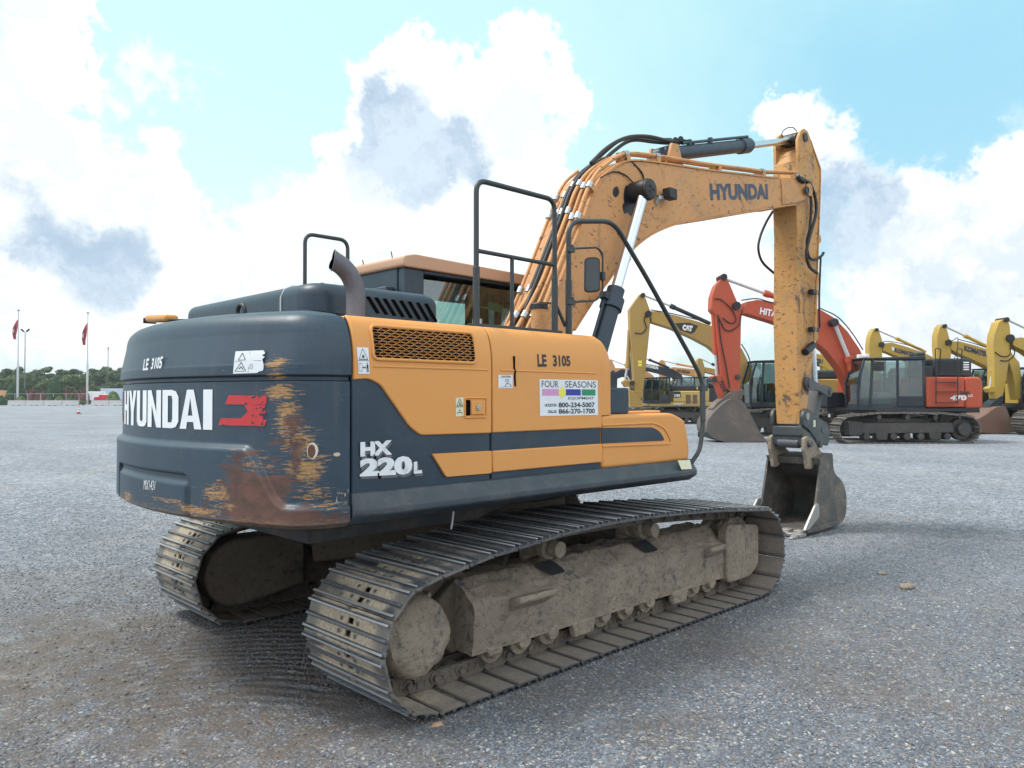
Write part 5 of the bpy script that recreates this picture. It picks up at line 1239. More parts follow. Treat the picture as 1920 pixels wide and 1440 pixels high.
    v3 = N.new('ShaderNodeTexVoronoi'); N.put(v3.inputs['Vector'], wob); v3.inputs['Scale'].default_value = 15; s3 = N.new('ShaderNodeSeparateColor'); N.link(v3.outputs['Color'], s3.inputs[0])
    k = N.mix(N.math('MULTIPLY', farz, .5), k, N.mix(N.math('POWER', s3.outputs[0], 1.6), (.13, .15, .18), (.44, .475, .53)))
    rp = PZ(470, 1240); rc = PZ(300, 1500); rd = N.vmath('DISTANCE', N.vmath('ADD', flat, N.vmath('MULTIPLY', N.vmath('SUBTRACT', N.noise(flat, 1.5, 3, out=1), (.5, .5, .5)), (.25, .25, 0))), (rc.x, rc.y, 0)); rip = N.math('SINE', N.math('MULTIPLY', rd, 62.)); rm_ = N.ramp(N.vmath('DISTANCE', flat, (rp.x, rp.y, 0)), .5, 1.3, 1., 0.); rip = N.math('MULTIPLY', rip, rm_)
    k = N.mix(N.math('MULTIPLY', N.ramp(rip, .0, .9), .32), k, (.055, .048, .042))
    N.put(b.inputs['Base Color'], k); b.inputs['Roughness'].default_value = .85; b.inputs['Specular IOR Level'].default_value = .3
    h = N.math('ADD', N.math('MULTIPLY', v1.outputs['Distance'], -1.), N.math('MULTIPLY', v2.outputs['Distance'], -.45)); h = N.math('ADD', h, N.math('MULTIPLY', mid, 1.2))
    h = N.math('ADD', h, N.math('MULTIPLY', rip, -1.2))
    h = N.math('MULTIPLY', h, N.math('SUBTRACT', 1., N.math('MULTIPLY', pt, .7)))
    bump(N, b, h, .85*bm_, .016); return m
gravm = gravel_mat('crushed_stone_ground')
g = MB(); rad = np.r_[0, np.geomspace(2, 1500, 40)]; n = 72
cx, cy = CAMP.x, CAMP.y
vs_ = [(cx, cy, 0)]; fs_ = []
for r_ in rad[1:]: vs_ += [(cx+r_*math.cos(2*math.pi*k/n), cy+r_*math.sin(2*math.pi*k/n), 0) for k in range(n)]
for k in range(n): fs_.append((0, 1+k, 1+(k+1) % n))
for i in range(len(rad)-2):
    for k in range(n): fs_.append((1+i*n+k, 1+(i+1)*n+k, 1+(i+1)*n+(k+1) % n, 1+i*n+(k+1) % n))
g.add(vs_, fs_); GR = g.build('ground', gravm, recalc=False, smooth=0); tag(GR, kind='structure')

# loose crushed stone lying on the ground near the machine
stonem = None
def stone_mat():
    m, N, b = mat_new('crushed_stone'); oi = N.new('ShaderNodeObjectInfo'); r_ = oi.outputs['Random']
    k = N.mix(r_, (.080, .095, .12), (.20, .226, .268)); q = N.math('FRACT', N.math('MULTIPLY', r_, 17.3)); k = N.mix(N.ramp(q, .955, .975), k, (.42, .42, .41)); k = N.mix(N.math('MULTIPLY', N.ramp(q, .06, .03), .8), k, (.24, .17, .12))
    n_ = N.noise(N.coord('Object'), 3, 4); k = N.mix(N.math('MULTIPLY', n_, .35), k, (.16, .155, .15)); loc = N.mapv(oi.outputs['Location'], (1, 1, 0)); mid = N.noise(loc, 1.1, 6, .65); pt = None
    for (u, v, rad_, w_) in PATCHES:
        p = PZ(u, v); d = N.vmath('DISTANCE', loc, (p.x, p.y, 0)); e = N.math('MULTIPLY', N.ramp(N.math('ADD', d, N.math('MULTIPLY', N.math('SUBTRACT', mid, .5), 1.6)), rad_*.4, rad_*1.1, 1., 0.), w_); pt = e if pt is None else N.math('MAXIMUM', pt, e)
    k = N.mix(N.math('MULTIPLY', pt, .78), k, (.095, .076, .060))
    N.put(b.inputs['Base Color'], k); b.inputs['Roughness'].default_value = .8; return m
stonem = stone_mat()
def scatter():
    protos = bpy.data.collections.new('stones')
    for i in range(6):
        bm = bmesh.new(); bmesh.ops.create_icosphere(bm, subdivisions=1, radius=1); rr = random.Random(i)
        for v in bm.verts: v.co = Vector((v.co.x*rr.uniform(.75, 1.25), v.co.y*rr.uniform(.7, 1.2), v.co.z*rr.uniform(.55, .9)))*rr.uniform(.8, 1.15)
        me = bpy.data.meshes.new('stone'); bm.to_mesh(me); bm.free(); me.materials.append(stonem)
        o = bpy.data.objects.new('stone', me); protos.objects.link(o)
    me = bpy.data.meshes.new('gravel'); base = bpy.data.objects.new('gravel', me); col.objects.link(base)
    # points with density falling away from the camera
    N_ = 210000; P = []
    d = np.sqrt(rng.uniform(0, 1, N_*2))*0
    dist = 1.2+rng.beta(1.25, 1.7, N_)*17; az = YAW+rng.uniform(-.72, .72, N_)
    X = CAMP.x+dist*np.cos(az); Y = CAMP.y+dist*np.sin(az)
    keep = np.ones(N_); mod = 1+.35*np.sin(X*2.3+np.sin(Y*1.7)*1.5)+.25*np.sin(Y*4.1+X*1.1)
    for (u, v, r_, w_) in PATCHES:
        p = PZ(u, v); d = np.hypot(X-p.x, Y-p.y)/r_*mod; keep = np.minimum(keep, 1-w_*.95*np.clip((1.1-d)/.7, 0, 1))
    msk = rng.uniform(0, 1, N_) < keep; X, Y = X[msk], Y[msk]
    me.from_pydata(np.stack([X, Y, np.zeros(len(X))], 1).tolist(), [], [])
    ng = bpy.data.node_groups.new('scatter', 'GeometryNodeTree'); ng.interface.new_socket('Geometry', in_out='INPUT', socket_type='NodeSocketGeometry'); ng.interface.new_socket('Geometry', in_out='OUTPUT', socket_type='NodeSocketGeometry')
    nn = ng.nodes; gi = nn.new('NodeGroupInput'); go = nn.new('NodeGroupOutput'); mp_ = nn.new('GeometryNodeMeshToPoints'); io = nn.new('GeometryNodeInstanceOnPoints'); ci = nn.new('GeometryNodeCollectionInfo')
    ci.inputs['Collection'].default_value = protos; ci.inputs['Separate Children'].default_value = True; ci.inputs['Reset Children'].default_value = True
    rv = nn.new('FunctionNodeRandomValue'); rv.data_type = 'FLOAT_VECTOR'; rv.inputs[0].default_value = (-.5, -.5, 0); rv.inputs[1].default_value = (.5, .5, 6.28)
    rs = nn.new('FunctionNodeRandomValue'); rs.data_type = 'FLOAT'; rs.inputs[2].default_value = 0; rs.inputs[3].default_value = 1; rs.inputs['Seed'].default_value = 5
    pw = nn.new('ShaderNodeMath'); pw.operation = 'POWER'; pw.inputs[1].default_value = 2.4; mr = nn.new('ShaderNodeMapRange'); mr.inputs[3].default_value = .0048; mr.inputs[4].default_value = .0145
    L = ng.links; L.new(gi.outputs[0], mp_.inputs[0]); L.new(mp_.outputs[0], io.inputs['Points']); L.new(ci.outputs[0], io.inputs['Instance']); io.inputs['Pick Instance'].default_value = True
    L.new(rv.outputs[0], io.inputs['Rotation']); L.new(rs.outputs[1], pw.inputs[0]); L.new(pw.outputs[0], mr.inputs[0]); L.new(mr.outputs[0], io.inputs['Scale']); L.new(io.outputs[0], go.inputs[0])
    md = base.modifiers.new('scatter', 'NODES'); md.node_group = ng
    me.materials.append(stonem); return base
gv = scatter(); tag(gv, 'loose bluish grey crushed stone covering the yard in the foreground', 'gravel', kind='stuff')
# ------------------------------------------------------------------ the row of parked machines
HD = R(137); HV = Vector((math.cos(HD), math.sin(HD), 0)); HN = Vector((-math.sin(HD), math.cos(HD), 0))
def at(u, D):
    d = ray(u, 745); d.z = 0; d = d/d.dot(Vector((CF.x, CF.y, 0)).normalized()); return Vector((CAMP.x, CAMP.y, 0))+d*D
def quick(name, base, **k): k.setdefault('chip', .55 if max(base) > .3 and base[2] < .15 else 0); return paint(name, base, k.pop('rough', .55), dirt=k.pop('dirt', .35), dcol=k.pop('dcol', (.25, .2, .15)), dscale=.8, bmp=0, **k)
hit = quick('red_orange_paint', (.43, .066, .024), dcol=(.28, .11, .06)); caty = quick('ochre_paint', (.38, .235, .055)); komy = quick('chrome_yellow_paint', (.46, .30, .05)); deery = quick('golden_paint', (.47, .32, .09)); hyo = quick('pale_orange_paint', (.56, .28, .11))
bgd = quick('dark_navy_paint', (.012, .019, .029), dirt=.15); bgb = quick('soot_black', (.01, .01, .012), dirt=.2); bgtr = quick('dull_track_steel', (.12, .11, .10), dirt=.6, dcol=(.22, .19, .155)); bgmud = quick('dusty_undercarriage', (.04, .038, .036), dirt=.7, dcol=(.11, .09, .072)); bgsteel = quick('pale_steel', (.5, .5, .5), rough=.35)
bgbk = paint('rusty_bucket_steel', (.11, .095, .085), .7, .1, dirt=.7, dcol=(.24, .17, .12), dscale=1.2, bmp=0); bgred = paint('rust_brown_bucket', (.16, .085, .06), .7, .1, dirt=.6, dcol=(.2, .17, .14), dscale=1.2, bmp=0)
bgseat = quick('grey_seat_cloth', (.10, .11, .12)); whit = quick('white_lettering', (.75, .75, .75), dirt=.1); navy = quick('navy_lettering', (.03, .04, .10), dirt=.1); blk = quick('black_lettering', (.03, .03, .03), dirt=.1)
class Mach:
    def __init__(s, name, label, u, D, body, k=1.0, head=None, group=None):
        s.o = at(u, D); s.k = k; s.hd = HD if head is None else head
        s.h = Vector((math.cos(s.hd), math.sin(s.hd), 0)); s.n = Vector((-math.sin(s.hd), math.cos(s.hd), 0))
        s.root = empty(name, label, 'excavator', s.o, s.hd, group); s.body = body
    def L(s, u, v, dy):
        d = ray(u, v); t = ((s.o-CAMP).dot(s.n)+dy)/d.dot(s.n); P = CAMP+d*t-s.o; return (P.dot(s.h), P.z)
    def poly(s, px, y0, y1, name, mat, par=None, bevel=.02, dy=None):
        dy = max(y0, y1) if dy is None else dy
        m = MB(); m.prism([s.L(u, v, dy) for u, v in px], y0, y1); return m.build(name, mat, par or s.root, bevel=bevel*s.k, seg=1, smooth=30)
    def bx(s, name, mat, *b, par=None, bevel=.03):
        m = MB(); k = s.k
        for q in b: m.box(*[a*k for a in q])
        return m.build(name, mat, par or s.root, bevel=bevel*k, seg=2, smooth=30)
    def crawler(s, L=2.15, Rr=.56, yc=1.42, w=.40, tall=1.16, only=None):
        k = s.k
        for sg in (1, -1):
            P = []; n = 14
            for i in range(n+1): a = math.pi/2+math.pi*i/n; P.append((-L+Rr*math.cos(a)*1.0, Rr*.95+Rr*.95*math.sin(a)))
            for i in range(n+1): a = -math.pi/2+math.pi*i/n; P.append((L+Rr*math.cos(a), Rr*.95+Rr*.95*math.sin(a)))
            P += [(L*.55, tall), (0, tall+.01), (-L*.55, tall)]
            Q = np.array(P+[P[0]])*k; d = np.r_[0, np.cumsum(np.hypot(*np.diff(Q, axis=0).T))]; ns = 48; m = MB()
            for i in range(ns):
                pa = [np.interp(d[-1]*(i+.10)/ns, d, Q[:, j]) for j in (0, 1)]; pb = [np.interp(d[-1]*(i+.90)/ns, d, Q[:, j]) for j in (0, 1)]
                a = Vector((pa[0], sg*yc*k, pa[1])); b = Vector((pb[0], sg*yc*k, pb[1])); t = (b-a).normalized(); nn = Vector((-t.z, 0, t.x)); c_ = (a+b)/2
                if nn.dot(c_-Vector((0, sg*yc*k, .6*k))) < 0: nn = -nn
                m.obox(c_-nn*.02*k, (t, (0, 1, 0), nn), ((b-a).length/2, w*k, .018*k))
                for e in (-.38, .38): m.obox(c_+t*(b-a).length*e+nn*.016*k, (t, (0, 1, 0), nn), (.014*k, w*k, .026*k))
            tr = m.build('crawler_track', bgtr, s.root, smooth=0)
            m = MB(); y0, y1 = sg*(yc-.16)*k, sg*(yc+.20)*k
            m.prism([(-L*.86*k, .40*k), (L*.82*k, .36*k), (L*.82*k, .78*k), (-L*.80*k, .80*k)], y0, y1)
            for x in (-.5*L, .45*L): m.prism([((x-.2)*k, .12*k), ((x+.2)*k, .12*k), ((x+.24)*k, .42*k), ((x-.24)*k, .42*k)], y0, y1+sg*.02*k)
            m.prism([(L*.80*k, .3*k), (L*1.05*k, .3*k), (L*1.05*k, .86*k), (L*.80*k, .82*k)], y0, y1+sg*.03*k)
            m.build('track_frame', bgmud, tr, bevel=.03*k, seg=1)
            m = MB()
            for i in range(7): x = -L*.72+i*L*.24; m.cyl((x*k, y0, .27*k), (x*k, y1, .27*k), .13*k, n=12)
            for x in (-L*.5, 0, L*.5): m.cyl((x*k, y0, 1.0*k), (x*k, y1+sg*.03*k, 1.0*k), .09*k, n=12)
            m.build('track_rollers', bgmud, tr)
            m = MB(); m.cyl((-L*k, y0, .54*k), (-L*k, y1+sg*.10*k, .54*k), .25*k, n=20); m.cyl((-L*k, y0, .54*k), (-L*k, y1-sg*.1*k, .54*k), .42*k, n=20); m.build('final_drive', bgmud, tr, bevel=.02)
        m = MB(); m.cyl((0, 0, .7*k), (0, 0, 1.25*k), .75*k, n=28); m.box(-1.0*k, -1.3*k, .5*k, 1.0*k, 1.3*k, .95*k); m.build('slew_base', bgmud, s.root, bevel=.02)
    def cab(s, x0=-.75, x1=1.87, y0=.50, y1=1.55, z0=1.34, z1=3.24, col_=None, slant=.30, seat=True):
        c = col_ or bgd; k = s.k; K = lambda *a: tuple(q*k for q in a)
        m = MB(); m.box(*K(x0, y0, z0-.10, x1-.05, y1, z0+.10)); t = .07
        xm = x0+(x1-x0)*.40
        for y in (y0, y1-t):
            for a, b in (((x0+.05, z0), (x0+.05, z1)), ((xm, z0), (xm, z1)), ((x1-.06, z0), (x1-.02, z0+.9)), ((x1-.02, z0+.9), (x1-slant, z1-.05))): m.bar(K(a[0], y+t/2, a[1]), K(b[0], y+t/2, b[1]), t*1.4*k, t*k, up=(0, 1, 0))
            if y > y0: m.bar(K(x1-.50, y+t/2, z0), K(x1-.62, y+t/2, z1-.05), t*1.5*k, t*k, up=(0, 1, 0))
        m.box(*K(x0, y1-t, z0, xm, y1, z0+.45)); m.box(*K(x0, y0, z0, x0+.1, y1, z0+.8))
        cb_ = m.build('cab', c, s.root, bevel=.02*k, seg=1)
        m = MB(); m.prism([(q[0]*k, q[1]*k) for q in ((x0-.02, z1-.06), (x1-slant+.05, z1-.06), (x1-slant+.1, z1), (x0+.1, z1+.07), (x0-.02, z1+.05))], (y0-.02)*k, (y1+.02)*k); m.build('roof', c, cb_, bevel=.03*k)
        for a, b, y, nm in ((x0+.1, xm-.04, y1-.03, 'rear_side_window'), (xm+.04, x1-.56, y1-.03, 'door_window'), (x1-.50, x1-.08, y1-.03, 'front_side_window'), (x0+.1, x1-.3, y0+.03, 'right_window')):
            m = MB(); m.add([K(a, y, z0+.12), K(b, y, z0+.12), K(b-(.1 if 'front' in nm else 0)-(.06 if 'front' in nm else 0), y, z1-.1), K(a, y, z1-.1)], [(0, 1, 2, 3)]); m.build(nm, glassd, cb_, recalc=False, smooth=0)
        m = MB(); m.add([K(x1-.06, y0+.05, z0+.1), K(x1-.06, y1-.05, z0+.1), K(x1-.02, y1-.05, z0+.9), K(x1-.02, y0+.05, z0+.9), K(x1-slant, y0+.05, z1-.05), K(x1-slant, y1-.05, z1-.05)], [(0, 1, 2, 3), (3, 2, 5, 4)]); m.build('windscreen', glassd, cb_, recalc=False, smooth=0)
        if seat:
            m = MB(); xs = xm+.1; m.box(*K(xs, y0+.3, z0+.1, xs+.55, y0+.8, z0+.6)); m.prism([(q[0]*k, q[1]*k) for q in ((xs-.1, z0+.5), (xs+.12, z0+.5), (xs+.02, z0+1.15), (xs-.14, z0+1.15))], (y0+.3)*k, (y0+.8)*k); m.box(*K(xs-.15, y0+.42, z0+1.15, xs-.02, y0+.68, z0+1.42)); m.box(*K(xs+.5, y0+.1, z0+.1, xs+.75, y0+.25, z0+.9)); m.build('seat', bgseat, cb_, bevel=.04*k)
        return cb_
    def boom(s, px, name='boom', y=.30, mat=None, parent=None, dy=None): return s.poly(px, -y*s.k, y*s.k, name, mat or s.body, parent, dy=(y*s.k if dy is None else dy))
    def ram(s, a, b, c, r=.09, mat=None, y=0, dy=None, rodmat=None, name='cylinder'):
        P = [s.L(u, v, (y if dy is None else dy)*s.k) for u, v in (a, b, c)]; P = [Vector((p[0], y*s.k, p[1])) for p in P]; k = s.k
        m = MB(); d = (P[1]-P[0]).normalized(); L = (P[1]-P[0]).length; m.lathe([(r*.6*k, 0), (r*k, .02), (r*k, L-.25*k), (r*1.25*k, L-.24*k), (r*1.25*k, L-.02), (r*.6*k, L)], P[0], d, 14); br = m.build(name+'_barrel', mat or s.body, s.root)
        m = MB(); m.cyl(P[1], P[2], r*.58*k, n=12); m.build(name+'_rod', rodmat or bgsteel, s.root)
    def pin(s, u, v, y0, y1, r=.12, mat=None):
        p = s.L(u, v, y1*s.k); m = MB(); m.cyl((p[0], y0*s.k, p[1]), (p[0], y1*s.k, p[1]), r*s.k, n=16); m.build('pin', mat or bgb, s.root)
    def line(s, px, r=.025, mat=None, y=.3, name='hose'):
        P = [s.L(u, v, y*s.k) for u, v in px]; m = MB(); m.tube(smooth_path([(p[0], y*s.k, p[1]) for p in P], 5), r*s.k, 6); m.build(name, mat or bgb, s.root)
    def text(s, txt, quad, y, mat, bold=.04, name='lettering', parent=None):
        P = [s.L(u, v, y*s.k) for u, v in quad]; m = MB(); text_into(m, txt, quadmap([(p[0], y*s.k+.012, p[1]) for p in P]), bold=bold); return m.build(name, mat, parent or s.root, recalc=False, smooth=0)
    def bucket(s, px, mat, w=.75, open_=True, ears=None, edge=()):
        k = s.k; P = [Vector((*s.L(u, v, w*k), 0)) for u, v in px]; P = [Vector((p.x, 0, p.y)) for p in P]
        for p in P: p.z = max(p.z, .02)
        Q = smooth_path(P, 4); rows = []; cen = sum(P, Vector())/len(P)
        for i, q in enumerate(Q):
            t = (Q[min(i+1, len(Q)-1)]-Q[max(i-1, 0)]).normalized(); nn = Vector((t.z, 0, -t.x)); nn = -nn if nn.dot(cen-q) < 0 else nn; e = q+nn*.05*k
            rows.append([(q.x, -w*k, q.z), (q.x, w*k, q.z), (e.x, w*k, e.z), (e.x, -w*k, e.z), (q.x, -w*k, q.z)])
        m = MB(); m.grid(rows); m.add(rows[0][:4], [(0, 1, 2, 3)]); m.add(rows[-1][:4], [(0, 1, 2, 3)]); b = m.build('bucket', mat, s.root, smooth=40)
        for y in (-w, w): m = MB(); m.prism([(q.x, q.z) for q in Q]+[s.L(u, v, w*k) for u, v in edge], (y-.02)*k, (y+.02)*k); m.build('side_plate', mat, b, smooth=0)
        if len(P) > 3:
            tip = Q[-1]; d = (Q[-1]-Q[-4]).normalized()
            for i in range(5):
                y = (-w+.1+(2*w-.2)*i/4)*k; m = MB(); m.bar(Vector((tip.x, y, tip.z+.02)), Vector((tip.x, y, tip.z+.02))+d*.28*k, .12*k, .05*k); m.build('bucket_tooth', mat, b)
        if ears:
            for y in (-.25, .25): m = MB(); m.prism([s.L(u, v, w*k) for u, v in ears], (y-.03)*k, (y+.03)*k); m.build('bucket_ear', mat, b)
        return b

# --- red-orange machine
B = Mach('excavator', 'red-orange excavator facing left with white letters on its boom and a black cab', 1705, 30, hit)
_P = PZ(1705, 832); B.o = _P-HN*1.75; B.root.location = B.o
B.crawler()
B.bx('revolving_deck', bgb, (-2.9, -1.45, 1.16, 1.75, 1.45, 1.33), bevel=.02)
B.bx('catwalk', bgd, (-2.3, 1.45, 1.22, 1.2, 1.62, 1.28), bevel=.01)
bcab = B.cab()
bb_ = B.bx('body_side', hit, (-2.30, -1.45, 1.36, -.80, 1.48, 2.52), bevel=.05)
cwb = MB(); cwb.prism([(-3.0, 1.32), (-2.32, 1.32), (-2.32, 2.52), (-2.92, 2.52), (-3.02, 2.3)], -1.46, 1.48); cwb.build('counterweight', hit, B.root, bevel=.08, seg=3)
hdB = B.bx('engine_hood', bgd, (-2.93, -1.2, 2.53, -1.42, .95, 3.26), bevel=.08)
for x in (-2.80, -2.42, -2.05, -1.82):
    for z in range(4): m = MB(); m.box(x, .945, 2.80+z*.09, x+.22, .957, 2.85+z*.09); m.build('hood_slot', whit if x < -2.7 else bgb, hdB)
B.bx('exhaust_stack', bgd, (-1.25, .2, 2.5, -.85, .7, 3.5), bevel=.06); B.bx('tank', bgd, (-1.40, -1.2, 2.5, -.80, .95, 2.95))
B.bx('right_tank', hit, (-.78, -1.45, 1.36, 1.3, -.5, 2.45)); B.bx('toolbox', bgd, (1.3, -1.45, 1.36, 2.1, -.6, 1.95))
lad = MB()
for x in (-1.95, -1.12): lad.tube(fillet([(x, 1.60, 1.50), (x, 1.62, 2.6), (x, 1.58, 3.6), (x-.35, 1.35, 3.6), (x-.35, 1.2, 2.6)], .1, 3), .02, 6)
for z in (1.55, 1.95, 2.32): lad.bar((-1.95, 1.60, z), (-1.12, 1.60, z), .10, .03)
lad.build('ladder', bgb, B.root)
boomB = [(1399, 566), (1420, 562), (1450, 566), (1500, 571), (1538, 580), (1565, 596), (1590, 622), (1612, 654), (1628, 690), (1640, 745), (1615, 765), (1600, 735), (1575, 690), (1550, 658), (1525, 638), (1490, 618), (1452, 604), (1400, 588), (1392, 590)]
bo = B.boom(boomB, y=.33)
B.poly([(1355, 520), (1348, 517), (1362, 519), (1369, 534), (1380, 560), (1390, 585), (1389, 640), (1388, 700), (1388, 736), (1378, 740), (1362, 728), (1352, 700), (1346, 640), (1342, 590), (1334, 580), (1335, 556), (1342, 535)], -.28, .28, 'arm', hit)
B.text('HITACHI', [(1424, 589), (1478, 600), (1480, 588), (1426, 576)], .34, whit, .03, parent=bo)
B.ram((1500, 572), (1432, 549), (1360, 523), r=.11, y=0); B.ram((1605, 738), (1590, 668), (1567, 612), r=.13, y=.50); B.ram((1588, 738), (1560, 665), (1535, 610), r=.13, y=-.5)
B.ram((1338, 590), (1342, 665), (1344, 710), r=.10, y=0); B.pin(1358, 519, -.35, .35, .13); B.pin(1382, 573, -.40, .42, .16); B.pin(1566, 604, -.6, .68, .15)
B.poly([(1334, 706), (1340, 704), (1388, 702), (1390, 712), (1340, 716)], -.22, .22, 'rocker_link', hit); B.pin(1340, 711, -.35, .38, .10); B.pin(1384, 707, -.3, .36, .1)
B.poly([(1338, 715), (1347, 715), (1362, 745), (1352, 752)], -.15, .15, 'bucket_link', hit)
B.poly([(1336, 766), (1344, 755), (1372, 733), (1394, 730), (1396, 740), (1380, 752), (1350, 770), (1340, 772)], -.35, .35, 'quick_coupler', bgbk)
B.bucket([(1388, 748), (1366, 750), (1342, 770), (1328, 788), (1326, 806), (1336, 820), (1362, 830), (1400, 833), (1438, 828)], bgbk, edge=((1422, 806), (1409, 780), (1396, 758)), ears=[(1344, 772), (1366, 748), (1385, 748), (1372, 775), (1350, 792)])
for px in ([(1340, 560), (1352, 562), (1372, 580), (1380, 600), (1370, 606), (1355, 596)], [(1346, 590), (1352, 640), (1362, 690), (1368, 728)], [(1390, 563), (1420, 560), (1452, 568), (1500, 569)], [(1538, 578), (1570, 594), (1596, 622), (1618, 656)], [(1345, 590), (1362, 620), (1385, 610), (1390, 588)]): B.line(px, y=.34)
B.text('470', [(1780, 751), (1812, 751), (1812, 741), (1782, 741)], 1.495, whit, .05, 'model_number', bb_); B.text('ZAXIS', [(1799, 739), (1818, 740), (1818, 734), (1799, 733)], 1.495, blk, .05, 'model_name', bb_); B.text('LC', [(1815, 744), (1824, 744), (1824, 740), (1815, 740)], 1.495, whit, .03, 'model_number', bb_)
B.text('mc', [(1777, 726), (1806, 727), (1806, 717), (1777, 716)], 1.495, quick('faint_red', (.36, .07, .04)), .01, 'faded_lettering', bb_)
m = MB()
for x, z in ((1.55, 3.30), (1.30, 3.32)): m.box(x-.08, 1.0, z-.05, x+.08, 1.2, z+.09)
m.build('cab_light', whit, bcab, bevel=.02); m = MB(); m.box(.85, 1.56, 2.75, 1.2, 1.62, 3.1); m.build('side_mirror', bgb, bcab, bevel=.03)

def generic(name, label, u, D, k, body, boomp, armp, arm_cyl, txt=None, bkt=None, bcyl=None, cabcol=None, group=None, hood=None, pins=(), bmat=None, boommat=None, extra=True, ylet=.31):
    s = Mach(name, label, u, D, body, k, group=group); s.crawler(); s.bx('revolving_deck', bgb, (-2.9, -1.45, 1.16, 1.75, 1.45, 1.33), bevel=.02); s.cab(col_=cabcol)
    sd_ = s.bx('body_side', body, (-2.30, -1.45, 1.36, -.80, 1.48, 2.45), bevel=.05); s.bx('counterweight', cabcol or bgd, (-3.05, -1.46, 1.30, -2.31, 1.48, 2.50), bevel=.12); s.bx('engine_hood', hood or bgd, (-2.7, -1.2, 2.46, -1.0, .95, 2.85), bevel=.10)
    s.bx('right_tank', body, (-.78, -1.45, 1.36, 1.3, -.5, 2.3)); s.side = sd_
    bo = s.boom(boomp, mat=boommat or body); ar = s.poly(armp, -.26*k, .26*k, 'arm', boommat or body)
    s.ram(*arm_cyl, r=.09, mat=(bgd if body is caty else boommat or body), name='arm_cylinder')
    b0, b1, b2 = boomp[-1], boomp[len(boomp)//2], boomp[0]
    for q in pins: s.pin(q[0], q[1], -.36, .38, q[2] if len(q) > 2 else .13)
    if txt: s.text(txt[0], txt[1], ylet, txt[2], .05, parent=bo)
    if bkt: s.bucket(bkt, bmat or bgbk)
    if bcyl: s.ram(*bcyl, r=.085, mat=boommat or body, name='bucket_cylinder')
    return s
# --- ochre machine with the dark badge on its boom
A = generic('excavator', 'ochre yellow excavator with a black and white badge on its boom, behind the diagonal handrail', 1462, 36.5, 1.05, caty,
 [(1218, 583), (1234, 584), (1270, 592), (1310, 603), (1338, 612), (1370, 632), (1392, 655), (1408, 688), (1418, 740), (1395, 748), (1378, 705), (1355, 672), (1330, 650), (1300, 634), (1260, 616), (1222, 604)],
 [(1200, 551), (1206, 549), (1212, 562), (1219, 582), (1219, 610), (1215, 650), (1211, 690), (1207, 728), (1202, 742), (1190, 742), (1188, 700), (1184, 650), (1181, 615), (1180, 580), (1190, 565)],
 ((1332, 607), (1256, 573), (1208, 554)), pins=((1206, 553, .10), (1216, 588, .14), (1186, 718, .1)), bcyl=((1180, 618), (1176, 690), (1171, 716)))
A.poly([(1166, 716), (1172, 712), (1205, 714), (1206, 722), (1172, 726)], -.2, .2, 'rocker_link', caty); A.poly([(1180, 740), (1186, 733), (1206, 733), (1206, 745), (1186, 760), (1178, 752)], -.3, .3, 'quick_coupler', caty)
A.poly([(1178, 700+26), (1205, 752), (1205, 764), (1182, 764)], -.5, .5, 'bucket', caty)
bd = MB(); pts = [A.L(u, v, .315*1.05) for u, v in ((1266, 606), (1292, 605), (1309, 611), (1303, 622), (1296, 626), (1275, 619))]; bd.add([(p[0], .33, p[1]) for p in pts], [tuple(range(6))]); bd.build('boom_badge', blk, A.root, recalc=False, smooth=0)
A.text('CAT', [(1279, 619), (1298, 622), (1299, 611), (1280, 608)], .325, whit, .09)
bd = MB(); pts = [A.L(u, v, .33) for u, v in ((1285, 620), (1293, 622), (1289, 615.5))]; bd.add([(p[0], .362, p[1]) for p in pts], [(0, 1, 2)]); bd.build('badge_triangle', komy, A.root, recalc=False, smooth=0)
for px in ([(1217, 582), (1208, 598), (1212, 615), (1203, 625), (1190, 624)], [(1220, 581), (1260, 588), (1310, 600)], [(1390, 645), (1402, 665), (1410, 690)]): A.line(px)
st2 = MB()
for v in (678, 684): p = A.L(1200, v, .28); st2.box(p[0]-.09, .28, p[1]-.07, p[0]+.09, .285, p[1]+.05)
st2.build('yellow_sticker', yelp, A.root)
A.bx('white_box', bgseat, (1.35, -1.45, 1.36, 2.0, -.6, 2.0))

# --- loader-yellow machine with a navy cab, farther back
De = Mach('excavator', 'golden yellow and navy excavator parked farther back, seen between the toolbox and the handrail', 1262, 52, deery, 1.0)
De.crawler(); De.bx('revolving_deck', deery, (-2.6, -1.4, 1.16, 1.9, 1.45, 1.42), bevel=.03)
ctop = De.L(1230, 708, 1.5)
De.cab(x0=De.L(1257, 740, 1.5)[0], x1=De.L(1206, 740, 1.5)[0], z1=ctop[1], z0=1.45)
xb0, xb1 = De.L(1314, 745, 1.45)[0], De.L(1262, 745, 1.45)[0]
ds = De.bx('body_side', deery, (xb0, -1.4, 1.42, xb1, 1.45, De.L(1280, 733, 1.45)[1]), bevel=.06)
De.bx('engine_hood', bgd, (xb0+.1, -1.1, De.L(1280, 733, 1.45)[1], xb1+.05, .9, De.L(1290, 722, .9)[1]), bevel=.1); De.bx('counterweight', deery, (xb0-.6, -1.38, 1.35, xb0, 1.42, 2.4), bevel=.15)
for u0, u1 in ((1286, 1295), (1299, 1307)):
    a = De.L(u0, 757, 1.45); b = De.L(u1, 740, 1.45); m = MB(); m.box(a[0], 1.45, a[1], b[0], 1.462, b[1]); m.build('side_grille', quick('brown_grille', (.12, .07, .04)), ds)
De.text('210G', [(1264, 744), (1275, 744), (1275, 739), (1264, 739)], 1.455, whit, .05, 'model_number', ds); De.text('DOGGETT', [(1263, 759), (1281, 759), (1281, 756), (1263, 756)], 1.455, whit, .05, 'dealer_name', ds)
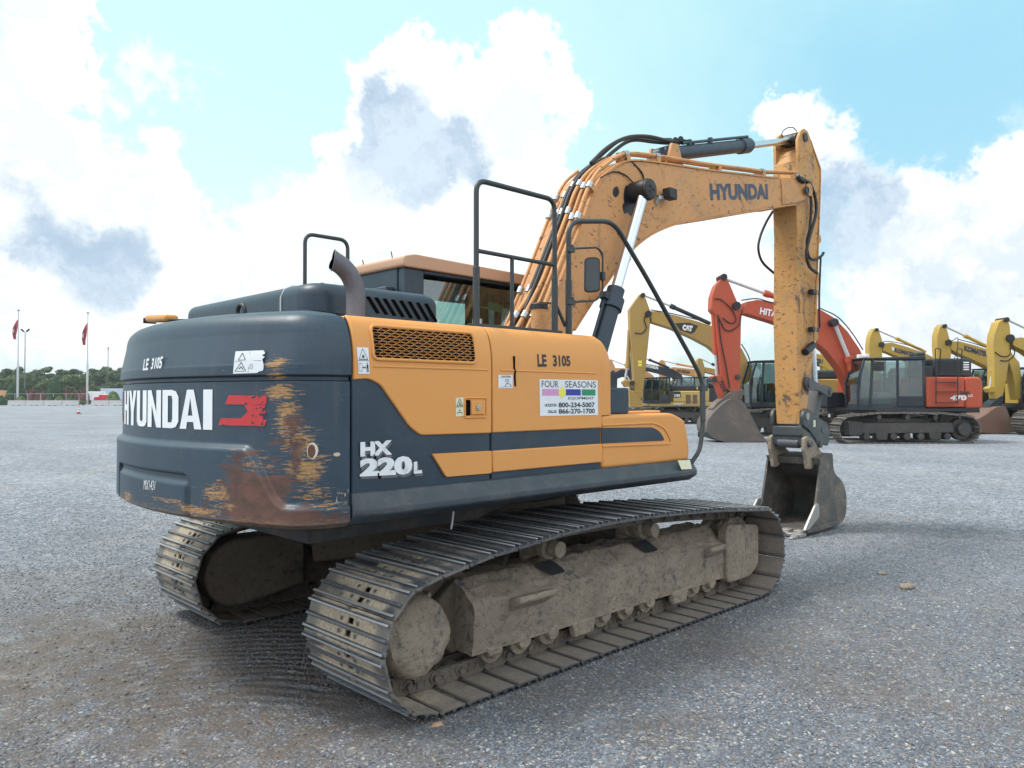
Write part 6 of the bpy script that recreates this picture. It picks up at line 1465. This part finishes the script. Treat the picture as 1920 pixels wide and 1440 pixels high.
bd = MB(); pts = [De.L(u, v, 1.453) for u, v in ((1262, 746), (1277, 745), (1276, 734), (1262, 734))]; bd.add([(p[0], 1.456, p[1]) for p in pts], [(0, 1, 2, 3)]); bd.build('number_panel', bgd, ds, recalc=False)
De.boom([(1150, 700), (1165, 692), (1188, 694), (1205, 710), (1220, 740), (1205, 752), (1190, 720), (1170, 706), (1152, 712)], mat=bgd)
De.poly([(1140, 700), (1150, 694), (1158, 700), (1156, 760), (1146, 770), (1138, 740)], -.25, .25, 'arm', bgd); De.ram((1195, 745), (1185, 720), (1172, 700), y=.45)

# --- yellow machines of the second row
C3 = generic('excavator', 'yellow excavator whose boom rises behind the cab of the red-orange one', 1745, 45, .95, komy,
 [(1656, 644), (1672, 642), (1700, 650), (1735, 662), (1758, 674), (1775, 700), (1780, 740), (1765, 745), (1752, 705), (1735, 690), (1700, 676), (1668, 662), (1656, 658)],
 [(1636, 619), (1642, 616), (1648, 618), (1655, 640), (1654, 680), (1650, 720), (1640, 722), (1632, 690), (1629, 650), (1631, 632)], ((1736, 660), (1680, 634), (1645, 619)), ('KOMATSU', [(1677, 660), (1718, 670), (1719, 662), (1678, 652)], navy), pins=((1645, 618, .1), (1654, 646, .16)))
C3.line([(1652, 648), (1660, 640), (1690, 644), (1730, 655)]); m = MB(); pts = [C3.L(u, v, .31) for u, v in ((1672, 657), (1677, 658), (1677, 651), (1672, 650))]; m.add([(p[0], .31*.95+.012, p[1]) for p in pts], [(0, 1, 2, 3)]); m.build('white_label', whit, C3.root, recalc=False)
D3 = generic('excavator', 'yellow excavator with navy letters on its boom above the red-orange hood', 1868, 41.6, 1.0, komy,
 [(1783, 640), (1800, 640), (1830, 648), (1860, 658), (1880, 668), (1900, 700), (1905, 745), (1885, 750), (1872, 710), (1855, 690), (1825, 675), (1795, 662), (1783, 655)],
 [(1762, 612), (1768, 609), (1774, 611), (1781, 636), (1784, 660), (1780, 700), (1774, 730), (1764, 735), (1760, 690), (1757, 650), (1757, 630)], ((1862, 655), (1808, 629), (1772, 612)), ('KOMATSU', [(1808, 658), (1853, 670), (1853, 660), (1808, 647)], navy), pins=((1773, 611, .1), (1780, 642, .16)))
D3.line([(1779, 644), (1790, 636), (1796, 635), (1794, 660), (1789, 672)], .02); D3.line([(1796, 636), (1830, 645), (1860, 656)])
E3 = generic('excavator', 'yellow excavator at the right edge with a rust brown bucket on the gravel', 1975, 37.5, 1.05, komy,
 [(1898, 636), (1915, 632), (1950, 640), (1990, 655), (2020, 690), (2030, 745), (2005, 750), (1990, 710), (1960, 685), (1925, 660), (1900, 648)],
 [(1872, 604), (1880, 599), (1890, 597), (1894, 612), (1896, 640), (1892, 680), (1886, 720), (1880, 745), (1868, 748), (1864, 720), (1864, 680), (1862, 650), (1864, 628)], ((1985, 645), (1932, 620), (1890, 600)), ('KOMATSU', [(1921, 652), (1975, 668), (1977, 655), (1923, 641)], navy), pins=((1889, 599, .11), (1896, 634, .18)), bcyl=((1868, 640), (1860, 698), (1856, 728)),
 bkt=[(1885, 762), (1868, 764), (1848, 778), (1828, 790), (1826, 800), (1842, 811), (1872, 814), (1905, 810)], bmat=bgred)
E3.poly([(1868, 768), (1858, 782), (1846, 786), (1852, 776), (1862, 764)], -.3, -.24, 'bucket_ear', bgred); E3.poly([(1884, 766), (1872, 782), (1862, 786), (1868, 776), (1878, 764)], .24, .3, 'bucket_ear', bgred)
E3.poly([(1852, 728), (1858, 724), (1884, 728), (1884, 736), (1856, 736)], -.2, .2, 'rocker_link', komy); E3.poly([(1853, 768), (1858, 756), (1878, 742), (1884, 748), (1876, 760), (1862, 772)], -.3, .3, 'quick_coupler', bgd)
E3.line([(1895, 640), (1893, 665), (1878, 668), (1866, 660)]); E3.line([(1900, 648), (1902, 665), (1890, 676), (1876, 676)]); E3.poly([(1893, 656), (1912, 680), (1920, 745), (1908, 750), (1900, 700), (1890, 672)], -.3, .3, 'boom_root', komy)
F3 = generic('excavator', 'yellow excavator between the raised arm and the red-orange boom', 1640, 50, .98, komy,
 [(1500, 655), (1522, 660), (1548, 668), (1566, 678), (1580, 700), (1592, 735), (1600, 765), (1580, 768), (1572, 740), (1560, 700), (1545, 688), (1520, 680), (1500, 672)],
 [(1544, 643), (1549, 640), (1556, 642), (1562, 660), (1562, 690), (1556, 740), (1546, 742), (1543, 700)], ((1530, 668), (1512, 660), (1500, 655)), ('KOMATSU', [(1506, 678), (1543, 682), (1543, 674), (1506, 668)], navy), pins=((1532, 683, .14),))
# small far machines
def far(label, u, D, k, body, boomp, armp, ac, txt=None, cc=None, bm_=None, mat=None):
    return generic('excavator', label, u, D, k, body, boomp, armp, ac, (txt, boomp and mat[1], mat[0]) if txt else None, cabcol=cc, boommat=bm_, pins=())
far('distant pale orange excavator with dark letters on its boom', 1340, 66, 1.0, hyo, [(1254, 691), (1262, 688), (1280, 690), (1302, 692), (1318, 700), (1330, 722), (1337, 750), (1328, 752), (1318, 730), (1302, 706), (1280, 702), (1256, 698)],
    [(1237, 677), (1241, 674), (1246, 677), (1251, 688), (1255, 700), (1252, 730), (1246, 735), (1241, 720), (1237, 700)], ((1310, 690), (1268, 682), (1246, 677)), 'HYUNDAI', mat=(blk, [(1269, 698), (1293, 701), (1293, 695), (1269, 692)]))
far('distant navy-boomed excavator with white letters on its boom', 1300, 60, 1.0, bgd, [(1190, 680), (1212, 682), (1234, 686), (1262, 692), (1278, 702), (1290, 730), (1296, 752), (1284, 752), (1276, 728), (1262, 708), (1234, 700), (1212, 695), (1190, 690)],
    [(1182, 666), (1187, 664), (1191, 672), (1193, 690), (1190, 730), (1184, 735), (1180, 700)], ((1255, 690), (1216, 674), (1188, 666)), 'HYUNDAI', mat=(whit, [(1212, 689), (1234, 693), (1234, 687), (1212, 683)]), cc=bgd)
far('small distant orange excavator seen at the far left of the machine row', 1215, 70, 1.0, hyo, [(1150, 690), (1170, 690), (1210, 694), (1225, 704), (1240, 735), (1228, 740), (1215, 712), (1195, 702), (1152, 700)],
    [(1140, 676), (1144, 673), (1148, 676), (1154, 690), (1150, 715), (1142, 718), (1139, 700)], ((1200, 692), (1170, 684), (1145, 674)))
far('distant ochre excavator with a pointed boom head behind the handrail bend', 1400, 62, 1.0, caty, [(1320, 688), (1332, 690), (1350, 694), (1375, 706), (1390, 740), (1378, 745), (1366, 716), (1345, 704), (1322, 698)],
    [(1308, 674), (1312, 671), (1317, 674), (1322, 690), (1321, 720), (1316, 750), (1309, 750), (1306, 700)], ((1360, 693), (1334, 682), (1315, 673)))
far('distant yellow excavator at the edge of the frame behind the second row', 1840, 60, 1.0, komy, [(1835, 700), (1850, 705), (1870, 720), (1880, 750), (1868, 752), (1855, 728), (1838, 712)], [(1828, 715), (1833, 712), (1838, 730), (1836, 750), (1830, 750)], ((1862, 712), (1848, 706), (1834, 713)))

# ------------------------------------------------------------------ far left: barriers, poles, hedges, trees
def leaf_mat(name, a, b_, c3=None):
    m, N, b = mat_new(name); oi = N.new('ShaderNodeObjectInfo'); n_ = N.noise(N.coord('Object'), .9, 5, .65)
    k = N.mix(N.ramp(n_, .35, .65), a, b_); k = N.mix(N.math('MULTIPLY', oi.outputs['Random'], .5), k, c3 or b_); N.put(b.inputs['Base Color'], k); b.inputs['Roughness'].default_value = .8; return m
leafd = leaf_mat('dark_green_leaves', (.035, .065, .035), (.075, .12, .05), (.10, .15, .07)); leafl = leaf_mat('light_green_leaves', (.06, .10, .035), (.12, .17, .06)); topi = leaf_mat('clipped_green_leaves', (.018, .050, .018), (.035, .085, .028), (.03, .07, .025)); redl = leaf_mat('dark_red_leaves', (.07, .028, .024), (.12, .045, .035)); bark = quick('grey_bark', (.14, .11, .09))
conc = paint('concrete', (.42, .43, .43), .85, dirt=.4, dcol=(.3, .29, .27), dscale=1, bmp=.1); alu = quick('brushed_pole', (.45, .47, .5), rough=.4)
def foliage(pts, size, n, rr, up=.4):
    """leaf clumps: small quads spread round the clump centres"""
    V_ = []; F_ = []
    for (c, r_) in pts:
        for _ in range(int(n*r_*r_)):
            d = Vector((rr.gauss(0, 1), rr.gauss(0, 1), rr.gauss(0, 1))).normalized(); q = c+Vector((d.x, d.y, d.z*.75))*r_*rr.uniform(.55, 1.08); s = size*rr.uniform(.6, 1.3)
            a = Vector((rr.gauss(0, 1), rr.gauss(0, 1), rr.gauss(0, .6))).normalized(); b = a.cross(d); b = b.normalized() if b.length > 1e-3 else a.orthogonal().normalized()
            i = len(V_); V_ += [q-a*s, q+b*s*.7, q+a*s, q-b*s*.7]; F_.append((i, i+1, i+2, i+3))
    return V_, F_
def make_tree(seed, H, W, mat):
    rr = random.Random(seed); root = empty('tree', '', 'tree'); t = MB(); tp = H*.66; lean = rr.uniform(-.05, .05)
    P = [Vector((0, 0, 0)), Vector((lean*tp*.5, 0, tp*.5)), Vector((lean*tp, 0, tp))]; t.tube(smooth_path(P, 4), list(np.linspace(.28, .14, 9)), 7); cl_ = []
    for k in range(11):
        z = H*(.36+.055*k); a = rr.uniform(0, 6.28); L = W*.5*rr.uniform(.35, 1.15)*(1-abs(z/H-.62)*.9); q = Vector((math.cos(a)*L, math.sin(a)*L, z+H*rr.uniform(.02, .08))); t.tube([Vector((lean*z, 0, min(z, tp))), (Vector((0, 0, z))+q)/2, q], [.1, .07, .03], 5); cl_.append((q, W*rr.uniform(.14, .24)))
        for _ in range(3): cl_.append((q+Vector((rr.uniform(-1, 1)*W*.15, rr.uniform(-1, 1)*W*.15, rr.uniform(-.4, .8)*W*.14)), W*rr.uniform(.08, .15)))
    cl_.append((Vector((lean*H, 0, H*.92)), W*.17)); cl_.append((Vector((W*.1, 0, H*.82)), W*.2))
    t.build('trunk', bark, root); V_, F_ = foliage(cl_, .32, 62, rr); c = MB(); c.add(V_, F_); c.build('crown', mat, root, recalc=False, smooth=0); return root
def copy_tree(o, loc, rz, sc):
    r_ = o.copy(); col.objects.link(r_); r_.location = loc; r_.rotation_euler = (0, 0, rz); r_.scale = sc
    for ch in o.children: c = ch.copy(); col.objects.link(c); c.parent = r_
    return r_
protos = [make_tree(3, 13.5, 7.5, leafd), make_tree(5, 12, 9, leafd), make_tree(8, 9, 9, leafl)]
rr = random.Random(4); spots = []
for i in range(36): spots.append((-70+i*11+rr.uniform(-7, 7), rr.uniform(245, 300), rr.choice((0, 1, 0, 1)), rr.choice((.72, .82, .9, .98))*rr.uniform(.92, 1.06)))
for i in range(12): spots.append((-50+i*30+rr.uniform(-14, 14), rr.uniform(222, 240), 2, rr.uniform(.5, .95)))
for u in (1268, 1284): spots.append((u, rr.uniform(120, 140), 2, .48))
used = set()
for (u, D, k, s_) in spots:
    loc = at(u, D); T = protos[k]
    if k not in used: used.add(k); T.location = loc; T.scale = (s_,)*3; o = T
    else: o = copy_tree(T, loc, rr.uniform(0, 6.28), (s_*rr.uniform(.9, 1.15), s_*rr.uniform(.9, 1.15), s_))
    if u > 1000: o['label'] = 'light green tree glimpsed between the far machines'; o['group'] = 'trees beyond the row of machines'
    elif k == 2: o['label'] = 'lighter green bushy tree in front of the dark treeline, far left'; o['group'] = 'light trees of the far treeline'
    else: o['label'] = 'tall dark green tree in the far treeline behind the flagpoles'; o['group'] = 'dark trees of the far treeline'
def bush(name, label, u, D, W, Hh, mat, seed, dome=False, cat='bush', group=None, cnt=55, sz=.13, full=False):
    rr = random.Random(seed); root = empty(name, label, cat, at(u, D), 0, group); cl_ = []
    V_ = []; F_ = []
    n = int(cnt*W*Hh*2)
    for _ in range(n):
        a = rr.uniform(0, 6.283); t = rr.uniform(0, 1); 
        prof_ = math.sqrt(max(0, 1-t**2.2)) if dome else math.sqrt(max(0, 1-t*t))*(.8+.3*noise.noise(Vector((math.cos(a)*2+seed, math.sin(a)*2, t*3))))
        r_ = W/2*prof_*rr.uniform(.93, 1.0 if dome else 1.1); z = Hh*t*(1 if dome else 1+.12*noise.noise(Vector((a*2, seed, 0)))); q = Vector((r_*math.cos(a), r_*math.sin(a), z+.05)); d = Vector((math.cos(a), math.sin(a), .5)).normalized()
        u1 = d.orthogonal().normalized(); u1 = (u1+Vector((rr.gauss(0, .5), rr.gauss(0, .5), rr.gauss(0, .5)))).normalized(); u2 = d.cross(u1).normalized(); s = sz*rr.uniform(.6, 1.4)
        i = len(V_); V_ += [q-u1*s, q+u2*s, q+u1*s, q-u2*s]; F_.append((i, i+1, i+2, i+3))
    c = MB(); c.add(V_, F_); c.build('foliage', mat, root, recalc=False, smooth=0); t = MB(); t.cyl((0, 0, 0), (0, 0, Hh*.5), .07, n=6)
    core = MB(); core.lathe([(W*.44*math.sqrt(max(0, 1-(i/8)**2.2)), Hh*.93*i/8) for i in range(8)], (0, 0, .05), (0, 0, 1), 14); core.build('inner_foliage', mat, root); t.build('stem', bark, root); return root
bush('clipped_shrub', 'tall clipped dome shrub behind the left flagpole', 30, 176, 4.2, 5.7, topi, 1, True); bush('clipped_shrub', 'tall clipped dome shrub between the two flagpoles', 103, 176, 3.9, 6.0, topi, 2, True)
for i, u in enumerate((52, 62, 72, 82, 126, 136, 147, 158)): bush('red_shrub', 'dark red leafed shrub in the hedge behind the concrete barriers', u, 190, 2.8, 3.4+.5*math.sin(i*2), redl, 20+i, False, group='dark red hedge shrubs')
for i, (u, lb) in enumerate(((40, 'low green shrub beside the foot of the left flagpole'), (94, 'low green shrub left of the foot of the middle dome shrub'), (111, 'low rounded shrub in front of the middle dome shrub'), (134, 'low green shrub behind the right end of the first barrier run'), (212, 'round green shrub behind the barriers by the counterweight'), (2, 'grey green shrub at the left edge of the frame'))): bush('low_shrub', lb, u, 170, 2.6 if u != 212 else 3.4, 2.0 if u != 212 else 3.0, leafl if i % 2 == 0 else topi, 40+i)
# spiky plant in the gap of the barriers
pl = empty('spiky_plant', 'spiky green plant in the gap between the two barrier runs', 'plant', at(156, 166)); m = MB(); rr = random.Random(2)
for k in range(46):
    a = rr.uniform(0, 6.28); L = rr.uniform(.9, 1.7); b = Vector((math.cos(a), math.sin(a), rr.uniform(.5, 1.6))).normalized(); m.tube([(0, 0, .2), b*L*.5+Vector((0, 0, .3)), b*L+Vector((0, 0, -.1))], [.07, .06, .01], 4)
m.build('leaves', leafl, pl); m = MB(); m.cyl((0, 0, 0), (0, 0, .5), .15, n=8); m.build('stem', bark, pl)
# concrete barriers
def barrier(u0, u1, D, label):
    a, b = at(u0, D), at(u1, D); d = (b-a); L = d.length; root = empty('concrete_barrier', label, 'barrier', (a+b)/2, math.atan2(d.y, d.x)); m = MB(); l = L/2-.05
    m.prism([(-.30, .0), (.30, .0), (.30, .12), (.16, .45), (.10, 1.12), (-.10, 1.12), (-.16, .45), (-.30, .12)], -l, l, 0); m.build('body', conc, root, bevel=.02)
    m = MB(); m.box(-l*.5, -.31, -.0, -l*.15, .31, .10); m.box(l*.15, -.31, 0, l*.5, .31, .10); m.build('forklift_slot', bgb, root); return root
for i, (a, b, lb) in enumerate(((15, 49, 'leftmost concrete barrier, under the left flagpole'), (49, 83, 'second concrete barrier from the left edge'), (83, 117, 'concrete barrier in front of the middle dome shrub'), (117, 150, 'concrete barrier just left of the spiky plant'), (171, 205, 'concrete barrier just right of the spiky plant'), (205, 239, 'concrete barrier disappearing behind the counterweight'))): barrier(a, b, 166, lb)
# cable rail above the barriers
cr_ = empty('cable_fence', 'low cable fence running behind the concrete barriers', 'fence', at(86, 172)); a = at(-20, 172)-cr_.location; b = at(172, 172)-cr_.location; m = MB(); m.bar(a+Vector((0, 0, 2.55)), b+Vector((0, 0, 2.55)), .07, .07); m.build('cable', alu, cr_)
for k in range(9): q = a.lerp(b, k/8); m = MB(); m.cyl(q, q+Vector((0, 0, 2.6)), .05, n=6); m.build('post', alu, cr_)
# flagpoles
def flagpole(u, utop, v, D, fl_, label):
    base = at(u, D); d = ray(utop, v); top = CAMP+d*(D/d.dot(Vector((CF.x, CF.y, 0)).normalized())); root = empty('flagpole', label, 'flagpole', base); H = top.z; m = MB(); m.lathe([(.22, 0), (.22, H*.45), (.13, H*.46), (.08, H)], (0, 0, 0), (0, 0, 1), 12); m.build('pole', alu, root); m = MB(); m.lathe([(.05, 0), (.28, .08), (.28, .2), (.05, .32)], (0, 0, H), (0, 0, 1), 10); m.build('finial', bgseat, root)
    lft = -Vector((CR.x, CR.y, 0)).normalized(); z0 = CAMP.z+(743-fl_[0])/FPX*D-.4; z1 = CAMP.z+(743-fl_[1])/FPX*D; rows = []
    for i in range(15):
        t = i/14; w_ = .15+1.05*math.sin(math.pi*min(1, t*.8+.06))*.9; z = z0+(z1-z0)*t; rows.append([(lft*(.12+w_*j/8+t*.35)+Vector((0, 0, z-.6*j/8*(1-t)))+Vector((.12*math.sin(j*2.2+i*.3), .12*math.cos(j*2.2), 0))) for j in range(9)])
    m = MB()
    for i in range(14):
        for j in range(8): m.mi = 1 if (i // 3) % 3 == 2 and j > 3 else 0; m.add([rows[i][j], rows[i][j+1], rows[i+1][j+1], rows[i+1][j]], [(0, 1, 2, 3)])
    f_ = m.build('flag', [paint('red_flag_cloth', (.42, .05, .06), .8, dirt=0, bmp=0), whit], root, recalc=False, smooth=60); s2 = f_.modifiers.new('thick', 'SOLIDIFY'); s2.thickness = .02; return root
flagpole(33, 36.5, 583, 173, (593, 634), 'left flagpole with a limp red and white flag'); flagpole(163.5, 166, 588, 173, (600, 645), 'right flagpole with a limp red flag, nearer the counterweight')
def lightpole(u, v, D, label, n_=2, mat=None):
    base = at(u, D); H = CAMP.z+(743-v)/FPX*D; root = empty('light_pole', label, 'light pole', base); m = MB(); m.lathe([(.16, 0), (.09, H)], (0, 0, 0), (0, 0, 1), 8); m.build('pole', bgseat, root); rt = Vector((CR.x, CR.y, 0)).normalized()
    for s_ in ((-1, 1) if n_ == 2 else (.01,)):
        m = MB(); c = rt*s_*.75+Vector((0, 0, H+.7)); m.bar(Vector((0, 0, H)), c, .07, .07); m.obox(c, (rt*s_+Vector((0, 0, .9)), (CF.x, CF.y, 0), Vector((0, 0, 1))-rt*s_*.6), (.5, .3, .14)); m.build('floodlight', bgd, root)
    return root
lightpole(46, 622, 215, 'twin-headed light pole right of the left flagpole'); lightpole(202, 656, 260, 'single light pole near the counterweight edge', 1)
# traffic cone
cn = empty('traffic_cone', 'red and white traffic cone alone on the gravel', 'cone', PZ(147.5, 776))
m = MB(); m.box(-.24, -.24, 0, .24, .24, .05); m.build('base', bgb, cn, bevel=.02); redc = paint('red_plastic', (.62, .035, .07), .5, dirt=.1, bmp=0)
m = MB()
for a, b, k in ((.05, .25, 0), (.25, .40, 1), (.40, .52, 0), (.52, .66, 1), (.66, .76, 0)): 
    m.mi = k; f = lambda z: .17*(1-(z-.05)/.72*.85); m.lathe([(f(a), a), (f(b), b)], (0, 0, 0), (0, 0, 1), 20)
m.build('cone_body', [redc, whit], cn)
# trucks and trailers parked beyond the barriers
def truck(u, D, L, H, label, bodym, cabm, rz, name='parked_truck', cat='truck'):
    root = empty(name, label, cat, at(u, D), rz); m = MB(); m.box(-L/2, -1.2, 1.0, L*.22, 1.2, H); m.build('cargo_body', bodym, root, bevel=.06); m = MB(); m.prism([(L*.25, .7), (L*.5, .7), (L*.5, 1.6), (L*.42, H*.78), (L*.25, H*.78)], -1.1, 1.1); c = m.build('cab', cabm, root, bevel=.08)
    m = MB(); m.prism([(L*.44, 1.55), (L*.495, 1.5), (L*.43, H*.70)], -1.11, 1.11); m.build('window', bgb, c); m = MB(); m.box(-L/2, -.5, .7, L*.5, .5, 1.0); m.build('chassis', bgb, root)
    for x in (-L*.36, -L*.24, L*.36):
        for y in (-1.05, 1.05): m = MB(); m.cyl((x, y-.13, .5), (x, y+.13, .5), .5, n=14); m.build('wheel', bgb, root, bevel=.03)
    return root
rz0 = YAW-math.pi/2+.1
truck(4, 205, 5.5, 3.6, 'orange lorry at the left edge behind the shrubs', hyo, whit, rz0); truck(186, 205, 5.5, 3.3, 'white box truck behind the right barriers', whit, whit, rz0)
truck(197, 195, 4.6, 2.4, 'red flatbed truck behind the right barriers', redc, redc, rz0+math.pi); truck(222, 225, 9, 4.3, 'large pale blue trailer truck next to the counterweight edge', quick('pale_blue_panel', (.45, .55, .68)), whit, rz0); truck(60, 208, 5, 2.4, 'low white truck glimpsed under the red hedge', whit, whit, rz0)
# loose stones lying apart from the crushed bed
for (u, v, s_, lb, mt_) in ((1700, 1103, .055, 'flat pale stone lying on the gravel to the right', mudc), (1655, 1077, .035, 'small pale stone on the gravel near the flat one', mudc), (820, 1361, .022, 'small tan pebble beside the near track', amber)):
    p = PZ(u, v); bm = bmesh.new(); bmesh.ops.create_icosphere(bm, subdivisions=2, radius=1)
    for q in bm.verts: q.co = Vector((q.co.x*1.6, q.co.y*1.1, q.co.z*.55))*s_*(1+.25*noise.noise(q.co*1.7))
    me = bpy.data.meshes.new('stone'); bm.to_mesh(me); bm.free(); me.materials.append(mudc if mt_ is mudc else quick('tan_stone', (.40, .26, .16))); o = bpy.data.objects.new('stone', me); col.objects.link(o); o.location = (p.x, p.y, s_*.3); tag(o, lb, 'stone')

# ------------------------------------------------------------------ humid air
hzb = MB(); hzb.box(-1600, -1600, -1, 1600, 1600, 45); m, N, b = mat_new('humid_air'); N.n.remove(b); pv = N.new('ShaderNodeVolumePrincipled'); pv.inputs['Color'].default_value = (.80, .88, .92, 1); pv.inputs['Density'].default_value = 0.0003; pv.inputs['Anisotropy'].default_value = .3
out = [n for n in N.n if n.type == 'OUTPUT_MATERIAL'][0]; N.link(pv.outputs[0], out.inputs['Volume']); hz_o = hzb.build('haze', m, smooth=0); tag(hz_o, kind='stuff')
